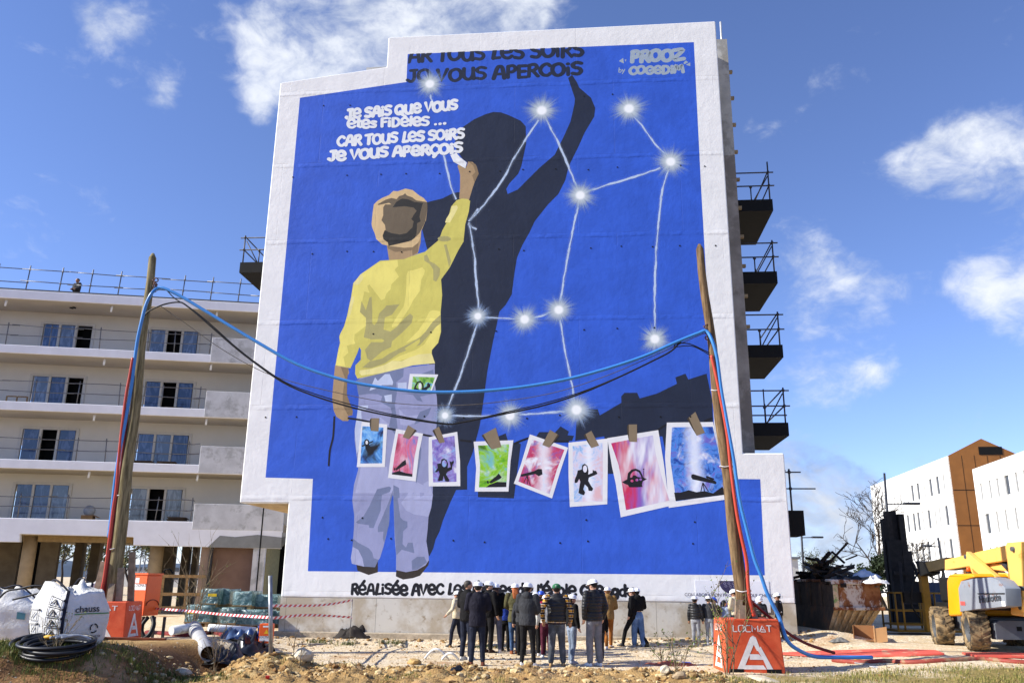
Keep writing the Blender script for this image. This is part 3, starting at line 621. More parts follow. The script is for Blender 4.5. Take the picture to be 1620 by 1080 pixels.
def spray(name, rgb, star):
    t = NT(name); uv = t.n('ShaderNodeUVMap', uv_map='uv').outputs[0]; s = t.n('ShaderNodeSeparateXYZ'); t.l(uv, s.inputs[0])
    inf = t.n('ShaderNodeObjectInfo')
    if star:
        r = t.math('SQRT', t.math('ADD', t.math('MULTIPLY', s.outputs[0], s.outputs[0]), t.math('MULTIPLY', s.outputs[1], s.outputs[1])))
        nv = t.n('ShaderNodeVectorMath', operation='NORMALIZE'); t.l(uv, nv.inputs[0])
        ad = t.n('ShaderNodeVectorMath', operation='MULTIPLY_ADD'); t.l(nv.outputs[0], ad.inputs[0]); ad.inputs[1].default_value = (1,1,1); cx = t.n('ShaderNodeCombineXYZ'); t.l(t.math('MULTIPLY', inf.outputs['Random'], 40), cx.inputs[2]); t.l(cx.outputs[0], ad.inputs[2])
        rays = t.math('ADD', t.math('MULTIPLY', t.noise(7, 4, .7, ad.outputs[0]), .6), t.math('MULTIPLY', t.noise(2.2, 1, .5, ad.outputs[0]), .3))
        ext = t.math('MULTIPLY_ADD', rays, 1.9, -.06)
        halo = t.math('POWER', t.rng(t.math('DIVIDE', r, ext), 1.15, .2), 1.3)
        halo = t.math('MULTIPLY', halo, .95)
        sc = t.n('ShaderNodeVectorMath', operation='ADD'); t.l(uv, sc.inputs[0]); t.l(cx.outputs[0], sc.inputs[1])
        dots = t.math('MULTIPLY', t.rng(t.vor(9, sc.outputs[0]), .17, .10), t.math('MULTIPLY', t.rng(t.noise(1.6, 1, .5, sc.outputs[0]), .58, .66), t.rng(r, 1.0, .6)))
        core = t.rng(r, .27, .15)
        a = t.math('MAXIMUM', t.math('MAXIMUM', halo, core), t.math('MULTIPLY', dots, .8))
        col = t.mix(core, lin((196,208,214)), lin((246,249,248))); col = t.mix(t.rng(r, .62, .3), lin((158,184,222)), col)
    else:
        e = t.math('ABSOLUTE', s.outputs[1]); mp = t.n('ShaderNodeMapping'); t.l(uv, mp.inputs[0]); mp.inputs['Scale'].default_value = (2.2, 1.4, 1)
        cx = t.n('ShaderNodeCombineXYZ'); t.l(t.math('MULTIPLY', inf.outputs['Random'], 40), cx.inputs[0]); t.l(cx.outputs[0], mp.inputs['Location'])
        nn = t.noise(3, 5, .7, mp.outputs[0]); wob = t.math('MULTIPLY_ADD', t.noise(1.2, 3, .6, mp.outputs[0]), 1.2, -.6)
        e2 = t.math('ABSOLUTE', t.math('ADD', s.outputs[1], wob))
        a = t.math('MULTIPLY', t.rng(e2, .42, .10), t.rng(nn, .22, .44)); a = t.math('MULTIPLY', a, .92)
        a = t.math('MAXIMUM', a, t.math('MULTIPLY', t.rng(e, 1, .0), .16)); col = lin(rgb)
    t.done(col, .6, 0, .2)
    tr = t.n('ShaderNodeBsdfTransparent'); mxs = t.n('ShaderNodeMixShader'); t.l(a, mxs.inputs[0]); t.l(tr.outputs[0], mxs.inputs[1]); t.l(t.p.outputs[0], mxs.inputs[2]); t.l(mxs.outputs[0], t.out.inputs[0])
    return t.mat
M_line = spray('spray_line', (196,214,238), False); M_star = spray('spray_star', (0,0,0), True)
LN = [[(702,246),(706,262),(712,290),(721,316)], [(681,150),(682,156),(684,162)], [(852,190),(832,220),(808,260),(795,285),(765,325),(743,349)], [(742,352),(750,400),(753,440),(758,490)], [(862,185),(885,230),(902,270),(914,300)],
      [(925,304),(960,293),(1000,281),(1045,266)], [(1000,182),(1020,205),(1036,228),(1055,246)], [(1058,268),(1048,300),(1043,340),(1038,400),(1036,460),(1036,522)], [(916,320),(905,370),(894,430),(886,478)],
      [(762,502),(790,503),(818,505)], [(842,503),(858,499),(872,494)], [(886,503),(893,550),(902,595),(909,635)], [(755,512),(738,565),(724,605),(708,645)], [(714,657),(745,658),(790,657)], [(822,656),(860,653),(898,650)], [(741,350),(748,342),(757,330)], [(741,354),(748,360),(754,363)]]
for q in LN: stroke('constellation_line', q, .10, M_line, .0255)
for k, (cx, cy, rr) in enumerate([(680,133,34),(857,175,38),(995,172,38),(1061,256,36),(918,309,35),(884,490,34),(830,505,34),(756,500,27),(1036,536,35),(704,657,25),(807,657,35),(912,648,38)]):
    c0 = wpt(cx, cy); c1 = wpt(cx+rr, cy); rad = abs(c1[0]-c0[0]); mb = MB()
    mb.add([(c0[0]-rad, (-.027-.0002*k)*OS, c0[1]-rad), (c0[0]+rad, (-.027-.0002*k)*OS, c0[1]-rad), (c0[0]+rad, (-.027-.0002*k)*OS, c0[1]+rad), (c0[0]-rad, (-.027-.0002*k)*OS, c0[1]+rad)], [(0,1,2,3)])
    o = mb.build('painted_star', M_star, MUR); uv = o.data.uv_layers.new(name='uv')
    for lp in o.data.loops:
        v = o.data.vertices[lp.vertex_index].co; uv.data[lp.index].uv = ((v.x-c0[0])/rad, (v.z-c0[1])/rad)
P_ink = paint((30,30,36), 'ink_black', .6)
for q in ([(550,661),(570,664),(590,668)], [(612,677),(628,680)], [(668,687),(684,690)], [(728,696),(746,698)], [(812,702),(824,697),(838,692)], [(876,698),(900,698)], [(1038,682),(1048,675),(1056,671)], [(1114,666),(1127,661)]):
    stroke('washing_line', q, .03, P_ink, .0262)
stroke('washing_line', [(529,658),(527,690),(522,712),(520,737)], .03, P_ink, .0262)

# ---------------------------------------------------------------- painted cards on the line
def nebula(name, a, b, c, scale=1.4, stretch=None, dark=.0, beam=None):
    t = NT('print_'+name); v = t.mapv((1,1,1)) if not stretch else t.mapv(stretch[0], (0,0,0), (0, stretch[1], 0))
    n1 = t.noise(scale*2.0, 8, .68, v, 1.1); n2 = t.noise(scale*1.1, 4, .6, v, .6)
    col = t.ramp(n1, [(.36, lin(a)), (.5, lin(b)), (.62, lin(c))]); col = t.mix(t.rng(n2, .52, .72), col, lin((236,238,244)))
    col = t.mix(t.math('MULTIPLY', t.rng(n2, .46, .30), dark), col, (.012,.012,.016))
    if beam:
        s = t.n('ShaderNodeSeparateXYZ'); t.l(t.tc.outputs['Generated'], s.inputs[0])
        e = t.math('ABSOLUTE', t.math('SUBTRACT', s.outputs[0], t.math('MULTIPLY_ADD', t.noise(3, 2), .10, beam-.05))); col = t.mix(t.math('MULTIPLY', t.rng(t.math('ADD', e, t.math('MULTIPLY_ADD', t.noise(6, 5, .65), .16, -.08)), .24, .0), .78), col, lin((240,244,250)))
    return t.done(col, .6, 0, .25)
P_card = paint((.80,.80,.81), 'card_white', .5, .03); P_peg = paint((136,120,96), 'peg_tan', .5); P_pegd = paint((70,60,48), 'peg_dark', .5)
a6 = (4.5, 800, 540); a8 = (3.375, 860, 640)
NB = [nebula('green', (60,130,60), (150,200,80), (120,190,220), 1.6), nebula('sky_blue', (30,60,150), (90,160,230), (150,200,240), 1.0, dark=1), nebula('rose', (170,60,90), (220,120,150), (120,130,200), 1.2, ((1,1,.4), .6)),
      nebula('violet', (90,80,170), (150,130,200), (140,190,230), 1.2, dark=.6), nebula('lime', (90,170,30), (150,205,50), (120,190,190), 1.1, dark=.7), nebula('crimson', (190,50,90), (200,80,120), (120,90,170), 2.2, beam=.55),
      nebula('blush', (225,185,190), (215,215,235), (120,180,230), .8, beam=.52), nebula('magenta', (205,50,90), (150,90,180), (120,110,190), .8, ((1,1,.25), .75)), nebula('azure', (30,60,150), (80,140,225), (110,100,190), 1.5, beam=.46)]
CARDS = [(Z([(668,230),(870,235),(838,315),(826,348),(818,362),(650,362)],*a5), Z([(690,250),(847,255),(815,345),(808,362),(678,362)],*a5), None),
  (Z([(325,570),(508,590),(490,893),(290,893)],*a5), Z([(330,602),(480,612),(470,866),(315,868)],*a5), Z([(395,545),(450,545),(445,640),(390,635)],*a5)),
  (Z([(570,622),(762,655),(735,780),(710,995),(512,970),(530,830)],*a5), Z([(585,655),(730,675),(700,830),(685,962),(540,945),(560,800)],*a5), Z([(655,595),(705,625),(660,695),(617,680)],*a5)),
  (Z([(803,680),(1005,642),(1025,850),(1027,1028),(803,1030),(800,850)],*a5), Z([(825,700),(985,670),(998,850),(1000,997),(833,1002)],*a5), Z([(840,625),(875,605),(918,715),(880,725)],*a5)),
  (Z([(1122,712),(1405,702),(1385,850),(1370,1067),(1130,1067),(1140,900)],*a5), Z([(1153,740),(1375,730),(1362,880),(1355,1035),(1160,1037),(1168,880)],*a5), Z([(1190,660),(1280,612),(1320,750),(1250,768)],*a5)),
  (Z([(172,660),(445,755),(390,920),(330,1116),(58,1010),(110,870)],*a6), Z([(190,697),(418,770),(365,910),(312,1084),(90,995),(130,880)],*a6), Z([(315,628),(370,660),(310,755),(260,735)],*a6)),
  (Z([(133,202),(343,180),(342,350),(340,530),(140,545),(133,380)],*a8), Z([(155,220),(317,202),(315,515),(163,518),(158,380)],*a8), Z([(568,658),(610,635),(665,740),(610,758)],*a6)),
  (Z([(340,178),(612,135),(640,300),(672,540),(412,600),(385,420),(365,330)],*a8), Z([(360,205),(583,163),(600,270),(635,400),(672,510),(440,562),(410,370),(400,320)],*a8), Z([(876,590),(935,590),(935,715),(878,712)],*a6)),
  (Z([(658,95),(905,92),(935,250),(975,505),(668,550),(648,280)],*a8), Z([(685,120),(903,117),(930,230),(970,470),(965,480),(708,515),(677,300)],*a8), Z([(1303,540),(1350,500),(1418,650),(1360,670)],*a6))]
def arc(cx, cy, rx, ry, a0=0, a1=360, n=14): return [(cx+rx*math.cos(R(a0+(a1-a0)*i/n)), cy+ry*math.sin(R(a0+(a1-a0)*i/n))) for i in range(n+(0 if a1-a0 >= 360 else 1))]
def poly_stroke(pts, w):
    # a thick polyline as one outline
    L, Rr = [], []
    for i, p in enumerate(pts):
        a = Vector(pts[max(i-1,0)]); b = Vector(pts[min(i+1,len(pts)-1)]); d = (b-a).normalized(); q = Vector((-d.y, d.x))*w
        L.append((p[0]+q.x, p[1]+q.y)); Rr.append((p[0]-q.x, p[1]-q.y))
    return L+Rr[::-1]
INK = {0: [Z(poly_stroke([(705,350),(705,325),(722,292),(742,285),(758,300),(762,325),(757,345)],6),*a5), Z([(690,362),(700,325),(715,330),(745,348),(758,335),(790,318),(792,298),(802,292),(806,302),(816,300),(812,325),(795,335),(775,362)],*a5)],
  1: [Z(poly_stroke(arc(360,718,14,20),5)[:-0 or None],*a5) if False else Z(poly_stroke([(350,735),(346,718),(352,702),(362,698),(374,708),(376,722),(370,735)],5),*a5), Z([(348,735),(376,732),(392,752),(420,745),(435,755),(425,768),(400,782),(385,798),(368,790),(352,762)],*a5), Z([(325,740),(405,705),(408,714),(328,750)],*a5)],
  2: [Z([(541,945),(540,935),(590,920),(640,935),(685,942),(685,962)],*a5), Z([(565,905),(615,855),(638,840),(643,875),(590,905),(570,918)],*a5), Z([(555,898),(566,900),(562,918),(554,915)],*a5), Z([(590,900),(594,900),(600,925),(595,925)],*a5)],
  3: [Z([(862,870),(888,865),(893,838),(912,832),(930,842),(940,870),(937,900),(958,892),(950,850),(965,856),(978,845),(982,860),(970,880),(968,910),(935,928),(925,945),(950,985),(945,995),(920,993),(908,955),(902,990),(870,993),(868,982),(880,945),(872,920),(860,930),(845,928),(866,900)],*a5)],
  4: [Z([(1208,1037),(1235,1018),(1290,998),(1355,1000),(1355,1035)],*a5), Z([(1230,1000),(1285,955),(1300,938),(1322,965),(1310,978),(1245,1010)],*a5), Z([(1214,992),(1228,990),(1230,1012),(1220,1010)],*a5)],
  5: [Z([(108,945),(150,935),(205,920),(232,905),(258,908),(262,945),(235,958),(210,942),(155,955),(110,962)],*a6), Z(poly_stroke([(152,955),(128,1005)],2.5),*a6), Z(poly_stroke([(153,955),(155,1015)],2.5),*a6), Z(poly_stroke([(154,955),(176,1028)],2.5),*a6)],
  6: [Z([(182,350),(203,345),(206,322),(220,314),(234,326),(240,352),(238,372),(262,362),(262,346),(270,352),(280,352),(288,368),(272,376),(242,388),(238,405),(252,430),(265,448),(258,460),(240,458),(236,440),(220,425),(212,450),(222,468),(216,482),(200,478),(186,470),(192,430),(196,410),(190,395),(180,415),(166,418),(166,400),(178,370)],*a8)],
  7: [Z([(418,412),(445,398),(450,365),(470,345),(492,340),(515,350),(528,375),(532,388),(552,396),(530,408),(525,425),(528,438),(500,440),(458,440),(450,428),(430,420)],*a8), Z(poly_stroke([(536,390),(534,350)],1.6),*a8), Z(arc(534,344,4,4),*a8)],
  8: [Z([(705,513),(697,468),(730,468),(775,455),(815,466),(860,460),(905,472),(955,436),(970,470),(965,480)],*a8), Z([(790,372),(800,370),(915,405),(924,415),(918,424),(905,420),(795,398),(787,385)],*a8), Z([(866,382),(872,379),(908,392),(912,400),(905,402),(868,390)],*a8)]+[Z(poly_stroke([(850,415),q],2.4),*a8) for q in ((838,470),(860,468),(880,462))]}
LITE = {0: [Z(arc(740,318,11,22),*a5)], 1: [Z(arc(361,718,9,14),*a5)], 3: [Z(arc(913,868,17,25),*a5)], 6: [Z(arc(221,342,11,19),*a8)], 7: [Z([(462,388),(465,370),(478,356),(492,352),(508,360),(518,376),(522,388),(500,384),(490,376),(478,376),(472,388)],*a8), Z(arc(472,406,8,7),*a8), Z(arc(498,401,8,7),*a8), Z(arc(518,398,7,6),*a8)]}
for k, (out, inn, peg) in enumerate(CARDS):
    o = .030+.0004*k; mb = MB(); mb.m = 0; mb.sheet([wpt(*p) for p in out], lay(o)); cardo = mb.build('painted_card', P_card, MUR)
    mb = MB(); mb.sheet([wpt(*p) for p in inn], lay(o+.004)); mb.m = 1
    for j, q in enumerate(INK.get(k, [])): mb.sheet([wpt(*p) for p in q], lay(o+.008+.0003*j))
    mb.m = 2
    for j, q in enumerate(LITE.get(k, [])): mb.sheet([wpt(*p) for p in q], lay(o+.012+.0003*j))
    mb.build('card_print', [NB[k], P_ink, P_card if k in (0, 1) else NB[k]], MUR)
    if peg:
        mb = MB(); mb.m = 0; mb.sheet([wpt(*p) for p in peg], lay(o+.016)); sgn = 1 if k in (2, 5) else -1
        a, b, c_, d_ = peg
        sd_ = [a, (a[0]-2.6, a[1]+2), (d_[0]*.55+a[0]*.45-2.2, d_[1]*.55+a[1]*.45), d_] if sgn < 0 else [b, (b[0]+2.6, b[1]+2), (c_[0]*.55+b[0]*.45+2.4, c_[1]*.55+b[1]*.45), c_]
        mb.m = 1; mb.sheet([wpt(*p) for p in sd_], lay(o+.015)); mb.build('painted_peg', [P_peg, P_pegd], MUR)

# ---------------------------------------------------------------- bubble lettering, drawn stroke by stroke
G = {'A': (.8, [[(.08,0),(.3,.85),(.48,.98),(.62,.8),(.72,0)], [(.2,.36),(.66,.36)]]), 'C': (.75, [[(.68,.8),(.5,.97),(.25,.85),(.08,.5),(.22,.13),(.5,.03),(.7,.2)]]), 'D': (.8, [[(.15,0),(.15,.95)], [(.15,.95),(.5,.9),(.72,.5),(.5,.08),(.15,0)]]),
 'E': (.6, [[(.12,0),(.12,.95)],[(.12,.95),(.55,.95)],[(.12,.5),(.48,.5)],[(.12,.02),(.56,.02)]]), 'F': (.62, [[(.14,0),(.14,.92)],[(.14,.92),(.58,.98)],[(.14,.5),(.48,.53)]]), 'G': (.82, [[(.7,.8),(.5,.97),(.25,.85),(.08,.48),(.24,.1),(.52,.03),(.72,.2),(.72,.45),(.46,.45)]]),
 'J': (.66, [[(.25,.95),(.6,.97)],[(.46,.95),(.46,.3),(.3,.03),(.06,.18)]]), 'L': (.6, [[(.3,1),(.16,.04)],[(.16,.04),(.55,.08)]]), 'M': (1.0, [[(.08,0),(.22,.92),(.5,.35),(.74,.95),(.92,0)]]), 'N': (.8, [[(.1,0),(.16,.95)],[(.16,.95),(.66,.05)],[(.66,.05),(.7,.95)]]),
 'O': (.82, [[(.41,.97),(.14,.82),(.06,.45),(.2,.1),(.46,.03),(.7,.25),(.74,.62),(.6,.9),(.41,.97)]]), 'P': (.68, [[(.14,0),(.16,.92)],[(.16,.92),(.46,.95),(.6,.7),(.44,.46),(.16,.44)]]), 'Q': (.86, [[(.41,.97),(.14,.82),(.06,.45),(.2,.12),(.46,.06),(.7,.28),(.74,.62),(.6,.9),(.41,.97)],[(.46,.28),(.72,-.08)]]),
 'R': (.72, [[(.12,0),(.16,.92)],[(.16,.92),(.48,.97),(.6,.72),(.42,.5),(.16,.46)],[(.34,.48),(.66,0)]]), 'S': (.7, [[(.62,.9),(.35,.98),(.12,.82),(.2,.6),(.5,.48),(.6,.25),(.42,.04),(.1,.1)]]), 'T': (.66, [[(.04,.9),(.62,.97)],[(.35,.92),(.3,0)]]), 'U': (.78, [[(.1,.92),(.1,.3),(.3,.03),(.55,.12),(.66,.5),(.66,.93)],[(.66,.5),(.7,.04)]]),
 'V': (.76, [[(.08,.95),(.32,.04),(.66,.97)]]), 'Z': (.8, [[(.05,.9),(.72,.92),(.1,.08),(.78,.1)]]), 'X': (.7, [[(.08,.95),(.6,.03)],[(.6,.95),(.08,.03)]]), 'Y': (.7, [[(.06,.95),(.34,.5),(.64,.95)],[(.34,.5),(.3,0)]]),
 'e': (.78, [[(.12,.44),(.64,.48),(.62,.78),(.38,.93),(.14,.74),(.08,.38),(.24,.06),(.52,.0),(.70,.14)]]), 'i': (.34, [[(.17,.02),(.17,.6)],[(.17,.9),(.18,.91)]]), 'o': (.68, [[(.34,.76),(.12,.62),(.08,.3),(.28,.04),(.5,.12),(.58,.42),(.5,.66),(.34,.76)]]), 'd': (.72, [[(.56,.5),(.36,.66),(.12,.5),(.1,.2),(.3,.03),(.56,.2)],[(.58,1.05),(.56,.02)]]),
 'c': (.64, [[(.54,.58),(.34,.72),(.12,.55),(.1,.24),(.3,.04),(.56,.16)]]), 'h': (.68, [[(.18,1.05),(.12,0)],[(.14,.4),(.36,.64),(.52,.5),(.54,0)]]), 'n': (.68, [[(.14,.68),(.12,0)],[(.14,.4),(.36,.66),(.52,.5),(.54,0)]]), 'g': (.7, [[(.56,.52),(.36,.7),(.12,.52),(.12,.24),(.34,.1),(.56,.28)],[(.58,.66),(.56,-.05),(.34,-.24),(.1,-.14)]]),
 'u': (.7, [[(.1,.7),(.12,.22),(.34,.04),(.54,.2),(.58,.7)],[(.56,.3),(.62,.02)]]), 'l': (.3, [[(.18,1.02),(.13,.02)]]), 's': (.58, [[(.5,.64),(.28,.72),(.12,.58),(.3,.4),(.48,.28),(.4,.06),(.1,.08)]]), 'a': (.7, [[(.54,.5),(.34,.66),(.12,.5),(.1,.2),(.3,.03),(.54,.2)],[(.56,.66),(.6,.02)]]), 't': (.5, [[(.26,.98),(.22,.1),(.42,.03)],[(.06,.66),(.46,.7)]]), 'v': (.6, [[(.08,.7),(.28,.04),(.52,.72)]]), 'm': (.95, [[(.12,.68),(.1,0)],[(.12,.4),(.3,.66),(.46,.5),(.46,0)],[(.46,.4),(.66,.66),(.8,.5),(.8,0)]]),
 'b': (.68, [[(.16,1.05),(.12,.05)],[(.14,.5),(.36,.66),(.56,.45),(.5,.12),(.28,.03),(.12,.14)]]), 'y': (.62, [[(.08,.7),(.28,.1)],[(.54,.72),(.28,.1),(.1,-.25)]]), 'p': (.66, [[(.14,.68),(.1,-.3)],[(.14,.5),(.34,.68),(.54,.46),(.46,.14),(.14,.12)]]), 'r': (.5, [[(.14,.68),(.12,0)],[(.14,.4),(.3,.64),(.46,.6)]]),
 '.': (.40, [[(.2,.05),(.21,.06)]]), "'": (.24, [[(.16,1.08),(.1,.82)]]), ' ': (.34, []), '^': (0, [[(-.5,.92),(-.34,1.12),(-.18,.92)]]), '`': (0, [[(-.42,1.16),(-.3,.98)]]), '/': (0, [[(-.42,1.0),(-.22,1.3)]]), ',': (0, [[(-.4,-.02),(-.3,-.14),(-.42,-.26)]])}
SQ = lambda w, s: (w, s)
def glyph_geo(text, r, smooth=True, font=None):
    font = font or G; x = 0; out = []
    for ch in text:
        w, ss = font.get(ch, (.3, []))
        for st in ss:
            pts = [(x+p[0], p[1]) for p in st]
            if smooth and len(pts) > 3: pts = [(q.x, q.y) for q in catmull([(a, b, 0) for a, b in pts], 5)]
            out.append((pts, r))
        x += w
    return out, x
def text_mesh(text, r, place, off, step=.0002, wob=0.0, font=None, smooth=True, ends=True, seed=1):
    # place(u, v) -> 3-D point for u along [0,1], v in letter heights; off(i) layer index
    geo, Wd = glyph_geo(text, r, smooth, font); mb = MB(); k = 0; rr = random.Random(seed)
    for pts, r_ in geo:
        n = len(pts); vs = []; w = r_*(1+rr.uniform(-wob, wob))
        for i, p in enumerate(pts):
            a = Vector(pts[max(i-1,0)]); b = Vector(pts[min(i+1,n-1)]); d = b-a
            d = d.normalized() if d.length > 1e-6 else Vector((1,0)); q = Vector((-d.y, d.x))*w
            vs += [place((p[0]+q.x)/Wd, p[1]+q.y, k), place((p[0]-q.x)/Wd, p[1]-q.y, k)]
        mb.add(vs, [(2*i, 2*i+1, 2*i+3, 2*i+2) for i in range(n-1)]); k += 1
        if ends:
            for p in (pts[0], pts[-1]):
                mb.add([place((p[0]+w*math.cos(a*.5236))/Wd, p[1]+w*math.sin(a*.5236), k) for a in range(12)], [tuple(range(12))]); k += 1
    return mb
def wall_text(name, text, p0, p1, h, r, m, off, wob=.1, clip=None, seed=1):
    a, b = Vector(wpt(*p0)), Vector(wpt(*p1)); hh = Vector(wpt(p0[0], p0[1]-h))-a; slant = Vector((.03*hh.length, 0))
    tot = sum(G.get(c, (.3, []))[0] for c in text); x = 0; k0 = 0; rr = random.Random(seed); i = 0
    while i < len(text):
        j = i+1
        while j < len(text) and G.get(text[j], (.3,))[0] == 0: j += 1
        chunk = text[i:j]; w = G.get(text[i], (.3, []))[0]; x0 = x; dy = rr.uniform(-.05, .05); i = j; x += w
        if chunk == ' ': continue
        def pl(u, v, k):
            U = (x0+u*w)/tot; q = a+(b-a)*U+(hh+slant)*(v+dy); return (q.x, -(off+.0002*(k+k0))*OS, q.y)
        mb = text_mesh(chunk, r, pl, off, wob=wob, seed=seed+i); k0 += 3
        if not mb.v: continue
        o = mb.build(name, m, MUR)
        if clip:
            bm = bmesh.new(); bm.from_mesh(o.data)
            for co, no in clip: bmesh.ops.bisect_plane(bm, geom=bm.verts[:]+bm.edges[:]+bm.faces[:], plane_co=co, plane_no=no, clear_outer=True)
            bm.to_mesh(o.data); bm.free()
            if not o.data.polygons: bpy.data.objects.remove(o)
P_lett = paint((.80,.82,.82), 'letter_white', .6, .03)
wall_text('mural_letter', 'Je SAiS QUe VOUS', (547,188), (724,173), 14.5, .165, P_lett, .034, seed=1)
wall_text('mural_letter', 'e^tes FiDe`leS ...', (549,203), (707,197), 13.5, .145, P_lett, .046, seed=2)
wall_text('mural_letter', 'CAR TOUS LeS SOiRS', (533,231), (735,219), 15, .15, P_lett, .034, seed=3)
wall_text('mural_letter', 'Je VOUS APeRC,OiS', (519,254), (732,241), 15, .155, P_lett, .034, seed=4)
cl = [(Vector((0,0,wpt(645,85.5)[1])), Vector((0,0,1))), (Vector((wpt(645,110)[0],0,0)), Vector((-1,0,0)))]
wall_text('mural_shadow_letter', 'CAR TOUS LeS SOiRS', (626,100), (924,88), 20, .125, P_navy, .0085, clip=cl, seed=5)
wall_text('mural_shadow_letter', 'JO VOUS APERCOiS', (643,131), (922,118), 19, .125, P_navy, .0085, seed=6)
P_ltg = paint((158,172,184), 'letter_grey', .6, .03)
wall_text('artist_signature', 'PROOZ', (997,98), (1082,95), 17, .175, P_ltg, .0085, seed=7)
wall_text('artist_signature', 'COGeDiM', (995,118), (1082,115), 12, .165, P_ltg, .0085, seed=8)
wall_text('artist_signature', 'by', (978,115), (989,115), 7, .09, P_ltg, .0085, seed=9)
for q in ([(979,97),(986,92),(987,101)], [(988,95),(991,94),(990,98)], [(1081,100),(1085,96),(1089,99),(1083,102)], [(1085,103),(1092,99),(1092,105)]): P('artist_signature', q, P_ltg, .0085)
wall_text('credit_letter', "Re/ALiSe/e AVeC LeS e/le`ves de l'e/cole Che.ng.du".replace('.', ''), (555,939), (1004,942), 16, .14, P_ink, .010, wob=.15, seed=10)
# plywood tie holes, each a small dark plug
mb = MB(); rr = random.Random(5)
for zr in (2.9, 3.5, 6.6, 9.35, 12.1, 14.9, 17.6):
    for x0 in np.arange(-7.6, 6.6, 1.0):
        if rr.random() < .45: continue
        if zr < 4 and not -6 < x0: continue
        x = x0+rr.uniform(-.15,.15); z = zr+rr.uniform(-.06,.06); mb.add([(x+.028*math.cos(a*.785), -.066*OS, z+.028*math.sin(a*.785)) for a in range(8)], [tuple(range(8))])
tie = mb.build('tie_holes', mat('tie_hole_dark', (24,24,26), .9), MUR); tag(tie, kind='stuff')
# information poster glued to the gable
t_ = mat('poster_paper', (232,232,236), .5, var=.03)
pq = wp([(1101,917),(1216,920),(1216,958),(1101,955)])
def font_mesh(text, size, fn, name, m, parent, ext=0.0, align='CENTER', bold=0.0):
    cu = bpy.data.curves.new('f', 'FONT'); cu.body = text; cu.size = size; cu.align_x = align; cu.extrude = ext; cu.offset = bold; cu.resolution_u = 3
    o = bpy.data.objects.new('f', cu); COL.objects.link(o); dg = bpy.context.evaluated_depsgraph_get(); me = bpy.data.meshes.new_from_object(o.evaluated_get(dg)); bpy.data.objects.remove(o); bpy.data.curves.remove(cu)
    for v in me.vertices: v.co = fn(v.co.x, v.co.y, v.co.z)
    me.name = name; me.update(); return link_mesh(name, me, m, parent)
mb = MB(); xs_ = [p[0] for p in pq]; mb.box(min(xs_), max(xs_), -.012, -.001, 1.0, wpt(1150,918)[1]); pz0 = wpt(1150,918)[1]; POS = mb.build('poster', t_, BLD)
pcx = (min(xs_)+max(xs_))/2; M_pt = mat('poster_ink', (58,52,84), .6)
font_mesh('COLLABORATION PROOZ X ÉCOLE CHENGDU', .125, lambda x, y, z: (pcx+x, -.0165, wpt(1150,943)[1]+y), 'poster_text', M_pt, POS)
font_mesh('par COGEDIM', .085, lambda x, y, z: (pcx+x, -.0165, wpt(1150,950)[1]+y), 'poster_text', M_pt, POS)
mb = MB(); cx, cz = pcx, pz0-.003
mb.add([(cx+.36*math.cos(R(180+180*i/16)), -.0155, cz+.36*math.sin(R(180+180*i/16))) for i in range(17)], [tuple(range(17))]); mb.m = 1
for i in range(3):
    for j in range(4):
        x = cx-.2+.12*j+.03*i; z = cz-.07-.075*i
        if abs(x-cx) < .26-.07*i: mb.add([(x+.035*math.cos(R(k*30)), -.017-.0002*j, z+.03*math.sin(R(k*30))) for k in range(12)]+[(x+.025*math.cos(R(k*30)), -.017-.0002*j, z+.02*math.sin(R(k*30))) for k in range(12)], [(k, (k+1)%12, 12+(k+1)%12, 12+k) for k in range(12)])
mb.build('poster_emblem', [M_pt, mat('emblem_grey', (150,146,170), .6)], POS)
mb = MB()
for x in (-.78, .52): mb.box(cx+x, cx+x+.3, -.0165, -.0125, wpt(1150,951)[1]+.02, wpt(1150,951)[1]+.035)
mb.build('poster_rule', M_pt, POS)
cols = [(112,92,170),(120,190,190),(60,90,170),(160,120,190),(90,150,210),(150,110,180),(80,170,170)]
for k, (px, py) in enumerate(((1146,957),(1156,962),(1160,954),(1186,958),(1198,960),(1190,967),(1150,969))):
    s_, z_ = wpt(px, py); mb = MB(); w = .12; mb.box(s_-w, s_+w, -.03, -.014, z_-.09, z_+.09); mb.build('pinned_drawing', mat('drawing_%d' % k, cols[k], .6, var=.5, vs=12), BLD)
# ------------------------------------------------------------------ the apartment block under construction, left
LTH = R(9.0); LO = at(0, 632, 39.0); LO = Vector((LO.x, LO.y, 0)); LU = Vector((math.cos(LTH), math.sin(LTH), 0)); LNB = Vector((-math.sin(LTH), math.cos(LTH), 0))
def lp(px, py, depth=0.0):
    d = ray(px, py); o = LO+LNB*depth; t = (o-CAM).dot(LNB)/d.dot(LNB); q = CAM+d*t-LO
    return (q.dot(LU), q.z)
APT = thing('apartment_block', 'unfinished rendered apartment block with long white balconies left of the mural', 'building', LO, LTH)
SR = 13.4; SL = -9.0; DEP = 12.0
M_rend = mat('white_render', (228,229,236), .85, var=.06, vs=1.2, bump=.12, bs=30, bd=.006)
M_rgrey = mat('grey_render', (194,195,199), .85, var=.16, vs=1.3, bump=.15, bs=26, bd=.008, dirt=(164,165,167), dirt_amt=.3, dirt_scale=1.0)
M_wallp = mat('beige_wall', (208,205,197), .85, var=.05, vs=.8)
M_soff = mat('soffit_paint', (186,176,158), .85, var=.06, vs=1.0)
M_frame = mat('pvc_frame', (196,194,188), .5, var=.06)
LV = [(15.22, 14.72), (12.40, 12.00), (9.66, 9.25), (6.95, 6.54)]
PY_ = lambda s, z, y: (s, y, z)
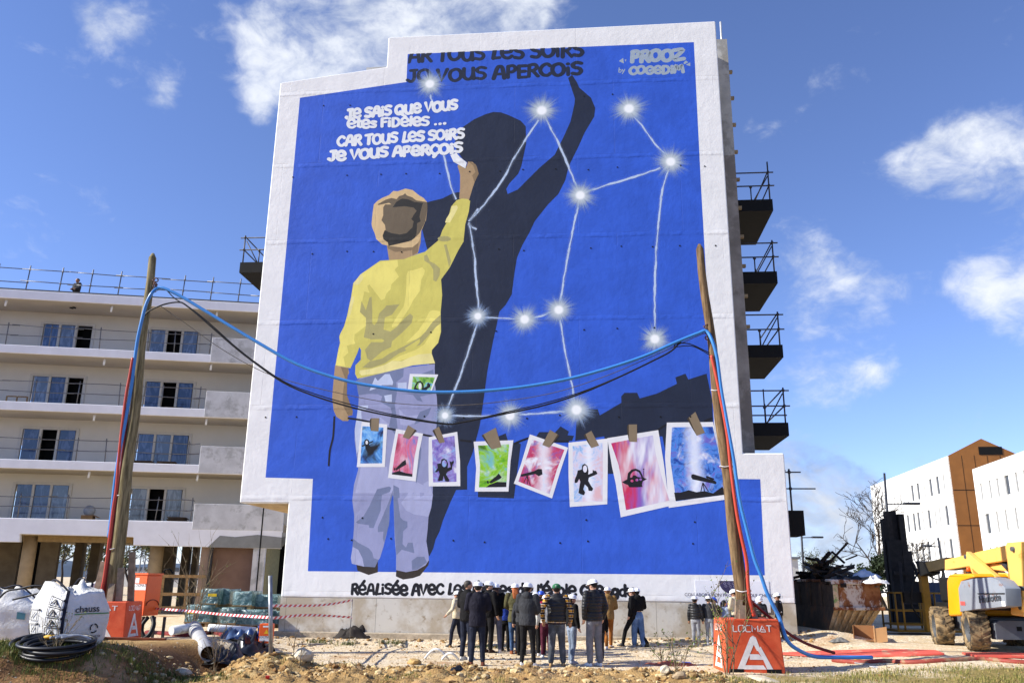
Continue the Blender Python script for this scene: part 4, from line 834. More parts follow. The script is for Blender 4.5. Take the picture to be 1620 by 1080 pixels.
for k, (zt_, zb) in enumerate(LV):
    mb = MB(); mb.box(SL, SR, .0, DEP, zb, zt_-.06 if k == 0 else zt_); sl = mb.build('balcony_floor', M_rend, APT); bevel(sl, .02)
    if k == 0:
        mb = MB(); mb.box(SL, SR, .05, DEP, zt_-.06, zt_+.03); mb.build('roof_upstand', mat('roof_felt', (110,110,108), .9), APT)
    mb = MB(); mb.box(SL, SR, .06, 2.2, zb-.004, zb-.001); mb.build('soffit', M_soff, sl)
# lowest band: deep to the left, stepping up over the carriage opening, deep again to the right
p = lambda x, y: lp(x, y)
z1 = 4.29; band = [(SL, z1), (SR, z1), (SR, lp(402,866.7)[1]), (lp(211,862)[0], lp(211,862)[1]), (lp(211,849)[0], lp(211,849)[1]), (lp(31,844)[0], lp(31,844)[1]), (lp(31,857)[0], lp(31,857)[1]), (SL, lp(0,856.5)[1])]
mb = MB(); mb.prism(band, PY_, 0, .25); bevel(mb.build('ground_band', M_rend, APT), .02)
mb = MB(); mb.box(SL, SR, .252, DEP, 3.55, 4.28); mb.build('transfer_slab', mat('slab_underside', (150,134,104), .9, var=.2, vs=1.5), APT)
mb = MB(); a = lp(330,850)[0]; zb_ = lp(402,866.7)[1]
mb.prism([(a, zb_+.01), (SR-.01, zb_+.01), (SR-.01, zb_+.75), (a+3.9, zb_+.68), (a+3.3, zb_+.52), (a+2.2, zb_+.62), (a+1.2, zb_+.5), (a+.5, zb_+.55)], PY_, -.012, -.002); mb.build('damp_patch', mat('damp_render', (128,130,130), .85, var=.12, vs=2), APT)
# the storeys' walls, openings cut between wall strips
WINS = [[(67,151,511.5,551.5), (236,318,520.5,559)], [(50,137,593.5,640), (228,310,602,650.5)], [(34,125,676.5,727), (216,303,684.5,738)], [(23,114,763.5,818), (205,293,770.5,825.5)]]
OPEN = [[(2,), (1,)], [(2,), (1,)], [(1,), ()], [(), (1,)]]
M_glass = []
for nm, c_ in (('reflect_blue', (40,66,112)), ('reflect_deep', (24,46,90)), ('reflect_pale', (84,100,126)), ('pane_grey', (104,108,112))):  # blue sky reflection painted into the panes' base colour
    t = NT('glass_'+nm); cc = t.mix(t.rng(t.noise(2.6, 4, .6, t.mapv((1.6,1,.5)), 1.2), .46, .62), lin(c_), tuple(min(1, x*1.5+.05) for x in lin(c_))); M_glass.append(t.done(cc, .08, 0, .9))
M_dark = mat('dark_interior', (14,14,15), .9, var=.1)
M_curt = mat('plastic_drape', (150,156,164), .4, var=.3, vs=3)
tops = [LV[1][0], LV[2][0], LV[3][0], z1]; ceil = [LV[0][1], LV[1][1], LV[2][1], LV[3][1]]
gi = 0
for k, ws in enumerate(WINS):
    zt0, zc = tops[k], ceil[k]; cur = SL
    rects = []
    for (a, b, c, d) in ws:
        xa, zb0 = lp(a, c, 2.2); xb, _ = lp(b, c, 2.2); rects.append((xa, xb, lp((a+b)/2, c, 2.2)[1]))
    extra = -6.8   # a further window of the same row, off to the left
    rects = [(extra, extra+rects[0][1]-rects[0][0], rects[0][2])]+rects
    mb = MB()
    for (xa, xb, zh) in rects:
        mb.box(cur, xa, 2.2, 2.45, zt0, zc); mb.box(xa, xb, 2.2, 2.45, zh, zc); cur = xb
    mb.box(cur, SR, 2.2, 2.45, zt0, zc); mb.build('storey_wall', M_wallp, APT)
    for j, (xa, xb, zh) in enumerate(rects):
        z0 = zt0+.02; fr = MB(); t_ = .09
        fr.box(xa-.05, xa+t_, 2.15, 2.33, z0, zh); fr.box(xb-t_, xb+.05, 2.15, 2.33, z0, zh); fr.box(xa+t_+.001, xb-t_-.001, 2.15, 2.33, zh-t_, zh+.04); fr.box(xa+t_+.001, xb-t_-.001, 2.17, 2.33, z0, z0+.06)
        w3 = (xb-xa-2*t_)/3
        for q in (1, 2): fr.box(xa+t_+w3*q-.055, xa+t_+w3*q+.055, 2.17, 2.32, z0+.061, zh-t_-.001)
        f = fr.build('window', M_frame, APT); op = OPEN[k][j-1] if j else ()
        for q in range(3):
            x0, x1 = xa+t_+w3*q+.056, xa+t_+w3*(q+1)-.056
            if q in op and j:
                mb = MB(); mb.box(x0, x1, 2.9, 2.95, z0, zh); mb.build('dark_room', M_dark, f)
            else:
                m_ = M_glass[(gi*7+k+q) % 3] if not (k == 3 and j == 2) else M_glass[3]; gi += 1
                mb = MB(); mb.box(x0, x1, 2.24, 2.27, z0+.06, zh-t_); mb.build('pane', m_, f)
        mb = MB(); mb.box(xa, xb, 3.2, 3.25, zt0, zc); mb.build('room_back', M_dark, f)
# solid parapets of raw render at the right-hand end
for k, (px, py) in enumerate(((336.5,533.5),(327,618),(318,705),(308,796))):
    s_, z_ = lp(px, py); mb = MB(); zb_ = [LV[1][1]+.02, LV[2][1]+.02, LV[3][1]+.02, z1-.35][k]
    mb.box(s_, SR, -.014, .16, zb_, z_); pa = mb.build('solid_parapet', M_rgrey, APT); bevel(pa, .015)
# joint where the two halves of the block meet
mb = MB(); s_ = lp(413, 850)[0]; mb.box(s_-.03, s_+.03, -.022, -.015, 0, 5.25); mb.build('expansion_joint', M_dark, APT)
# balcony guardrails of tube and board
PO = [[(5,565),(76,556),(156,559),(232,563),(275,558),(331,559)], [(53,634),(121,640),(188,640),(254,645),(313,652)], [(57,726),(120,728),(166,730),(211,733),(296,738)], [(28,818),(105,820),(180,822),(245,825),(301,828)]]
for k, posts in enumerate(PO):
    zt0 = tops[k]; ss = [lp(px, py, .1)[0] for px, py in posts]; end = [9.3, 9.2, 9.2, 9.25][k]
    g = MB()
    for h in (.52, 1.0):
        cur = SL+.2; L_ = 2.9
        while cur < end-.3:
            e = min(cur+L_+.35, end); o_ = rnd.uniform(-.035, .035); g.tube([(cur, .12, zt0+h+o_), ((cur+e)/2, .11, zt0+h+rnd.uniform(-.04,.03)), (e, .12, zt0+h-o_)], .020, 5); cur += L_
    gr = g.build('guardrail', M_steel, APT)
    for s_ in [SL+1, -5.6, -2.8]+ss:
        q = MB(); lean = rnd.uniform(-.06, .06); q.tube([(s_, .09, zt0-.05), (s_+lean, .09, zt0+1.12)], .024, 6); q.ball((s_+lean*.5, .10, zt0+.52), .05, nu=6, nv=4); q.ball((s_+lean*.9, .10, zt0+1.0), .05, nu=6, nv=4); q.build('post', M_steel, gr)
g = MB(); zt0 = 15.22
for h in (.50, 1.12):
    cur = SL
    while cur < SR-1: g.tube([(cur, .35, zt0+h+rnd.uniform(-.05,.05)), (cur+2.6, .35, zt0+h+rnd.uniform(-.06,.04))], .024, 5); cur += 2.2
gr = g.build('roof_guardrail', M_steel, APT)
for px in (-60, -10, 40, 93, 141, 187, 289, 334, 378):
    s_ = lp(px, 460, .35)[0]; q = MB(); q.tube([(s_, .36, zt0-.1), (s_+.05, .36, zt0+1.35)], .028, 6); q.ball((s_+.02, .36, zt0+.5), .055, nu=6, nv=4); q.ball((s_+.04, .36, zt0+1.12), .055, nu=6, nv=4); q.build('post', M_steel, gr)
# rainwater spouts under the slabs
M_sp = mat('white_spout', (222,224,228), .4, var=.03)
for px, py, k in ((7,478,0),(175,487,0),(342,495,0),(163,573,1),(333,577,1),(147,661,2),(325,668,2),(139,750,3),(311,757,3)):
    s_, z_ = lp(px, py, .15); zc = ceil[k]; mb = MB(); mb.cyl((s_, .35, zc+.03), (s_, .30, zc-.32), .055, .05, 10); mb.build('rain_spout', M_sp, APT)
# clutter lying on the balconies
M_wood = mat('raw_timber', (158,126,84), .8, var=.3, vs=5); M_ply = mat('old_ply', (96,76,56), .85, var=.3, vs=5); M_cardb = mat('cardboard', (164,124,80), .8, var=.12, vs=4)
def lap(px, py, depth): s_, z_ = lp(px, py, depth); return LO+LU*s_+LNB*depth+Vector((0,0,z_))
mb = MB(); s_ = lp(9, 630, .9)[0]; z_ = tops[1]
for x in (0, .46, .92): mb.box(s_+x, s_+x+.06, .9, .95, z_, z_+.42)
for z in (0, .38): mb.box(s_+.061, s_+.459, .905, .945, z_+z, z_+z+.06); mb.box(s_+.521, s_+.919, .905, .945, z_+z, z_+z+.06)
def on_apt(mb): mb.v = [tuple(LO+LU*x+LNB*y+Vector((0,0,z))) for x, y, z in mb.v]; return mb
on_apt(mb).solo('timber_frame', M_wood, 'small open timber frame leaning on the second balcony from the top', 'frame')
for px, k, lab in ((233, 2, 'left stack of brown slats under the window of the third balcony'), (267, 2, 'right stack of brown slats under the window of the third balcony'), (268, 1, 'flat stack of brown boards beside the open window of the second balcony'), (295, 3, 'low stack of brown boards at the end of the lowest balcony')):
    s_ = lp(px, 700, 1.6)[0]; z_ = tops[k]+.005; st = thing('board_stack', lab, 'boards', tuple(LO+LU*s_+LNB*1.6+Vector((0,0,z_))), LTH)
    for q in range(6):
        mb = MB(); o_ = rnd.uniform(-.06,.06); mb.box(-.42+o_, .42+o_, -.3, .3, q*.048, q*.048+.036); mb.build('board', M_ply, st)
s_ = lp(139, 820, 1.0)[0]; z_ = tops[3]+.005; mb = MB(); mb.box(s_-.26, s_+.26, .8, 1.2, z_, z_+.24); mb.obox((s_+.36, 1.0, z_+.20), (.11,0,-.05), (0,.19,0), (.008,0,.01)); bx = on_apt(mb).solo('cardboard_box', M_cardb, 'brown cardboard box with an open flap on the lowest balcony', 'box')
mb = MB(); mb.ball((s_+.02, 1.0, z_+.46), .28, .2, .26, 10, 7); on_apt(mb); me_ = mb; sb = mb.solo('plastic_sack', M_curt, 'crumpled pale plastic sack on top of the cardboard box on the balcony', 'sack')
mb = MB(); s_ = lp(190, 553, 1.0)[0]; mb.ball((s_, 1.0, tops[0]+.10), .22, .16, .10, 10, 6); on_apt(mb).solo('crumpled_sheet', M_curt, 'small crumpled white sheet on the topmost balcony floor', 'sheet')
# ground floor: columns, piers, infill wall and dark rooms
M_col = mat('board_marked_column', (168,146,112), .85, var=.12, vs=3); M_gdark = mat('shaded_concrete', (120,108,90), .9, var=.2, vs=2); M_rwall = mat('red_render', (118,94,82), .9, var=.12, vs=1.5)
for px, r_ in ((43,.30), (246,.32)):
    s_ = lp(px, 890, 1.2)[0]; mb = MB(); mb.cyl((s_, 1.2, 0), (s_, 1.2, 3.55), r_, r_, 20); mb.build('round_column', M_col, APT)
for px, w in ((125,.21), (151,.24), (268,.29), (294,.21), (309,.15)):
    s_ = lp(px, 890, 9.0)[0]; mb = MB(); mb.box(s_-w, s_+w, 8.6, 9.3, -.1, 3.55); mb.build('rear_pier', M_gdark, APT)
def gwall(x0, x1, d, m, nm='infill_wall', dd=.2, z1_=3.55):
    a, b = lp(x0, 900, d)[0], lp(x1, 900, d)[0]; mb = MB(); mb.box(a, b, d, d+dd, -.2, z1_); return mb.build(nm, m, APT)
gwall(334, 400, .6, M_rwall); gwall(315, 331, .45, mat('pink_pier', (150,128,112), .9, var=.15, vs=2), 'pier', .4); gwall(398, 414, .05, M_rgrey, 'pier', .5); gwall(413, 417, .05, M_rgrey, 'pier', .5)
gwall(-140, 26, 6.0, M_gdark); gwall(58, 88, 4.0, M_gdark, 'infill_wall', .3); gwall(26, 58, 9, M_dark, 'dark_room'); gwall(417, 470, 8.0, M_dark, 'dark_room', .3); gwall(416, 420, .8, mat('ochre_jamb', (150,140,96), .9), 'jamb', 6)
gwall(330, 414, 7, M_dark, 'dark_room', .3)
s_ = lp(323, 870, .35)[0]; mb = MB(); mb.tube([(s_+.35, .3, 3.5), (s_+.33, .3, 1.2)], .09, 8); mb.build('downpipe', mat('dark_downpipe', (44,46,52), .5), APT)
mb = MB(); a, b = lp(60, 850, .8)[0], lp(211, 850, .8)[0]; mb.box(a, b, .8, 1.5, 3.3, 3.549); mb.build('edge_beam', mat('beam_ochre', (146,122,82), .9, var=.15), APT)
gl = MB(); a, b = lp(254, 940, .5)[0], lp(330, 940, .5)[0]
RT2 = []
for x in (a, (a+b)/2, b-.12): RT2.append((x, x+.10, .46, .52, .0, 1.9))
for z in (.35, .95, 1.75):
    mb = MB(); mb.box(a-.1, b+.05, .42, .458, z, z+.14); mb.build('timber_rail', M_wood, APT)
for r_ in RT2:
    mb = MB(); mb.box(*r_); mb.build('timber_post', M_wood, APT)
# ------------------------------------------------------------------ far background
hl = MB(); rr = random.Random(2); N = 150
ring = []
for i in range(N):
    a = R(-80+160*i/(N-1)); d = 2300; h = (60+70*(vnoise(np.array([i*.09]), np.array([3.3]))[0])+35*(vnoise(np.array([i*.31]), np.array([8.1]))[0]))*(.36 if i < 80 else .12)
    ring.append((math.sin(a)*d, math.cos(a)*d, h))
vs = []
for x, y, h in ring: vs += [(x*.93, y*.93, -5), (x*.96, y*.96, h*.55), (x, y, h), (x*1.1, y*1.1, h*.4)]
hl.smooth = True; hl.add(vs, [(4*i+k, 4*i+4+k, 4*i+5+k, 4*i+1+k) for i in range(N-1) for k in range(3)])
o = hl.build('hills', mat('far_hills', (74,88,104), .9, var=.2, vs=.01)); tag(o, kind='structure')

def ribbon_tree(name, label, base, h, spread, lev, seed, mats, leaves=0, leafr=.1, group=None, trunk_r=.12, upright=.5, minr=.004):
    rr = random.Random(seed); t = thing(name, label, 'tree' if h > 2 else 'shrub', tuple(base), 0, group); mb = MB(); tips = []
    def grow(p, d, L, r, l):
        n = 4; pts = [p.copy()]; q = p.copy(); dd = d.copy()
        for i in range(n):
            dd = (dd+Vector((rr.gauss(0,.16), rr.gauss(0,.16), rr.gauss(.05,.1)*upright))).normalized(); q = q+dd*(L/n); pts.append(q.copy())
            if l < lev and i >= 1:
                for _ in range(rr.choice((1, 1, 2))):
                    ax = Vector((rr.gauss(0,1), rr.gauss(0,1), rr.gauss(.15,.5))).normalized(); grow(q, (dd*.75+ax*spread).normalized(), L*rr.uniform(.5,.72), r*.5, l+1)
        mb.tube(pts, [max(r*(1-.62*i/n), minr) for i in range(n+1)], 5 if l == 0 else 4 if l < 2 else 3, False)
        if l >= lev-1: tips.extend(pts[1:])
    grow(Vector((0,0,-.05)), Vector((0,0,1)), h*.62, trunk_r, 0); mb.build('trunk', mats[0], t)
    if leaves:
        lf = MB()
        for i in range(leaves):
            c = rr.choice(tips)+Vector((rr.gauss(0,1), rr.gauss(0,1), rr.gauss(0,1)))*leafr*1.5; n = Vector((rr.gauss(0,1), rr.gauss(0,1), rr.gauss(.4,1))).normalized(); a = n.orthogonal().normalized(); b = n.cross(a); s = leafr*rr.uniform(.5,1.2)
            lf.m = rr.randrange(len(mats)-1); lf.add([c+a*s, c+b*s*.6, c-a*s, c-b*s*.6], [(0,1,2,3)])
        lf.build('crown', mats[1:], t)
    return t
M_bark = mat('dark_bark', (58,50,44), .9, var=.3, vs=8); M_lfa = mat('leaf_dull', (78,88,52), .8); M_lfb = mat('leaf_dark', (44,56,34), .8); M_lfc = mat('leaf_straw', (122,116,76), .8)
def ground_at(px, Y):
    q = at(px, 900, Y); return Vector((q.x, q.y, hz(q.x, q.y)))
ribbon_tree('bare_tree', 'bare leafless tree rising behind the rusty skip', ground_at(1384, 62), 6.8, .8, 4, 41, [M_bark], trunk_r=.15, upright=.9, minr=.016)
ribbon_tree('bare_tree', 'thin bare sapling in front of the white office block', ground_at(1455, 60), 4.4, .6, 4, 8, [M_bark], trunk_r=.07, minr=.014)
ribbon_tree('evergreen_bush', 'dark dense bush between the skip and the formwork tower', ground_at(1396, 50), 2.7, .9, 3, 12, [M_bark, M_lfb, M_lfb], leaves=6000, leafr=.10)
for k, (px, Y, h, lab) in enumerate(((103, 78, 6.2, 'scrubby olive tree seen through the ground floor, left of the poles'), (138, 84, 5.2, 'low scrubby tree seen between two dark piers'), (164, 74, 8, 'twiggy tree seen just left of the left pole'), (212, 80, 7.0, 'twiggy tree seen between the left pole and the orange cabinet'), (1306, 150, 6.5, 'small distant tree above the skip rim'), (1322, 160, 8, 'yellowish distant tree above the rubble in the skip'))):
    ribbon_tree('scrub_tree', lab, ground_at(px, Y), h, .9, 3, 30+k, [M_bark, M_lfa, M_lfc, M_lfb], leaves=2200, leafr=.13, trunk_r=.14)
# the two white office blocks
M_wht = mat('white_cladding', (224,224,220), .6, var=.03, vs=.6); M_brn = mat('copper_cladding', (150,98,46), .5, .1, .4, var=.12, vs=.8); M_slit = mat('window_slit_glass', (64,68,74), .35, 0, .4, var=.3, vs=1.0); M_rev = mat('window_reveal', (170,170,168), .7)
def office(name, label, A, B, z_top, z_base, depth_vec, rows, slits, nm_seed):
    # facade from ground point A to B (far to near); faces left, depth runs to the right
    u = Vector((B.x-A.x, B.y-A.y, 0)); L = u.length; u.normalize(); n = Vector((u.y, -u.x, 0));
    if n.dot(Vector((-1,-1,0))) < 0: n = -n
    th = thing(name, label, 'building', (A.x, A.y, 0)); rr = random.Random(nm_seed)
    fn = lambda s, z, d: (u.x*s-n.x*d, u.y*s-n.y*d, z)
    mb = MB(); hole = []
    rows_z = [(z_base+(z_top-z_base)*a, z_base+(z_top-z_base)*b) for a, b in rows]
    cur = z_base
    for (za, zb) in rows_z:
        mb.prism([(0,cur),(L,cur),(L,za),(0,za)], fn, 0, .35)
        s = .0; xs_l = []; x = rr.uniform(1.0, 1.8)
        while x < L-1.6:
            w = rr.choice((.34,.34,.80,.80)); xs_l.append((x, x+w)); x += w+rr.uniform(.7, 1.5)
        c_ = 0
        for (a, b) in xs_l:
            mb.prism([(c_,za),(a,za),(a,zb),(c_,zb)], fn, 0, .35); c_ = b
        mb.prism([(c_,za),(L,za),(L,zb),(c_,zb)], fn, 0, .35)
        hole += [(a, b, za, zb) for a, b in xs_l]; cur = zb
    mb.prism([(0,cur),(L,cur),(L,z_top),(0,z_top)], fn, 0, .35); mb.build('wall', M_wht, th)
    for (a, b, za, zb) in hole:
        q = MB(); q.prism([(a+.002,za+.002),(b-.002,za+.002),(b-.002,zb-.002),(a+.002,zb-.002)], fn, .10, .16); q.build('window', M_slit, th)
    return th, u, n, L, fn
rows = [(.12,.24),(.33,.46),(.55,.68),(.77,.89)]
def gp(px, py, Y): q = at(px, py, Y); return Vector((q.x, q.y, 0)), q.z
A, za = gp(1377, 770, 112); B, zb = gp(1500, 719, 84); ztop = (za+zb)/2
th, u, n, L, fn = office('office_block', 'white slit-windowed office block with the copper clad gable, farther of the two', A, B, ztop, -.5, None, rows, None, 4)
mb = MB(); G0 = B-A+u*.02; ux = -n
s_ = 0
while project(B+ux*s_)[0] < 1589 and s_ < 40: s_ += .1
w = 2*s_; rp = B+ux*s_; ridge = at(1589, 694, rp.y).z
def gfn(s, z, d): p = G0+ux*s-u*d; return (p.x, p.y, z)
mb.prism([(.0,-.5),(w,-.5),(w,ztop),(w*.5,ridge),(.0,ztop)], gfn, .0, .4); mb.build('copper_gable', M_brn, th)
for z in (ztop*.28, ztop*.52, ztop*.76): 
    mb = MB(); mb.prism([(.02,z),(w,z),(w,z+.06),(.02,z+.06)], gfn, -.02, -.004); mb.build('panel_joint', M_dark, th)
for k in range(1, 9):
    mb = MB(); mb.prism([(k*1.2,0),(k*1.2+.03,0),(k*1.2+.03,ztop),(k*1.2,ztop)], gfn, -.018, -.003); mb.build('panel_seam', M_dark, th)
mb = MB(); s_ = w*.44; mb.prism([(s_,ztop+.05),(s_+2.2,ztop+.05),(s_+2.2,ztop+.85),(s_,ztop+.85)], gfn, -.05, -.01); mb.build('louvre', M_dark, th)
mb = MB(); fz = lambda s, z, d: fn(s, z, d); mb.prism([(.0,-.5),(L-.6,-.5),(L-.6,ztop-.05),(0,ztop-.05)], fn, .45, w-.3); mb.build('block_body', M_wht, th)
A2, za2 = gp(1538, 742, 66); B2, zb2 = gp(1690, 688, 50); zt2 = (za2+zb2)/2
th2, u2, n2, L2, fn2 = office('office_block', 'nearer white office block cut off by the right edge of the photo', A2, B2, zt2, -.5, None, rows, None, 9)
mb = MB(); mb.prism([(.0,-.5),(L2,-.5),(L2,zt2-.05),(0,zt2-.05)], fn2, .45, 14); mb.build('block_body', M_wht, th2)
q = at(1577, 727, 60); mb = MB(); c0 = A2+u2*9-n2*1.0; mb.tube([(c0.x-A2.x, c0.y-A2.y, zt2-.1), (c0.x-A2.x, c0.y-A2.y, zt2+.7)], .06, 6); mb.tube([(c0.x-A2.x-.5, c0.y-A2.y, zt2+.5), (c0.x-A2.x, c0.y-A2.y, zt2+.5)], .12, 6); mb.build('roof_camera', M_dsteel, th2)
# street lamps
def street_lamp(px, Y, ptop, arm_y, arm_px, label):
    b = ground_at(px[0], Y); tp = at(px[1], ptop, Y); th = thing('street_lamp', label, 'street lamp', tuple(b), 0, 'street lamps beyond the site')
    mb = MB(); mb.tube([(0,0,-.2), (tp.x-b.x, 0, tp.z-b.z)], [.10,.06], 8); mb.build('pole', M_lamp, th)
    ar = at(arm_px[0], arm_y, Y); br_ = at(arm_px[1], arm_y, Y); mb = MB(); z = ar.z-b.z; mb.tube([(ar.x-b.x,0,z),(br_.x-b.x,0,z+.05)], .035, 6); mb.build('arm', M_lamp, th)
    mb = MB(); L_ = br_.x-ar.x; mb.box(ar.x-b.x+L_*.5, br_.x-b.x, -.14, .14, z-.02, z+.10); bevel(mb.build('lamp_head', M_lamp, th), .03); return th
M_lamp = mat('lamp_grey_paint', (52,56,64), .5, .2)
street_lamp((1270,1266), 58, 814, 850, (1267,1302), 'dark street lamp standing right beside the mural wall')
street_lamp((1408,1399), 46, 748, 797, (1404,1455), 'dark street lamp rising over the formwork tower')
street_lamp((1493,1484), 52, 850, 864.5, (1486,1461), 'thin street lamp whose arm points left in front of the white office block')
# low building and fence line seen past the wall's corner, and through the ground floor
def block(name, label, px0, px1, py_top, Y, m, d=8):
    a, b = at(px0, py_top, Y), at(px1, py_top, Y); mb = MB(); x0, x1 = sorted((a.x, b.x)); mb.box(x0, x1, Y, Y+d, -.5, (a.z+b.z)/2)
    th = thing(name, label, 'building', ((x0+x1)/2, Y, 0)); mb.build('wall', m, th, world=True); return th, x0, x1, (a.z+b.z)/2
M_far = mat('far_render', (196,194,188), .8, var=.1, vs=.4)
th, x0, x1, z = block('low_house', 'small pale house far behind the right corner of the wall', 1240, 1262, 884, 150, M_far)
mb = MB(); mb.box(x0-.4, x1+.4, 149.6, 158.4, z+.01, z+.4); mb.build('roof', mat('grey_roof', (110,112,116), .8), th, world=True)
th, x0, x1, z = block('far_apartments', 'long pale building far away, seen through the open ground floor', 194, 345, 899, 150, M_far, 12)
for i in range(16):
    for j in range(2):
        mb = MB(); x = x0+1+i*(x1-x0-2)/16; mb.box(x, x+.6, 149.9, 149.99, 1.4+j*1.3, 2.1+j*1.3); mb.build('window', M_slit, th, world=True)
# tower cranes seen as lattice masts
def crane(px, Y, w, label):
    b = ground_at(px, Y); th = thing('tower_crane', label, 'crane', tuple(b), 0, 'tower cranes far beyond the left block'); mb = MB(); H_ = 36
    for sx in (-w, w):
        for sy in (-w, w): mb.tube([(sx,sy,0),(sx,sy,H_)], .09, 4)
    k = 0
    while k*1.6 < H_-1.6:
        z = k*1.6; s_ = 1 if k % 2 else -1
        for sy in (-w, w): mb.tube([(-w*s_,sy,z),(w*s_,sy,z+1.6)], .06, 4, False)
        for sx in (-w, w): mb.tube([(sx,-w*s_,z),(sx,w*s_,z+1.6)], .06, 4, False)
        k += 1
    mb.build('mast', M_cr, th); jb = MB()
    for k2 in (-.5, .5): jb.tube([(-12,k2,H_),(30,k2,H_)], .09, 4)
    jb.tube([(-10,0,H_+1.2),(30,0,H_+1.0)], .08, 4)
    for i in range(40): jb.tube([(-10+i,-.5,H_),(-9.5+i,0,H_+1.1)], .05, 4, False); jb.tube([(-9.5+i,0,H_+1.1),(-9+i,.5,H_)], .05, 4, False)
    jb.build('jib', M_cr, th)
M_cr = mat('crane_grey', (130,136,148), .6)
crane(233, 120, .75, 'pale lattice crane mast seen right of the left pole'); crane(146, 150, .7, 'thinner lattice crane mast seen left of the left pole')
# ------------------------------------------------------------------ poles, cables, ballast blocks
M_pole = mat('treated_pole', (124,98,66), .85, var=.35, vs=9, bump=.4, bs=24, bd=.01); 
t = NT('grey_pole'); v = t.mapv((9,9,.8)); c = t.mix(t.rng(t.noise(2, 6, .65, v), .35, .65), lin((96,88,62)), lin((150,138,104))); t.bump(t.noise(4, 5, .6, v), .4, .01); M_pole2 = t.done(c, .85, 0, .15)
t = NT('brown_pole'); v = t.mapv((9,9,.8)); c = t.mix(t.rng(t.noise(2, 6, .65, v), .35, .65), lin((84,66,46)), lin((134,110,80))); t.bump(t.noise(4, 5, .6, v), .4, .01); M_pole = t.done(c, .85, 0, .15)
M_bcab = mat('blue_conduit', (60,130,200), .35, spec=.5, var=.06); M_rcab = mat('red_conduit', (186,66,46), .45, spec=.4, var=.1); M_kcab = mat('black_cable', (18,18,20), .5, var=.1); M_gcab = mat('thin_grey_cable', (90,84,78), .6)
M_tie = mat('cable_tie_white', (220,220,220), .5)
YR, YL = 19.9, 21.7
t = NT('block_orange'); c0 = t.mix(t.rng(t.noise(3, 6, .65), .35, .7), lin((206,76,40)), lin((222,98,58))); c0 = t.mix(t.rng(t.vor(14), .09, .05), c0, lin((120,62,44))); c0 = t.mix(t.rng(t.noise(1.6, 8, .7), .60, .72), c0, lin((190,96,66))); t.bump(t.noise(26, 5, .6), .25, .01); M_or = t.done(c0, .6, 0, .3)
M_stencil = mat('stencil_white', (228,222,216), .7, var=.1, vs=10)
LG = {'L': (.72, [[(.1,1),(.1,.08),(.2,0),(.62,0)]]), 'O': (.92, [[(.40,1),(.22,1),(.08,.86),(.08,.14),(.22,0),(.40,0)],[(.50,0),(.66,0),(.8,.14),(.8,.86),(.66,1),(.50,1)]]), 'C': (.85, [[(.72,1),(.24,1),(.08,.86),(.08,.14),(.24,0),(.72,0)]]), 'M': (1.0, [[(.08,0),(.08,1),(.46,.35),(.84,1),(.84,0)]]), 'A': (.92, [[(.04,0),(.44,1),(.62,.55)],[(.68,.4),(.84,0),(.2,0)],[(.3,.34),(.6,.34)]]), 'T': (.8, [[(.02,1),(.72,1)],[(.38,.9),(.38,0)]])}
def ballast(name, label, org, sx, sy, sz, taper, faces):
    b = thing(name, label, 'concrete block', tuple(org), 0, 'orange ballast blocks holding the poles'); tx, ty = taper
    mb = MB(); v = [(-sx,-sy,0),(sx,-sy,0),(sx,sy,0),(-sx,sy,0),(-sx+tx,-sy+ty,sz),(sx-tx,-sy+ty,sz),(sx-tx,sy-ty,sz),(-sx+tx,sy-ty,sz)]
    mb.add(v, [(0,3,2,1),(4,5,6,7),(0,1,5,4),(1,2,6,5),(2,3,7,6),(3,0,4,7)]); bevel(mb.build('concrete_body', M_or, b), .025, 2)
    for f in faces:
        sg = [(v[0], v[1], v[5], v[4]), (v[1], v[2], v[6], v[5]), (v[3], v[0], v[4], v[7])][f]; q = [Vector(x) for x in sg]
        n_ = (q[1]-q[0]).cross(q[3]-q[0]).normalized()
        pl = lambda u, w: (q[0]*(1-u)+q[1]*u)*(1-w)+(q[3]*(1-u)+q[2]*u)*w
        hgt_l = .115 if f == 0 else .115
        geo = lambda uu, vv, k: tuple(pl(.14+.72*uu, .77+vv*hgt_l)+n_*(.004+.0002*k))
        m_ = text_mesh('LOCMAT', .075, geo, 0, font=LG, smooth=False, ends=False); m_.build('stencil_lettering', M_stencil, b)
        A_ = [(.5,.70),(.55,.66),(.80,.10),(.70,.08),(.54,.28),(.40,.28),(.52,.46),(.5,.50),(.30,.16),(.62,.16),(.62,.08),(.20,.08),(.455,.66)]
        lo = []
        for part in ([(.20,.08),(.305,.08),(.505,.535),(.55,.42),(.62,.42),(.55,.665),(.50,.70),(.45,.665)], [(.307,.085),(.69,.085),(.64,.16),(.34,.16)], [(.42,.26),(.66,.26),(.58,.36),(.42,.36)], [(.645,.26),(.70,.085),(.80,.085),(.62,.50),(.56,.44)]):
            mb = MB(); mb.sheet(part, lambda u, w: tuple(pl(u, w)+n_*.004)); lo.append(mb)
        m_ = MB()
        for k, l_ in enumerate(lo): m_.add([tuple(Vector(p)+n_*.0003*k) for p in l_.v], l_.f)
        m_.build('stencil_emblem', M_stencil, b)
    return b
g = seat(1195, 1050); a = at(1147, 1048, 19.35); bq = at(1243, 1048, 19.35); bw = (bq.x-a.x)/2
ob = Vector(((a.x+bq.x)/2, 19.35+bw*.9, hz((a.x+bq.x)/2, 19.6)-.03)); topz = at(1190, 979, 19.4).z
BR = ballast('ballast_block', 'orange stencilled concrete block under the right wooden pole', ob, bw, bw*.85, topz-ob.z, (.06,.05), (0, 2))
mb = MB()
for sx in (-.62, .62): mb.box(sx*bw*1.0-.16, sx*bw*1.0+.16, -bw*.85-.004, -bw*.85+.2, 0, .10)
mb.build('fork_slot', M_dark, BR)
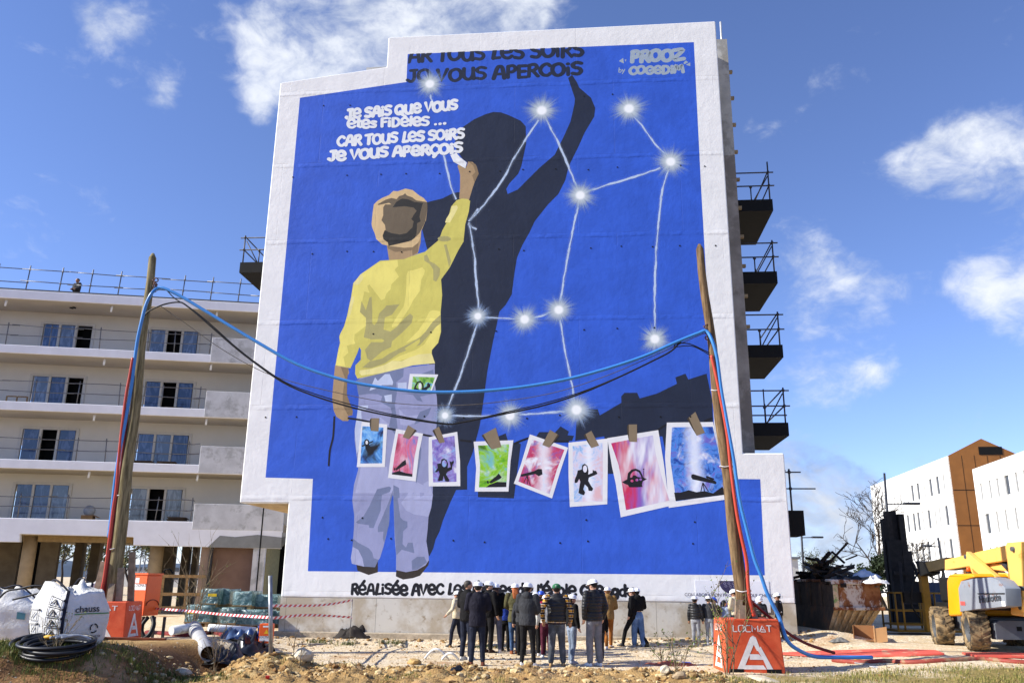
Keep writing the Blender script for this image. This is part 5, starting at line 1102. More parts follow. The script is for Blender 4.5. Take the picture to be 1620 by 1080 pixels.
xr = at(197, 1000, 21.2).x; xl = xr-1.5
ob2 = Vector(((xl+xr)/2, 21.2+.5, hz(-9.3, 21.4)-.04)); topz2 = at(196, 951, 21.3).z
BLK = ballast('ballast_block', 'orange stencilled concrete block under the left wooden pole, partly hidden by a white sack', ob2, .75, .50, topz2-ob2.z, (.05,.04), (0, 1))
def wood_pole(p0, p1, r0, r1, m, label, knots):
    th = thing('wooden_pole', label, 'pole', tuple(p0), 0, 'wooden poles carrying the site cables'); d = p1-p0; mb = MB(); n = 14
    pts = [d*(i/n)+Vector((.02*math.sin(i*1.3+knots), .02*math.cos(i*.9), 0)) for i in range(n+1)]; rs = [r0+(r1-r0)*i/n for i in range(n+1)]
    pts.append(pts[-1]+d.normalized()*.14); rs.append(r1*.35); mb.tube(pts, rs, 14); mb.build('shaft', m, th); return th
pr0 = at(1178.5, 985, YR); pr0.z = topz-.02; pr1 = at(1107, 394, YR); PR = wood_pole(pr0, pr1, .155, .095, M_pole, 'brown wooden pole leaning left in front of the right edge of the mural', 1)
pl0 = at(177, 950, YL); pl0.z = topz2-.02; pl1 = at(241, 408, YL); PL = wood_pole(pl0, pl1, .175, .10, M_pole2, 'grey weathered wooden pole on the left, in front of the unfinished block', 4)
for pole, pxs in ((PL, ((181,868,YL),(194,783,YL))), (PR, ((1176,934,YR),(1149,738,YR),(1134,618,YR)))):
    for k, (px, py, Y) in enumerate(pxs):
        q = at(px, py, Y)-root_of(pole).location; mb = MB(); r_ = .17-.02*k
        mb.tube([q+Vector((r_*math.cos(i*math.pi/8), r_*math.sin(i*math.pi/8), .02*math.sin(i))) for i in range(17)], .012, 5, False); mb.build('wire_band', M_tie, pole)
# timber wedges round the foot of each pole
for pole, base, lst in ((PL, pl0, ((-.33,-.2,.95),(.28,-.25,.80),(.10,-.34,.42),(.42,.1,1.2))), (PR, pr0, ((-.20,-.22,.42),(-.12,-.26,.30),(.22,-.02,.34)))):
    for (dx, dy, h) in lst:
        mb = MB(); mb.beam((dx, dy, 0), (dx*.75, dy*.75, h), .15, .07, (0,1,0)); mb.build('timber_wedge', M_gwood if 'M_gwood' in globals() else globals().setdefault('M_gwood', mat('grey_timber', (146,128,106), .85, var=.3, vs=6)), pole)
# rope lashing where the cables hang
for px, py, Y, pole in ((249,452,YL,PL),(1119,526,YR,PR)):
    q = at(px, py, Y)-root_of(pole).location; mb = MB()
    for k in range(4): mb.tube([q+Vector((.06*math.cos(i*.8+k)-.05*i/8, -.08+.02*math.sin(i+k), .10*k-.16+.05*math.sin(i*.8))) for i in range(9)], .018, 5)
    mb.build('rope_lashing', mat('rope_brown', (110,84,78), .9) if pole is PL else bpy.data.materials['rope_brown'], pole)
def cable(name, label, pts, r, m, group=None, k=6, n=8, cat='cable'):
    P_ = [at(px, py, Y) if len(q) == 0 else at(px, py, Y)+Vector(q) for (px, py, Y, *q) in pts]; mb = MB(); mb.tube(catmull(P_, k), r, n)
    return mb.solo(name, m, label, cat, group)
def span(pts): # depth runs evenly from the left pole to the right one
    return [(x, y, YL+(YR-YL)*(x-245)/(1118-245)-.16) for x, y in pts]
g_ = 'cables strung between the poles'
b_l = [(172,850),(177.8,800),(183,753),(190,709),(194.5,686),(202,645),(208,610),(213,570),(218,535),(224,508),(231,482),(240,464)]
b_s = [(250,456),(262,457),(290,471),(330,495),(400,537),(470,576),(540,600),(600,612),(660,619),(720,620),(780,617),(840,610),(900,599),(960,583),(1020,563),(1070,541),(1105,527),(1118,524)]
b_r = [(1128,542),(1134.5,567),(1140.5,613),(1147,651),(1155,695),(1161,729),(1169.6,788),(1180,832),(1193,882),(1204,910),(1213,936),(1222,955),(1233,977)]
pts = [(x, y, YL-.28) for x, y in b_l]+span(b_s)+[(x, y, YR-.26) for x, y in b_r]+[(1246,1013,19.5),(1268,1030,19.6),(1292,1038,19.9),(1330,1039,20.1),(1380,1039,20.2)]
cable('blue_conduit', 'thick blue conduit slung between the two poles and down to the ground at the right', pts, .042, M_bcab, g_, 6, 10)
k_s = [(228,500),(236,492),(258,482),(282,478),(296,484),(330,513),(370,548),(406,576),(450,606),(500,627),(560,645),(620,658),(700,670),(730,668),(800,654),(860,641),(920,622),(980,596),(1030,572),(1062,555),(1080,537),(1095,530),(1112,526)]
cable('black_cable', 'thick black cable sagging lowest between the two poles', span(k_s), .021, M_kcab, g_)
cable('black_cable', 'black cable twisted with the lowest one, splitting off near the left pole', span([(x+1.5, y-2.2+1.5*math.sin(x*.02)) for x, y in [(262,462),(276,476),(300,490)]+k_s[5:-3]+[(1068,545),(1090,546),(1121,561)]]), .014, M_kcab, g_)
cable('thin_cable', 'thin grey cable sagging between the two poles', span([(254,484),(300,516),(340,545),(390,575),(440,597),(520,618),(620,637),(720,641),(800,634),(880,620),(960,594),(1040,560),(1100,533),(1116,527)]), .009, M_gcab, g_)
cable('thin_cable', 'short loop of black wire from the sag up over to the right pole', span([(1068,549),(1085,547),(1100,549),(1124,562)]), .012, M_kcab, g_)
cable('red_conduit', 'red conduit running down the left pole to its block', [(x, y, YL-.30) for x, y in [(210,566),(205,595),(200,622),(193,675),(187.5,728),(184,772),(179,805),(174.4,842),(171,868),(164.4,916),(158,944)]], .038, M_rcab, 'red conduits on the poles')
cable('red_conduit', 'dark red conduit beside the blue one on the left pole', [(x, y, YL-.10) for x, y in [(210,592),(203,645),(196,700),(189,760),(183,800),(177,850),(171,895),(164,944)]], .035, mat('dark_red_conduit', (120,36,34), .5), 'red conduits on the poles')
cable('red_conduit', 'red conduit running down the right pole', [(x, y, YR-.24) for x, y in [(1125.5,562),(1133,594),(1140,629),(1147,665),(1152,697),(1156,738),(1165,806),(1172.6,847),(1181,886),(1183.5,924),(1187,951),(1193,974)]], .042, M_rcab, 'red conduits on the poles')
M_dred = bpy.data.materials['dark_red_conduit']
cable('red_hose', 'dark red hose slanting from the right block out to the ground at the right', [(1186,948,YR-.2),(1205,965,19.9),(1228,984,19.9),(1250,1003,19.9),(1280,1019,20.0),(1320,1032,20.2)], .035, M_dred)
P_ = [seat(x, y, .03) for x, y in ((1318,1044),(1360,1047),(1400,1045),(1440,1047),(1480,1045),(1520,1043),(1555,1042),(1600,1046),(1650,1049))]; mb = MB(); mb.tube(catmull(P_, 5), .055, 8); mb.solo('red_pipe', mat('dusty_red_pipe', (150,66,54), .6, var=.2, vs=4, dirt=(150,120,90), dirt_amt=.3), 'dusty red pipe lying along the ground under the lift', 'pipe')
# orange-red mats laid on the sand
M_mat = mat('red_mat', (216,92,76), .7, var=.12, vs=3, dirt=(190,150,120), dirt_amt=.15)
for lab, quad in (('long flat red mat lying on the sand left of the lift', [(1225,1033),(1320,1029),(1400,1027),(1480,1029),(1494,1034),(1440,1036),(1370,1037),(1300,1038)]), ('flat red mat lying on the sand in front of the lift wheels', [(1522,1033),(1590,1033),(1640,1033),(1640,1040),(1600,1039),(1545,1038)])):
    P_ = [seat(x, y, .03) for x, y in quad]; mb = MB(); c_ = sum(P_, Vector())/len(P_); mb.prism([(p.x, p.y) for p in P_], lambda x, y, d: (x, y, hz(x, y)+d), .012, .05); mb.solo('red_mat', M_mat, lab, 'mat', 'red mats on the sand')
# orange site cabinet behind the left block
q0 = at(206, 975, 22.9); q1 = at(226, 975, 22.6); q2 = at(250, 975, 23.3); zt0 = at(226, 909, 22.6).z; zb0 = at(226, 974, 22.6).z
CB = thing('site_cabinet', 'tall orange electric cabinet with a white label behind the left block', 'cabinet', (q1.x, q1.y, zb0)); mb = MB()
fp = [Vector((p.x-q1.x, p.y-q1.y)) for p in (q1, q2)]; a_ = Vector((q0.x-q1.x, q0.y-q1.y)); fp = [Vector((0,0)), fp[1], fp[1]+a_, a_]
mb.prism([(p.x, p.y) for p in fp], lambda x, y, d: (x, y, d), 0, zt0-zb0); M_cab = mat('cabinet_orange', (226,92,30), .4, spec=.4, var=.08, vs=2); bevel(mb.build('housing', M_cab, CB), .02)
mb = MB(); mb.prism([((p-fp[2]/2)*1.06+fp[2]/2)[:] for p in fp], lambda x, y, d: (x, y, d), zt0-zb0+.001, zt0-zb0+.05); mb.build('lid', M_cab, CB)
al = a_.normalized(); nl = Vector((-al.y, al.x)); nl = nl if nl.y < 0 else -nl
def on_left(u0, u1, z0, z1, off): return [tuple((*(al*u+nl*off), z)) for u, z in ((u0,z0),(u1,z0),(u1,z1),(u0,z1))]
La = a_.length; H_ = zt0-zb0
mb = MB(); mb.add(on_left(.04*La, .94*La, H_*.63, H_*.78, .006), [(0,1,2,3)]); mb.build('label', M_tie, CB)
mb = MB(); mb.add(on_left(.62*La, .93*La, H_*.80, H_*.93, .006), [(0,1,2,3)]); mb.build('label', M_tie, CB)
font_mesh('LOCMAT', .13, lambda x, y, z: tuple((*(al*(La*.5-x)+nl*.009), H_*.71+y*.8)), 'label_text', M_dark, CB)
ar_ = fp[1].normalized(); nr_ = Vector((ar_.y, -ar_.x)); mb = MB(); Lr = fp[1].length
mb.tube([(*(ar_*(Lr*(.5+.42*math.cos(R(a))))+nr_*.012), H_*(.25+.14*math.sin(R(a)))) for a in range(0, 181, 15)], .012, 4); mb.build('hatch_rim', M_dred, CB)
for sx_c in (-.1, .18, .44):
    mb = MB(); mb.box(sx_c, sx_c+.06, .2, .26, -.75, -.02); mb.build('stand', M_dsteel, CB)
mb = MB(); mb.tube(catmull([(.1,.1,-.02),(.0,.0,-.25),(.15,-.1,-.5),(.5,-.1,-.62),(.9,.0,-.66)], 5), .05, 6); mb.tube(catmull([(.2,.1,-.02),(.3,.0,-.2),(.25,-.1,-.45),(.05,-.2,-.62)], 5), .06, 6); mb.build('supply_hoses', M_kcab, CB)
mb = MB(); mb.tube([(.3,.3,H_+.05),(.3,.3,H_+.14),(.42,.32,H_+.16),(.5,.34,H_+.06)], .02, 6); mb.build('lifting_eye', M_dark, CB)
# small orange socket box by the tape post
q1 = at(409, 1008, 21.6); w_ = at(428, 1008, 21.6).x-q1.x; H_ = at(410, 986, 21.6).z-at(410, 1017, 21.6).z; zb0 = at(410, 1017, 21.6).z
SB = thing('socket_box', 'small orange socket box with a warning triangle beside the grey tape post', 'electric box', (q1.x, 21.6, zb0)); mb = MB(); mb.box(0, w_, 0, .3, 0, H_); bevel(mb.build('housing', M_cab, SB), .012)
for k in range(3): mb = MB(); mb.cyl((-.001, .14, H_*(.25+.26*k)), (-.07, .12, H_*(.23+.26*k)), .055, .06, 8); mb.build('socket', mat('socket_blue', (30,52,120), .5) if k == 0 else bpy.data.materials['socket_blue'], SB)
mb = MB(); mb.add([(w_*.42,-.004,H_*.5),(w_*.82,-.004,H_*.5),(w_*.62,-.004,H_*.72)], [(0,1,2)]); mb.build('warning_triangle', mat('warning_yellow', (236,190,40), .5), SB)
mb = MB(); mb.add([(w_*.08,-.004,H_*.12),(w_*.98,-.004,H_*.12),(w_*.98,-.004,H_*.38),(w_*.08,-.004,H_*.38)], [(0,1,2,3)]); mb.build('label', M_tie, SB)
font_mesh('LOCMAT', .075, lambda x, y, z: (w_*.53+x, -.007, H_*.27+y), 'label_text', M_dark, SB)
mb = MB(); mb.add([(w_*.3,-.004,H_*.82),(w_*.8,-.004,H_*.82),(w_*.8,-.004,H_*.9),(w_*.3,-.004,H_*.9)], [(0,1,2,3)]); mb.build('label', M_tie, SB)
for x in (.04, w_-.06):
    mb = MB(); mb.box(x, x+.03, .05, .25, hz(q1.x, 21.6)-zb0-.1, -.001); mb.build('leg', M_dark, SB)
# barrier posts and red-white tape
b0 = seat(430, 1034); tp = at(427.5, 910, b0.y); mb = MB(); mb.tube([b0-Vector((0,0,.2)), tp], .042, 10); mb.solo('grey_post', mat('zinc_tube', (150,152,154), .4, .5), 'grey metal tube post standing beside the small orange box', 'post', org=tuple(b0))
b1 = seat(553, 1012); tp1 = at(557.5, 947, b1.y); mb = MB(); mb.tube([b1-Vector((0,0,.2)), tp1], .014, 6); mb.solo('steel_rod', M_steel, 'thin steel rod holding the tape in front of the concrete base', 'rod', org=tuple(b1))
b2 = seat(180, 1006)
t = NT('barrier_tape'); uv = t.n('ShaderNodeUVMap', uv_map='uv').outputs[0]; s_x = t.n('ShaderNodeSeparateXYZ'); t.l(uv, s_x.inputs[0])
fr_ = t.math('FRACT', t.math('ADD', t.math('MULTIPLY', s_x.outputs[0], 5.0), t.math('MULTIPLY', s_x.outputs[1], .4))); c = t.mix(t.math('GREATER_THAN', fr_, .5), lin((196,40,48)), lin((232,226,224))); M_tape = t.done(c, .5)
def tape(label, pts, w, sc=1.0):
    c = catmull(pts, 8); n = len(c); vs = []; L = [0]
    for i, p in enumerate(c):
        tw = .35*math.sin(i*.35); vs += [p+Vector((0, w*.5*tw, w*.5)), p-Vector((0, w*.5*tw, w*.5))]
        if i: L.append(L[-1]+(c[i]-c[i-1]).length)
    org = c[0]; mb = MB(); mb.add([p-org for p in vs], [(2*i,2*i+1,2*i+3,2*i+2) for i in range(n-1)]); o = mb.build('barrier_tape', M_tape); o.location = org; tag(o, label, 'barrier tape', 'red and white barrier tapes')
    uv = o.data.uv_layers.new(name='uv')
    for lp_ in o.data.loops: uv.data[lp_.index].uv = (L[lp_.vertex_index//2]*sc, lp_.vertex_index % 2)
yA, yB = b0.y, b1.y
tape('upper red and white tape from the grey post to the thin rod', [at(x, y, yA+(yB-yA)*(x-428)/(558-428)) for x, y in ((428,957.5),(460,957.5),(500,957),(530,954),(557,948.5))], .055, .5)
tape('lower red and white tape from the grey post to the thin rod', [at(x, y, yA+(yB-yA)*(x-428)/(558-428)) for x, y in ((428,977),(445,976),(470,973),(500,972.5),(530,974),(557,976))], .055, .5)
tape('red and white tape running left from the grey post past the green pallets', [at(x, y, 23.2+(yA-23.2)*(x-245)/(428-245)-.05) for x, y in ((245,962),(300,966),(350,971),(400,974.5),(428,976))], .055)
# ------------------------------------------------------------------ sacks, pallets, pipes on the left
t = NT('woven_sack'); c = t.mix(t.rng(t.noise(2.5, 6, .6), .35, .7), lin((206,204,198)), lin((228,227,224))); c = t.mix(t.rng(t.noise(1.7, 8, .7), .62, .74), c, lin((178,166,146))); h_ = t.math('ADD', t.noise(5, 5, .62), t.math('MULTIPLY', t.noise(16, 4, .6, None, .6), .35)); t.bump(h_, .8, .05); M_sack = t.done(c, .55, 0, .3)
M_navy = mat('navy_strap', (26,30,48), .7); M_print = mat('sack_print', (44,44,50), .7); M_green = mat('print_green', (70,120,70), .7)
def big_bag(label, org, w, h, rz, seed, slump=.0, text=None, pict=False, open_top=True, strap=True):
    th = thing('bulk_sack', label, 'sack', tuple(org), rz, 'white bulk sacks on the left bank'); rr = random.Random(seed); n = 40; vs = []; lv = 16
    rings = []
    for j in range(lv+1):
        z = h*j/lv; bulge = 1+.10*math.sin(math.pi*min(1, j/lv*1.15)); tp = 1-.13*max(0, (j/lv-.68)/.32)
        ring = []
        for i in range(n):
            a = 2*math.pi*i/n; ca, sa = math.cos(a), math.sin(a); e = .42
            x = math.copysign(abs(ca)**e, ca); y = math.copysign(abs(sa)**e, sa)
            d = .05*mnoise.noise(Vector((ca*1.7+seed, sa*1.7, z*2.2)))+.025*mnoise.noise(Vector((ca*4+seed, sa*4, z*5)))+(.05*mnoise.noise(Vector((ca*3, sa*3+seed, 1)))*(j/lv)**2)
            k = w/2*(bulge*tp+d*1.4); zz = z+(.16*mnoise.noise(Vector((ca*2+seed*3, sa*2, .5)))*w)*(j/lv)**3-slump*max(0, x)*(j/lv)**2
            ring.append((x*k, y*k, zz))
        rings.append(ring)
    mb = MB(); mb.smooth = True
    for ring in rings: vs += ring
    fs = [(j*n+i, j*n+(i+1)%n, (j+1)*n+(i+1)%n, (j+1)*n+i) for j in range(lv) for i in range(n)]
    if open_top:
        top = rings[-1]; inner = [(x*.82, y*.82, z-.14) for x, y, z in top]; b0 = len(vs); vs += inner; fs += [(lv*n+i, lv*n+(i+1)%n, b0+(i+1)%n, b0+i) for i in range(n)]; fs.append(tuple(b0+i for i in range(n)))
    else: fs.append(tuple(lv*n+i for i in range(n)))
    fs.append(tuple(range(n-1,-1,-1))); mb.add(vs, fs); mb.build('woven_body', M_sack, th)
    surf = lambda u, v, side: surface(rings, n, lv, w, h, u, v, side)
    if strap:
        for ang in (math.pi*1.25, math.pi*1.75):
            i0 = int(round(ang/(2*math.pi)*n)) % n; q = MB(); pts = []
            for j in range(lv+1):
                x, y, z = rings[j][i0]; r = math.hypot(x, y); pts.append(Vector((x*(1+.012/r), y*(1+.012/r), z)))
            sd = Vector((-math.sin(ang), math.cos(ang), 0))*.028; v2 = []
            for p_ in pts: v2 += [p_-sd, p_+sd]
            q.add(v2, [(2*k, 2*k+1, 2*k+3, 2*k+2) for k in range(lv)]); q.build('strap', M_navy, th)
        q = MB(); a_, b_ = rings[-1][int(n*.62)], rings[-1][int(n*.88)]
        q.tube(catmull([Vector(a_), Vector(a_)*.9+Vector((.03,-.02,.10)), (Vector(a_)+Vector(b_))/2+Vector((0,-.05,.16)), Vector(b_)*.9+Vector((0,0,.08)), Vector(b_)], 5), .018, 6); q.build('lifting_loop', M_navy, th)
    return th, rings, n, lv
def on_sack(rings, n, lv, face, off=.02):
    # face 0 = front (-y), 1 = right (+x); u along the face 0..1, v up 0..1
    def f(u, v):
        tt = max(-.985, min(.985, (u*2-1)*.93)); c0 = n*3//4 if face == 0 else 0; kk = -n//4; pv = lambda k: math.copysign(abs(math.sin(2*math.pi*k/n))**.42, k) if k else 0.
        while pv(kk+1) < tt and kk < n//4-1: kk += 1
        i = c0+kk; fr = (tt-pv(kk))/(pv(kk+1)-pv(kk)); fj = v*lv; j = min(int(fj), lv-1); g = fj-j
        P = lambda j_, i_: Vector(rings[j_][i_ % n]); p = (P(j,i)*(1-fr)+P(j,i+1)*fr)*(1-g)+(P(j+1,i)*(1-fr)+P(j+1,i+1)*fr)*g
        r = math.hypot(p.x, p.y); return Vector((p.x*(1+off/r), p.y*(1+off/r), p.z))
    return f
def sack_text(th, f, text, u0, v0, size, m, bold=.0, ulen=.5):
    font_mesh(text, 1.0, lambda x, y, z: f(u0+x*size, v0+y*size*.95), 'printed_word', m, th, align='LEFT', bold=bold)
def subdiv_word(o): return o
# main sack with a face to each side, seen corner on
gz = lambda px, py: seat(px, py)
b = seat(102, 1019); b1_, r1, n1_, l1 = big_bag('full white bulk sack printed with pictograms and a green-underlined word, nearest the left block', (b.x-.25, b.y+.55, hz(b.x-.25, b.y+.55)-.04), 1.02, 1.12, R(-27), 3, .12)
f = on_sack(r1, n1_, l1, 1); sack_text(b1_, f, 'chauss', .20, .60, .19, M_print, .012)
q = MB(); q.add([f(.20+.1*i, .575-.02*k) for i in range(8) for k in (0, 1)], [(2*i,2*i+1,2*i+3,2*i+2) for i in range(7)]); q.build('printed_rule', M_green, b1_)
sack_text(b1_, f, 'EMBALLAGE A RECYCLER', .10, .14, .062, M_print); q = MB()
for a in (0, 120, 240):
    a0 = R(a); pts = [f(.62+.075*math.cos(a0+R(t_)), .30+.075*math.sin(a0+R(t_))) for t_ in range(0, 85, 14)]; q.tube(pts, .012, 4)
q.build('recycling_mark', M_print, b1_)
f = on_sack(r1, n1_, l1, 0)
for k in range(4):
    q = MB(); v0 = .18+.165*k; pts = [f(.60,v0), f(.90,v0), f(.90,v0+.135), f(.60,v0+.135), f(.60,v0)]; q.tube(pts, .007, 4, False); q.tube([f(.66,v0+.02), f(.74,v0+.1), f(.83,v0+.03)], .012, 4); q.tube([f(.75,v0+.02), f(.75,v0+.07)], .010, 4); q.ball(f(.94,v0+.135), .026, nu=6, nv=4); q.build('printed_pictogram', M_print, b1_)
for k in range(2):
    q = MB(); v0 = .20+.22*k; pts = [f(.18,v0), f(.36,v0), f(.36,v0+.16), f(.18,v0+.16), f(.18,v0)]; q.tube(pts, .005, 4, False); q.tube([f(.22,v0+.03), f(.30,v0+.12)], .008, 4); q.ball(f(.40,v0+.16), .02, nu=6, nv=4); q.build('printed_pictogram', M_print, b1_)
b = seat(120, 1002); b2_, r2, n2_, l2 = big_bag('white bulk sack with a slack top standing behind the full pictogram sack', (b.x+.1, b.y+.35, hz(b.x, b.y)+.05), 1.0, 1.22, R(-20), 8, -.1)
b = seat(8, 1012); b3_, r3, n3_, l3 = big_bag('white bulk sack with a dark strap at the left edge of the photo', (b.x, b.y+.6, hz(b.x, b.y+.6)-.04), 1.05, 1.10, R(8), 14, .2)
f = on_sack(r3, n3_, l3, 0); q = MB(); q.m = 0
q.add([f(.56,.46),f(.72,.46),f(.72,.60),f(.56,.60)], [(0,1,2,3)]); q.build('printed_emblem', mat('print_teal', (90,140,150), .7), b3_); sack_text(b3_, f, 'ROUEN', .40, .36, .10, M_print) if False else None
b = seat(33, 1006); b4_, r4, n4_, l4 = big_bag('small half hidden white sack with a green-underlined word, between the two big ones', (b.x, b.y+.55, hz(b.x, b.y+.5)-.02), .62, .78, R(-8), 21, .15, strap=False)
f = on_sack(r4, n4_, l4, 0); sack_text(b4_, f, 'chau', .20, .66, .22, M_print, .01)
q = MB(); q.add([f(.2+.1*i, .63-.025*k) for i in range(6) for k in (0, 1)], [(2*i,2*i+1,2*i+3,2*i+2) for i in range(5)]); q.build('printed_rule', M_green, b4_)
# rusty bin of rubble behind
M_rust = mat('rust_plain', (110,58,34), .85, var=.4, vs=4); b = seat(40, 1000); bz = hz(b.x, b.y+1.6)
th = thing('rusty_bin', 'rusty brown bin of stones standing behind the white sacks', 'bin', (b.x, b.y+1.6, bz)); mb = MB()
for (x0, x1, y0, y1) in ((-.8,.8,-.5,-.45),(-.8,.8,.45,.5),(-.8,-.75,-.449,.449),(.75,.8,-.449,.449)): mb.box(x0, x1, y0, y1, 0, .95)
mb.build('shell', M_rust, th)
for k in range(7):
    mb = MB(); mb.ball((-.55+.18*k, rnd.uniform(-.3,.3), .95+rnd.uniform(-.05,.1)), rnd.uniform(.12,.2), rnd.uniform(.1,.18), rnd.uniform(.08,.15), 7, 5); mb.build('stone', M_stone[1], th)
# coil of black pipe
M_hose = mat('black_pipe', (22,24,28), .45, spec=.4, var=.2)
for lab, px, py, rx, turns, z_ in (('coil of black ribbed pipe lying in the grass in front of the sacks', 88, 1037, .68, 6, 0), ('second coil of black pipe lying against the foot of the sacks', 62, 1026, .5, 3, .0)):
    c = seat(px, py); c.z = hz(c.x, c.y+.1)+.03; rc = random.Random(px); th = thing('pipe_coil', lab, 'pipe coil', tuple(c), 0, 'black pipe coils')
    for k in range(turns):
        mb = MB(); r_ = rx*rc.uniform(.78, 1.0); ox_, oy_, tl = rc.uniform(-.08,.08), rc.uniform(-.06,.06), rc.uniform(.01,.06); mb.tube([(r_*math.cos(R(a))+ox_, r_*.62*math.sin(R(a))+oy_, .035+.028*k+tl*math.sin(R(a)+k*1.7)+.10*math.sin(R(a))+z_) for a in range(0, 361, 12)], .034, 7, False); mb.build('coil_turn', M_hose, th)
    if turns == 6:
        mb = MB()
        for k in range(3): mb.tube(catmull([(-.05+.1*k,-.2,.26), (.12+.12*k,-.05,.30), (.35+.1*k,.02,.24), (.52,.1,.2)], 5), .022, 6)
        mb.build('cut_ends', mat('pale_pipe', (170,174,178), .4), th)
        mb = MB(); mb.ball((-.08,-.12,.27), .13, .07, .04, 8, 5); mb.build('yellow_wrap', mat('yellow_film', (206,160,50), .6), th)
c = seat(52, 940, 0) if False else None
P_ = [at(x, y, 18.2) for x, y in ((-5,950),(10,935),(30,931),(55,926),(80,930),(60,938),(20,948))]
mb = MB(); mb.tube(catmull(P_, 5), .022, 6); mb.solo('hose_loop', M_hose, 'black hose looped over the tops of the sacks', 'hose')
# wrapped pallets of blocks
t = NT('green_film'); c = t.mix(t.rng(t.noise(4, 6, .65, None, .8), .38, .66), lin((74,106,104)), lin((140,168,166))); h_ = t.math('ADD', t.noise(8, 6, .65, None, 1.2), t.math('MULTIPLY', t.noise(2.4, 3), .7)); t.bump(h_, .9, .04); M_film = t.done(c, .22, 0, .6)
M_pal = mat('pallet_wood', (150,122,84), .85, var=.25, vs=6); M_block = mat('stacked_block', (132,142,138), .9, var=.2, vs=9); M_yel = mat('yellow_label', (226,190,40), .6); M_filmw = mat('white_film', (206,214,212), .3, var=.15, vs=5, bump=.6, bs=9, bd=.03)
def pallet(px0, px1, ytop, ybot, Y, label, dep=1.0, yel=None, lean=.02, rz=0.0):
    a, b, tz = at(px0, ybot, Y), at(px1, ybot, Y), at((px0+px1)/2, ytop, Y).z; z0 = a.z; w = b.x-a.x
    th = thing('wrapped_pallet', label, 'pallet', ((a.x+b.x)/2, Y, z0), rz, 'green wrapped pallets by the ground floor'); H_ = tz-z0; rr = random.Random(int(px0+ytop))
    for k in range(3): mb = MB(); mb.box(-w/2+.02+k*(w-.14)/2, -w/2+.12+k*(w-.14)/2, 0, dep, 0, .09); mb.build('skid', M_pal, th)
    mb = MB(); mb.box(-w/2, w/2, -.01, dep+.01, .092, .125); mb.build('deck', M_pal, th)
    n = 4; hh = (H_-.13)/n
    for j in range(n):
        m_ = max(2, int(w/.42)); ww = w/m_
        for i in range(m_):
            mb = MB(); o_ = rr.uniform(-.012,.012); mb.box(-w/2+i*ww+.006, -w/2+(i+1)*ww-.006, .01+o_, dep-.01+o_, .128+j*hh, .128+(j+1)*hh-.012); o = mb.build('block', M_film, th)
    # film drawn tight over the corners
    rings = []; N_ = 36
    mb = MB(); mb.smooth = True; vs = []; lv = 7
    for j in range(lv+1):
        z = .10+(H_-.08)*j/lv; pin = 1.02-.035*math.sin(math.pi*j/lv)+(-.03 if j == lv else 0)
        for i in range(N_):
            a_ = 2*math.pi*i/N_; ca, sa = math.cos(a_), math.sin(a_); e = .22
            x = math.copysign(abs(ca)**e, ca); y = math.copysign(abs(sa)**e, sa); d = 1+.02*mnoise.noise(Vector((x*3+px0, y*3, z*4)))
            vs.append((x*w/2*pin*d+lean*z, dep/2+y*dep/2*pin*d, z+.03*mnoise.noise(Vector((x*2, y*2+px0, z)))))
    mb.add(vs, [(j*N_+i, j*N_+(i+1)%N_, (j+1)*N_+(i+1)%N_, (j+1)*N_+i) for j in range(lv) for i in range(N_)]+[tuple(lv*N_+i for i in range(N_))])
    mb.build('film', M_film, th); mb = MB(); mb.ball((0, dep*.5, .16), w*.53, dep*.53, .10, 14, 5); mb.build('film_skirt', M_filmw, th)
    if yel:
        mb = MB(); q = w*yel; mb.box(-w/2+q, -w/2+q+.26, -.035, -.028, H_*.62, H_*.78); mb.build('label', M_yel, th)
    return th
pallet(290, 330, 958, 990, 26.0, 'low green wrapped pallet at the left end of the lower row, with a yellow label', 1.0, .1)
pallet(276, 293, 958, 988, 27.4, 'green wrapped pallet half hidden behind the orange cabinet') if False else None
pallet(319, 341, 958, 988, 27.3, 'green wrapped pallet set back behind the left pair of the lower row', 1.0)
pallet(313, 341.0, 961, 988, 25.6, 'green wrapped pallet with a yellow label, second in the lower row', .8, .25) if False else None
pallet(346, 371, 962, 992, 25.4, 'tall-stack base: green wrapped pallet under the yellow-labelled one', 1.1)
pallet(315, 343, 932, 960.5, 26.4, 'green wrapped pallet with a yellow label on top of the left stack', 1.1, .45)
pallet(315, 343, 961, 991, 26.4, 'green wrapped pallet at the bottom of the left stack behind the twigs', 1.1)
pallet(344, 362, 933, 961, 26.9, 'narrow green wrapped pallet on top of the left stack, at its right side', 1.1)
pallet(366, 397, 936, 963.5, 26.2, 'dark slatted green wrapped pallet on top of the middle stack', 1.1)
pallet(373, 421, 966, 994, 25.6, 'wide green wrapped pallet at the bottom of the middle stack', 1.1)
pallet(402, 438, 941, 966, 26.6, 'green wrapped pallet on top of the right stack beside the wall', 1.1)
pallet(427, 443, 967, 993, 26.2, 'green wrapped pallet at the bottom right, half hidden by the wall corner', 1.1)
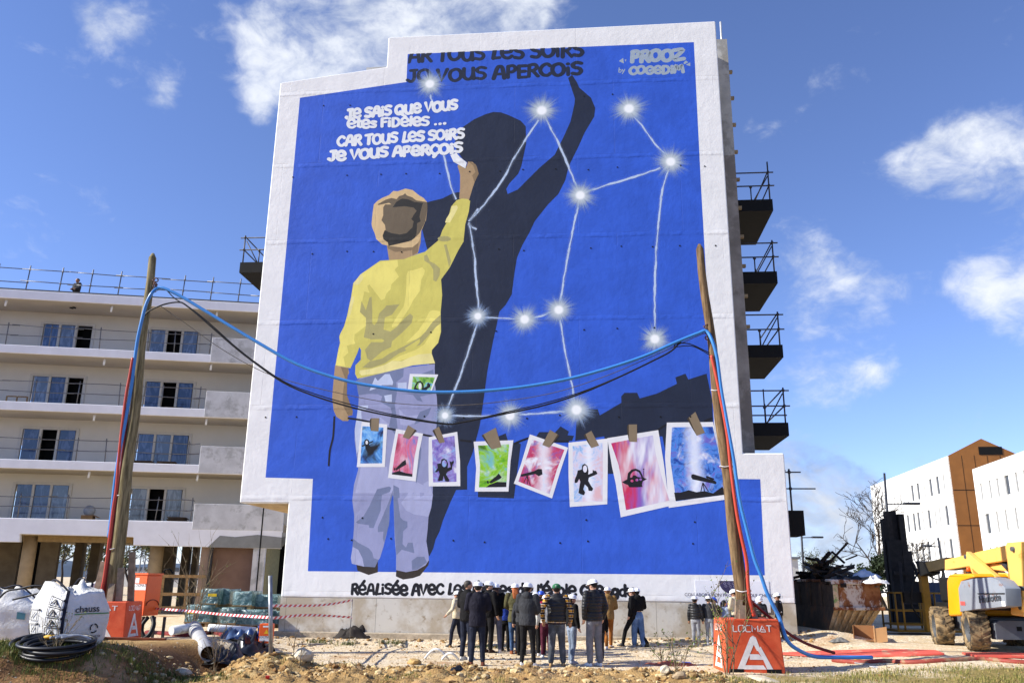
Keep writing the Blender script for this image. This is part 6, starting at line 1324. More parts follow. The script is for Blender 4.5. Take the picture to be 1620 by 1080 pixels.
# pipes beside the trench
M_pvc = mat('pvc_grey', (172,172,172), .5, var=.12, vs=3, dirt=(150,136,112), dirt_amt=.2); M_pvcw = mat('pvc_white', (222,222,218), .45, var=.06, dirt=(170,156,134), dirt_amt=.2)
p0 = seat(331, 1052, .1); p1 = at(307, 992, p0.y+3.6); p0 = p0+Vector((-.05,0,.24))
th = thing('drain_pipe', 'grey plastic drain pipe lying down into the trench with its open end near', 'pipe', tuple(p0)); d = p1-p0; mb = MB()
ax = d.normalized(); r_ = .165; N_ = 20; a_ = ax.cross(Vector((0,0,1))).normalized(); b_ = ax.cross(a_); vs = []
for (s_, rr_) in ((.62, .92), (0, .92), (0, 1.0), (.62, 1.0), (1.0, 1.0)): vs += [d*s_+(a_*math.cos(2*math.pi*i/N_)+b_*math.sin(2*math.pi*i/N_))*r_*rr_ for i in range(N_)]
mb.smooth = True; mb.add(vs, [(j*N_+i, j*N_+(i+1)%N_, (j+1)*N_+(i+1)%N_, (j+1)*N_+i) for j in range(4) for i in range(N_)]); mb.build('tube', M_pvc, th)
for s_ in (.80, .92):
    mb = MB(); mb.tube([d*(s_-.015), d*(s_+.015)], [r_*1.07, r_*1.07], 20); mb.build('collar', M_pvc, th)
for lab, pts, r_ in (('thick white plastic pipe lying left of the trench head', [(271,997),(290,994),(308,991)], .115), ('thinner white plastic pipe lying right of the trench head', [(330,992),(365,994.5),(404,997)], .09)):
    P_ = [at(x, y, 22.4+.3*i) for i, (x, y) in enumerate(pts)]; mb = MB(); mb.tube(P_, r_, 12); mb.solo('white_pipe', M_pvcw, lab, 'pipe', 'white pipes at the trench head')
P_ = [seat(x, y, .04) for x, y in ((232,1000),(262,1002),(300,1004),(335,1000),(360,1008))]; mb = MB(); mb.tube(catmull(P_, 5), .07, 8); mb.solo('red_duct', M_dred, 'dark red duct half buried behind the trench', 'duct')
# black and blue tarpaulin bunched beside the socket box
def crumple(name, label, cat, c, rx, ry, rz_, m, seed, n=26):
    mb = MB(); mb.smooth = True; vs = []
    for j in range(n+1):
        for i in range(n+1):
            u, v = i/n*2-1, j/n*2-1; r = math.hypot(u, v); h = max(0, 1-r*r*.8)
            d = mnoise.turbulence(Vector((u*1.6+seed, v*1.6, seed*.3)), 4, True)*.9
            vs.append((u*rx+.12*rx*mnoise.noise(Vector((u*3, v*3, seed))), v*ry+.12*ry*mnoise.noise(Vector((u*3, v*3, seed+9))), rz_*h*(.25+d)))
    mb.add(vs, [(j*(n+1)+i, j*(n+1)+i+1, (j+1)*(n+1)+i+1, (j+1)*(n+1)+i) for j in range(n) for i in range(n)])
    o = mb.build(name, m); o.location = c; tag(o, label, cat); return o
M_tarpk = mat('black_tarp', (16,17,20), .35, spec=.5, var=.3, vs=5); M_tarpb = mat('blue_film', (70,92,128), .3, spec=.5, var=.5, vs=3)
c = seat(395, 1030); crumple('black_tarpaulin', 'crumpled black tarpaulin sagging into the trench beside the socket box', 'tarpaulin', (c.x, c.y, hz(c.x, c.y)-.06), .55, .8, .62, M_tarpk, 4)
c = seat(362, 1045); crumple('black_tarpaulin', 'dark crumpled sheet lying in the trench right of the grey pipe', 'tarpaulin', (c.x-.05, c.y, hz(c.x, c.y)-.05), .42, .6, .48, M_tarpk, 8)
c = seat(377, 1014); crumple('blue_film', 'crumpled blue and white plastic film behind the black tarpaulin', 'plastic film', (c.x, c.y+.1, hz(c.x, c.y)+.02), .55, .4, .42, M_tarpb, 15)
c = seat(541, 1009); crumple('roofing_felt', 'dark sheet of roofing felt folded against the concrete base', 'felt sheet', (c.x+.35, c.y, hz(c.x, c.y)), .6, .3, .55, mat('felt_brown', (44,38,34), .8), 5)
# rocks big enough to point at
def rock(label, px, py, s, m, seed):
    c = seat(px, py); rr = random.Random(seed); bm = bmesh.new(); bmesh.ops.create_icosphere(bm, subdivisions=2, radius=1)
    for v in bm.verts:
        k = 1+.35*mnoise.noise(v.co*1.3+Vector((seed,0,0)))+.12*mnoise.noise(v.co*3.1+Vector((0,seed,0))); v.co = Vector((v.co.x*s[0]*k, v.co.y*s[1]*k, v.co.z*s[2]*k))
    me = bpy.data.meshes.new('rock'); bm.to_mesh(me); bm.free(); o = link_mesh('rock', me, m); o.location = (c.x, c.y, hz(c.x, c.y)+s[2]*.45); o.rotation_euler = (rr.uniform(-.2,.2), rr.uniform(-.2,.2), rr.uniform(0,6)); return tag(o, label, 'rock')
rock('pale squared rock lying alone on the gravel in front of the concrete base', 478, 1043, (.27,.2,.15), M_stone[0], 1)
rock('whitish broken rock on the bare soil below the grey pipe', 290, 1066, (.16,.12,.08), M_stone[0], 2)
rock('brown lump of earth on the spoil at the feet of the crowd', 655, 1050, (.20,.14,.09), M_clod[0], 3)
rock('pale slab of stone in the grass at the bottom edge', 1210, 1077, (.34,.18,.05), M_stone[0], 4)
rock('whitish rock to the left of the right block', 1052, 1062, (.13,.10,.08), M_stone[0], 5)
rock('small brown stone in the grass left of the right block', 1075, 1072, (.13,.11,.08), M_stone[1], 6)
for k, (px, py, ln, lab) in enumerate(((690,1042,.55,'pale curved plastic offcut lying on the soil left of the crowd'), (712,1044,.4,'bent white plastic strip standing in the soil left of the crowd'))):
    c = seat(px, py); mb = MB(); mb.tube([(ln*(i/8-.5), .03*math.sin(i), .22*math.sin(math.pi*i/8)*(1-.3*k)) for i in range(9)], .028, 6); o = mb.build('plastic_strip', M_pvcw); o.location = (c.x, c.y, hz(c.x, c.y)+.01); tag(o, lab, 'plastic strip')
c = seat(724, 1058); crumple('dark_rag', 'dark rag half buried in the soil at the left of the crowd', 'rag', (c.x, c.y, hz(c.x, c.y)-.02), .14, .1, .12, M_tarpk, 31, 14)
c = seat(1190, 1052); crumple('purple_paper', 'crumpled purple and white paper under the front of the right block', 'paper', (c.x-.05, c.y-.1, hz(c.x, c.y)), .42, .08, .14, mat('purple_print', (150,120,180), .6, var=.8, vs=14), 41, 20)
# twiggy shrubs
M_twig = mat('pale_twig', (128,112,86), .85); M_bud = mat('bud_green', (104,124,44), .7); M_bud2 = mat('bud_dark', (78,98,38), .7)
def shrub(label, px, py, h, seed, leaves, lr, n=5, spread=.5, Yoff=0):
    c = seat(px, py); rr = random.Random(seed); th = thing('twiggy_shrub', label, 'shrub', (c.x, c.y+Yoff, hz(c.x, c.y+Yoff)), 0, 'twiggy shrubs on the site'); mb = MB(); tips = []
    def br(p, d, L, r, l):
        pts = [p]; q = p
        for i in range(5):
            d = (d+Vector((rr.gauss(0,.10), rr.gauss(0,.10), .04))).normalized(); q = q+d*L/5; pts.append(q)
            if l < 2 and rr.random() < .75: br(q, (d+Vector((rr.gauss(0,.6), rr.gauss(0,.6), rr.gauss(.15,.3)))).normalized(), L*rr.uniform(.3,.55), r*.55, l+1)
        tips.extend(pts[1:]); mb.tube(pts, [max(r*(1-.15*i), .002) for i in range(6)], 4, False)
    for k in range(n): br(Vector((rr.gauss(0,.05), rr.gauss(0,.05), -.03)), Vector((rr.gauss(0,spread), rr.gauss(0,spread*.6), 1)).normalized(), h*rr.uniform(.6,1), .009+.004*h, 0)
    mb.build('stem', M_twig, th); lf = MB()
    for i in range(leaves):
        c_ = rr.choice(tips)+Vector((rr.gauss(0,.02), rr.gauss(0,.02), rr.gauss(0,.02))); nn = Vector((rr.gauss(0,1), rr.gauss(0,1), rr.gauss(0,1))).normalized(); a = nn.orthogonal().normalized(); b = nn.cross(a); s = lr*rr.uniform(.5,1.2); lf.m = rr.randrange(2)
        lf.add([c_+a*s, c_+b*s*.6, c_-a*s, c_-b*s*.6], [(0,1,2,3)])
    if leaves: lf.build('leaves', [M_bud, M_bud2], th)
    return th
shrub('thin leafy shrub sprouting left of the right block, in front of the children', 1150, 1066, 1.75, 2, 300, .026, 6, .32)
shrub('small green-budded shrub on the soil near the bottom edge, left of the right block', 1068, 1066, .75, 5, 130, .026, 4, .5)
shrub('low green shrub beside the pink earth, right of the crowd', 1048, 1046, .55, 9, 120, .024, 4, .5)
shrub('tall bare twigs in front of the green pallets', 305, 1003, 2.1, 12, 60, .02, 7, .14)
shrub('short dry twigs beside the grey pipe mouth', 340, 1062, .9, 15, 10, .015, 5, .3)
shrub('pale dry twig sprouting in front of the pipe coil', 84, 1040, .8, 18, 60, .018, 5, .45)
shrub('dry low twigs on the soil at the bottom, below the grey pipe', 318, 1072, .4, 22, 0, .015, 6, .8)
shrub('thin dry twig standing on the soil left of the pale squared rock', 467, 1056, .8, 25, 8, .014, 2, .2)
# small litter
def slab(name, label, cat, px, py, sx, sy, sz, rz, m, tilt=.1):
    c = seat(px, py); mb = MB(); mb.box(-sx, sx, -sy, sy, 0, sz); o = mb.build(name, m); o.location = (c.x, c.y, hz(c.x, c.y)+.005); o.rotation_euler = (tilt, tilt*.6, rz); return tag(o, label, cat)
slab('white_card', 'small white card lying on the grass under the red pipe', 'card', 1384, 1055, .09, .07, .008, .4, M_tie)
slab('grey_offcut', 'grey plastic offcut lying near the white card on the grass', 'offcut', 1364, 1050, .16, .05, .02, -.7, M_pvc)
slab('yellow_connector', 'yellow connector where the red pipe starts', 'connector', 1357, 1045, .07, .05, .06, .2, M_yel)
slab('red_scrap', 'tiny red plastic scrap on the bare soil at the bottom left', 'scrap', 423, 1073, .035, .03, .04, .2, mat('red_plastic', (200,40,30), .4))
slab('blue_scrap', 'small blue scrap on the gravel left of the right block', 'scrap', 1086, 1048, .10, .05, .015, .2, mat('blue_plastic', (50,80,180), .4))
slab('broken_board', 'grey broken board on the rubble beside the concrete base, left of the crowd', 'board', 704, 1010, .42, .1, .04, .15, M_conc)
slab('broken_board', 'dark thin board lying on the gravel below the roofing felt', 'board', 500, 1020, .55, .04, .03, .5, M_cdark, .03)
slab('brown_plank', 'rusty plank lying on the bank below the left block', 'plank', 205, 1012, .8, .08, .05, .05, M_rust, .02)
c = seat(1062, 1051); crumple('brick_rubble', 'flat patch of pinkish crushed brick right of the crowd', 'brick rubble', (c.x, c.y, hz(c.x, c.y)-.03), .62, .34, .13, mat('crushed_brick', (176,104,76), .95, var=.3, vs=14, bump=.7, bs=30), 51, 22)
# ------------------------------------------------------------------ skip, lift, formwork and hoarding on the right
DL = at(1325, 1008, 25.3); DRr = at(1397, 1005, 25.3); dz0 = hz(9.8, 25.4)-.02; dtop = at(1330, 920, 25.2).z
SK = thing('rubbish_skip', 'rusty open skip heaped with broken timber beside the mural wall', 'skip', (DL.x, 25.3, dz0)); Hs = dtop-dz0
t = NT('skip_rust'); n_ = t.noise(2.2, 8, .7); c = t.ramp(n_, [(.30, lin((72,40,26))), (.48, lin((128,76,42))), (.62, lin((160,112,72)))]); c = t.mix(t.rng(t.noise(1.3, 8, .68, t.mapv((1,1,.55),(3,1,2))), .49, .55), c, lin((206,196,182))); t.bump(t.noise(9, 6, .7), .4, .015); M_skip = t.done(c, .75, .1, .3)
t = NT('skip_dark'); c = t.ramp(t.noise(2.0, 8, .7), [(.3, lin((58,54,50))), (.55, lin((104,90,76))), (.7, lin((140,98,66)))]); t.bump(t.noise(9, 6, .7), .4, .015); M_skipd = t.done(c, .75, .1, .3)
t = NT('skip_chute'); c = t.ramp(t.noise(3.0, 8, .7, t.mapv((2,2,.5))), [(.3, lin((120,86,52))), (.5, lin((190,160,116))), (.68, lin((214,192,154)))]); M_skipc = t.done(c, .75, .1, .3)
wd = DRr.x-DL.x+.05; LEN = 4.8; zm = Hs*.52; inx = .30
# side (faces left), front end (faces the camera) with a raked lower half
mb = MB(); mb.add([(0,0,zm),(0,LEN,zm),(0,LEN,Hs),(0,0,Hs),(.06,0,zm),(.06,LEN,zm),(.06,LEN,Hs),(.06,0,Hs)], [(0,1,2,3),(4,7,6,5),(0,3,7,4),(1,5,6,2),(3,2,6,7)]); mb.add([(-.12,.45,0),(-.12,LEN-.3,0),(0,LEN,zm),(0,0,zm)], [(0,1,2,3)]); mb.build('side_panel', M_skipd, SK)
mb = MB(); mb.box(.061, wd, 0, .06, zm, Hs); mb.build('end_panel', M_skip, SK)
mb = MB(); mb.add([(-.12,.45,0),(wd-.35,.45,0),(wd,.0,zm-.002),(0,.0,zm-.002)], [(0,1,2,3)]); mb.build('raked_panel', M_skipc, SK)
mb = MB(); mb.add([(wd,0.061,zm),(wd,LEN,zm),(wd,LEN,Hs),(wd,0.061,Hs)], [(0,1,2,3)]); mb.add([(wd-.35,.45,0),(wd-.35,LEN-.3,0),(wd,LEN,zm),(wd,0.0,zm)], [(0,1,2,3)]); mb.add([(0,LEN,zm),(wd,LEN,zm),(wd,LEN,Hs),(0,LEN,Hs)], [(0,1,2,3)]); mb.build('far_panels', M_skipd, SK)
for k in range(6):
    u = .12+.15*k; mb = MB(); a_ = Vector((-.12+(wd-.23)*u, .45, 0)); b_ = Vector((wd*u, 0, zm)); mb.beam(a_+Vector((0,-.02,.02)), b_+Vector((0,-.035,-.05)), .05, .06, (0,1,0)); mb.build('rib', M_skipc, SK)
for k in range(1, 5):
    mb = MB(); mb.box(-.05, -.004, LEN*k/5, LEN*k/5+.10, zm+.01, Hs-.06); mb.build('side_rib', M_skipd, SK)
for (x0, x1, y0, y1, z0, z1, nm) in ((-.06, wd+.05, -.07, .0-.002, Hs-.07, Hs+.07, 'top_rim'), (-.06, wd+.08, -.07, -.002, zm-.08, zm+.02, 'mid_rim'), (-.07, .065, .0, LEN, Hs+.001, Hs+.08, 'side_rim')):
    mb = MB(); mb.box(x0, x1, y0, y1, z0, z1); bevel(mb.build(nm, M_skip, SK), .02)
mb = MB(); mb.box(-.04, .10, -.09, -.071, zm, Hs-.08); mb.build('corner_post', mat('corner_cream', (212,186,150), .7, dirt=(110,150,80), dirt_amt=.3), SK)
mb = MB(); mb.smooth = True; NN = 24; vs = [(.03+(wd-.06)*i/NN, .1+(LEN-.2)*j/NN, Hs-.32+.80*math.exp(-(((wd*i/NN)-.5)/.62)**2-((LEN*j/NN-1.9)/1.3)**2)+.16*mnoise.noise(Vector((i*.5, j*.5, 2)))) for j in range(NN+1) for i in range(NN+1)]; mb.add(vs, [(j*(NN+1)+i, j*(NN+1)+i+1, (j+1)*(NN+1)+i+1, (j+1)*(NN+1)+i) for j in range(NN) for i in range(NN)]); mb.build('fill', mat('rubble_dark', (40,34,30), .95), SK)
# the heap: single timbers and sheets
M_tim = [mat('burnt_timber', (44,36,30), .9, var=.4), mat('old_timber', (92,72,52), .9, var=.4), mat('grey_plank', (96,92,86), .9, var=.3)]
mound = lambda x, y: .95*math.exp(-((x-.45)/.75)**2)*math.exp(-((y-1.9)/1.5)**2)
rr = random.Random(6)
nt_ = 0
for k in range(96):
    x, y = rr.uniform(0.0, wd-.1), rr.uniform(.2, LEN-.5); z = Hs-.2+mound(x, y)*rr.uniform(.55, 1.0); a = rr.uniform(0, 6.28); el = rr.uniform(-.25,.35); L_ = rr.uniform(.4, 1.1)
    d = Vector((math.cos(a)*math.cos(el), math.sin(a)*math.cos(el), math.sin(el)))*L_/2; base = Vector((DL.x+x, 25.3+y, dz0+z)); mb = MB(); mb.beam(base-d, base+d, rr.choice((.06,.1,.16)), rr.choice((.03,.05,.08)))
    mi_ = rr.randrange(3); mb.solo('broken_timber', M_tim[mi_], 'short %s in the %s part of the heap on the skip' % (('charred black timber', 'brown broken timber', 'grey broken plank')[mi_], 'front left' if y < 1.6 and x < wd/2 else 'front right' if y < 1.6 else 'middle' if y < 3 else 'rear'), 'timber', 'broken timbers heaped in the skip')
for (p_, q_, w, lab) in (((1302,900),(1341,858), .09, 'longest dark timber poking up out of the skip heap'), ((1296,893),(1313,873), .12, 'thick dark timber poking up at the left of the skip heap'), ((1316,872),(1336,890), .07, 'dark timber crossing the longest one in the skip heap'), ((1338,885),(1356,878), .05, 'pale brown lath sticking out right of the skip heap'), ((1291,883),(1300,892), .10, 'stub of timber at the left end of the skip heap'), ((1300,920),(1318,899), .09, 'brown beam leaning against the front of the skip heap'), ((1313,903),(1340,910), .08, 'grey plank lying across the front of the skip heap')):
    a_, b_ = at(*p_, 26.6), at(*q_, 26.3); mb = MB(); mb.beam(a_, b_, w, w*.7); mb.solo('long_timber', M_tim[1] if 'brown' in lab else M_tim[2] if 'grey' in lab else M_tim[0], lab, 'timber')
M_wsheet = mat('white_sheet', (226,224,220), .6, var=.06)
c = at(1388, 916, 25.0); crumple('white_sheet', 'white plastic sheet hanging over the right end of the skip', 'sheet', (c.x, c.y+.15, c.z-.12), .36, .22, .26, M_wsheet, 7, 18)
c = at(1368, 903, 25.9); crumple('white_sheet', 'bluish white sheet lying on the skip rubble behind the hanging one', 'sheet', (c.x, c.y, c.z-.18), .42, .36, .24, mat('pale_sheet', (196,204,216), .6, var=.1), 12, 18)
c = at(1345, 912, 25.8); crumple('black_sheet', 'dark membrane lying over the skip contents near its front', 'membrane', (c.x, c.y, c.z-.16), .55, .35, .3, mat('membrane_dark', (40,44,48), .6), 19, 18)
# opened cardboard box
c = seat(1377, 1014); CBX = thing('carton', 'open brown cardboard box lying on its side in front of the skip', 'box', (c.x, c.y, hz(c.x, c.y)), R(-22)); M_card2 = mat('carton_brown', (190,146,100), .8, var=.1, vs=3); M_card3 = mat('carton_inside', (140,98,62), .85, var=.1)
mb = MB(); mb.box(-.42, .10, .22, .24, 0, .40); mb.box(-.42, -.40, -.16, .219, 0, .40); mb.box(-.399, .10, -.16, .219, .0, .02); mb.build('shell', M_card3, CBX)
mb = MB(); mb.obox((.27,-.12,.17), (.17,.03,.03), (.0,.012,0), (0,0,.19)); mb.build('flap', M_card2, CBX); mb = MB(); mb.obox((.12,.02,.20), (.012,0,0), (.0,.19,0), (-.0,0,.2)); mb.build('flap', M_card2, CBX)
c = seat(1330, 1016); crumple('debris_pile', 'small grey pile of rubbish at the foot of the skip', 'rubbish', (c.x, c.y+.1, hz(c.x, c.y)), .26, .16, .13, mat('rubbish_grey', (120,118,112), .8, var=.4, vs=9), 25, 18)
# standing stack of dark formwork panels and the hoarding behind
fb = at(1418, 985, 33.0); fz = hz(fb.x, 33); ft = at(1418, 808, 33).z; x0, x1 = at(1404, 900, 33).x, at(1441, 900, 33).x
FW_ = thing('formwork_tower', 'tall dark stack of upright formwork panels behind the skip', 'formwork', ((x0+x1)/2, 33, fz)); M_form = [mat('form_ply', (42,38,36), .85, var=.3), mat('form_ply_b', (54,48,44), .85, var=.3)]; wf = x1-x0
for k, (a, b, top, d) in enumerate(((-.5,-.28,-.30,0),(-.27,-.02,0,.12),(-.01,.24,.02,.2),(.25,.5,-.1,.05),(-.46,.1,-1.1,-.28),(.08,.48,-1.5,-.3),(-.56,.55,-2.6,-.55))):
    mb = MB(); mb.box(a*wf, b*wf, d, d+.22, 0, ft-fz+top); mb.build('panel', M_form[k % 2], FW_)
for k in range(2): mb = MB(); mb.box(-.50*wf, .48*wf, -.62, -.555, .7+k*1.05, .82+k*1.05); mb.build('waler', M_form[1], FW_)
for sx in (-.9, .8):
    mb = MB(); mb.beam((sx*wf*.9, -1.6, 0), (sx*wf*.3, -.65, 2.2), .09, .09); mb.build('prop', M_form[1], FW_)
t = NT('hoarding_steel'); sx_ = t.n('ShaderNodeSeparateXYZ'); t.l(t.tc.outputs['Object'], sx_.inputs[0]); M_hoard = t.done(lin((88,98,118)), .5, .3, .4)
ha, hb = at(1428, 985, 35.0), at(1680, 985, 30.5); hd = hb-ha; hd.z = 0; HN = int(hd.length/.95); htop = at(1500, 921, 34).z
hz0 = hz(ha.x, ha.y); HO = thing('hoarding', 'blue-grey corrugated steel hoarding behind the lift basket', 'hoarding', (ha.x, ha.y, hz0)); hu = hd.normalized(); hn = Vector((hu.y, -hu.x, 0))
for k in range(HN):
    mb = MB(); L_ = hd.length/HN; m = 8; vs = []
    for i in range(m+1): 
        o = .025 if i % 2 else 0
        for z in (0, htop-hz0): p_ = hu*(k*L_+L_*i/m*.995)+hn*o; vs.append((p_.x, p_.y, z))
    mb.add(vs, [(2*i,2*i+2,2*i+3,2*i+1) for i in range(m)]); mb.build('panel', M_hoard, HO)
# ------------------------------------------------------------------ articulated boom lift (nose toward the camera, boom running away)
M_ly = mat('lift_yellow', (236,184,96), .45, spec=.4, var=.05, vs=1.5, dirt=(206,150,70), dirt_amt=.15); M_lo = mat('lift_orange_hood', (238,158,20), .4, spec=.4, var=.04); M_lg = mat('lift_grey_hood', (134,140,148), .5, spec=.35, var=.1, vs=2, dirt=(122,74,44), dirt_amt=.12, dirt_scale=2.2); M_ld = mat('lift_chassis_grey', (84,88,94), .6, var=.2, vs=3); M_lk = mat('lift_black', (24,23,22), .6, var=.2)
t = NT('tyre_rubber'); c = t.mix(t.rng(t.noise(5, 6, .65), .35, .62), lin((62,56,48)), lin((150,128,94))); t.bump(t.noise(20, 5, .6), .3, .01); M_tyre = t.done(c, .9, 0, .2); M_hub = mat('hub_grey', (74,76,78), .6, var=.2, vs=5)
YB = seat(1545, 1029).y; YA = YB+1.7; print('YB', YB) if os.environ.get('DBG') else None; XL = at(1525, 1000, YB).x
LX = XL; lz = hz(LX, YB); LF = thing('boom_lift', 'yellow and grey articulated boom lift with a dark basket, parked at the right edge', 'boom lift', (LX, YB, lz))
def wheel(cx, cy, rad, wid, rz=0):
    # tyre with cast lugs, hub on the left face (-x)
    M_ = Matrix.Rotation(rz, 3, 'Z'); C_ = Vector((cx, cy, rad)); T = lambda p: C_+M_ @ Vector(p)
    prof = [(-wid*.5+.03, rad*.58), (-wid*.5, rad*.68), (-wid*.5, rad*.88), (-wid*.38, rad*.955), (wid*.38, rad*.955), (wid*.5, rad*.88), (wid*.5, rad*.68), (wid*.5-.03, rad*.58)]; n = 36; mb = MB(); mb.smooth = True; vs = []
    for x, r in prof: vs += [T((x, r*math.cos(2*math.pi*i/n), r*math.sin(2*math.pi*i/n))) for i in range(n)]
    mb.add(vs, [(j*n+i, j*n+(i+1)%n, (j+1)*n+(i+1)%n, (j+1)*n+i) for j in range(len(prof)-1) for i in range(n)]); ty = mb.build('tyre', M_tyre, LF)
    lg = MB(); N_ = 18
    for i in range(N_):
        for sd in (-1, 1):
            a0 = 2*math.pi*(i+(.5 if sd > 0 else 0))/N_; da = 2*math.pi/N_
            q = lambda x, r, a: T((x, r*math.cos(a), r*math.sin(a)))
            w0, w1 = .02*sd, wid*.52*sd; a1 = a0+.55*da
            vv = [q(w0, rad*.94, a0+.55*da), q(w0, rad*.94, a0+1.0*da), q(w1, rad*.9, a0+.42*da), q(w1, rad*.9, a0), q(w0, rad*1.0, a0+.58*da), q(w0, rad*1.0, a0+.94*da), q(w1*.97, rad*.985, a0+.40*da), q(w1*.97, rad*.985, a0+.04*da)]
            lg.add(vv, [(4,5,6,7),(0,1,5,4),(1,2,6,5),(2,3,7,6),(3,0,4,7)])
    lg.build('tread_lugs', M_tyre, ty)
    mb = MB(); mb.smooth = True; pr = [(-wid*.44, rad*.6), (-wid*.40, rad*.54), (-wid*.22, rad*.50), (-wid*.20, rad*.22), (-wid*.34, rad*.20), (-wid*.36, rad*.10), (-wid*.37, .001)]; vs = []
    for x, r in pr: vs += [T((x, r*math.cos(2*math.pi*i/24), r*math.sin(2*math.pi*i/24))) for i in range(24)]
    mb.add(vs, [(j*24+i, j*24+(i+1)%24, (j+1)*24+(i+1)%24, (j+1)*24+i) for j in range(len(pr)-1) for i in range(24)]); hb_ = mb.build('rim', M_hub, ty)
    for i in range(8): a = 2*math.pi*i/8; mb = MB(); mb.ball(T((-wid*.37, rad*.15*math.cos(a), rad*.15*math.sin(a))), .018, nu=5, nv=4); mb.build('wheel_nut', M_ld, ty)
rad = .50; wt = .42
wheel(.30, YB-YB, rad, wt, R(-14)); wheel(.30, YA-YB, rad, wt, R(-15)); wheel(2.25, YB-YB, rad, wt, R(8)); wheel(2.25, YA-YB, rad, wt, 0)
mb = MB(); mb.box(.55, 2.0, -.28, 2.35, .42, .80); bevel(mb.build('chassis', M_ld, LF), .04)
mb = MB(); mb.prism([(.50,.30),(2.05,.30),(2.05,.72),(1.3,.74),(.62,.74),(.50,.66)], lambda x, z, d: (x, d, z), -.52, -.285); bevel(mb.build('axle_beam', mat('axle_paint', (92,96,102), .55, var=.15, vs=3), LF), .02)
mb = MB(); mb.box(1.02, 1.14, -.53, -.522, .50, .60); mb.build('beam_slot', M_dark, LF)
mb = MB(); mb.cyl((1.3,1.0,.80), (1.3,1.0,1.0), .55, .55, 24); mb.build('slew_ring', M_lk, LF)
# turret: left-hand cowl (grey), tail hood (orange) and deck
def hull(name, poly, x0, x1, m, bev=.07, par=None):
    mb = MB(); mb.prism(poly, lambda y, z, d: (d, y, z), x0, x1); o = mb.build(name, m, par or LF); bevel(o, bev, 3); o.data.shade_smooth(); return o
mb = MB(); mb.box(.45, 2.1, -1.0, 2.2, .98, 1.10); mb.build('turret_deck', M_lk, LF)
def yz(px, py, x):
    # point of the lift's side plane x = const seen at a pixel
    d = ray(px, py); t_ = (LX+x-CAM.x)/d.x; q = CAM+d*t_; return (q.y-YB, q.z-lz)
cow = [yz(*p, .06) for p in ((1519,967),(1516,930),(1520,919),(1540,914.5),(1567,912.5),(1580,918),(1590,930),(1592,958),(1575,960.5),(1545,963))]
G_ = hull('side_cowl', cow, .06, .42, M_lg, .06)
tail = [yz(*p, .10) for p in ((1500,974),(1497,918),(1499,910),(1506,907),(1536,906.5),(1541,912),(1524,917),(1518,924),(1518,966),(1519,973))]
hull('tail_hood', tail, .10, 2.2, M_lo, .06)
mb = MB(); mb.box(.64, 2.15, .5, 2.3, 1.101, 1.75); bevel(mb.build('engine_body', M_lk, LF), .05)
mb = MB(); y_, z_ = yz(1533, 906, .5); mb.cyl((.5, y_, z_-.02), (.5, y_, z_+.03), .07, .07, 12); mb.build('beacon_base', M_lk, LF); mb = MB(); mb.cyl((.5, y_, z_+.031), (.5, y_, z_+.15), .055, .045, 12); mb.build('beacon', mat('beacon_orange', (220,96,20), .25), LF)
ya, za_ = yz(1549, 953, .05); yb, zb2_ = yz(1590, 948, .05); Lw = abs(yb-ya)
M_emb = mat('embossed_grey', (72,76,82), .5)
font_mesh('Haulotte', .40, lambda x, y, z: (.052-z, ya-x*(ya-yb)/1.66, za_+(zb2_-za_)*(x/1.66)+y*.56), 'maker_name', M_emb, LF, ext=.01, align='LEFT', bold=.006)
mb = MB(); q0_, q1_ = yz(1547, 938.5, .05), yz(1589, 938, .05); mb.beam((.055, q0_[0], q0_[1]), (.055, q1_[0], q1_[1]), .02, .035, (1,0,0)); mb.build('swage_line', M_lk, LF)
for (pa, pb, m_, nm) in (((1519,950.5),(1527,957), mat('sticker_red', (206,90,84), .5), 'sticker'), ((1584,950),(1591,958.5), M_tie, 'sticker')):
    a_, b_ = yz(*pa, .05), yz(*pb, .05); mb = MB(); mb.add([(.05,a_[0],a_[1]),(.05,b_[0],a_[1]),(.05,b_[0],b_[1]),(.05,a_[0],b_[1])], [(0,1,2,3)]); mb.build(nm, m_, LF)
# lower arms, upper boom, knuckle and ram; all run in planes x = const
def arm(name, pa, pb, w, x0, x1, m, par=None):
    a_, b_ = yz(*pa, (x0+x1)/2), yz(*pb, (x0+x1)/2); d = Vector((b_[0]-a_[0], b_[1]-a_[1])); d.normalize(); q = Vector((-d.y, d.x))*w/2
    poly = [(a_[0]+q.x, a_[1]+q.y), (b_[0]+q.x, b_[1]+q.y), (b_[0]-q.x, b_[1]-q.y), (a_[0]-q.x, a_[1]-q.y)]; mb = MB(); mb.prism(poly, lambda y, z, d_: (d_, y, z), x0, x1); o = mb.build(name, m, par or LF); bevel(o, .015); return o
arm('lower_arm', (1531,880), (1622,958), .30, .62, .74, M_ly); arm('lower_arm', (1531,880), (1622,958), .30, 1.0, 1.12, M_ly) if False else arm('lower_arm', (1545,884), (1640,950), .28, 1.15, 1.27, M_ly)
arm('strut', (1530,878), (1541,912), .22, .80, .92, M_ly); arm('upper_link', (1548,893), (1612,900), .16, .90, 1.02, M_ly); arm('upper_link', (1556,908), (1620,912), .13, .95, 1.07, M_ly)
ub = [yz(*p, .95) for p in ((1504,885),(1606,861),(1606,886),(1504,902))]
mb = MB(); mb.prism(ub, lambda y, z, d: (d, y, z), .78, 1.12); bevel(mb.build('upper_boom', M_ly, LF), .02)
tb = [yz(*p, .95) for p in ((1466,890),(1503,881),(1503.5,898.5),(1468,906))]
mb = MB(); mb.prism(tb, lambda y, z, d: (d, y, z), .82, 1.08); bevel(mb.build('telescope', mat('telescope_dark', (60,52,36), .5, var=.2), LF), .02)
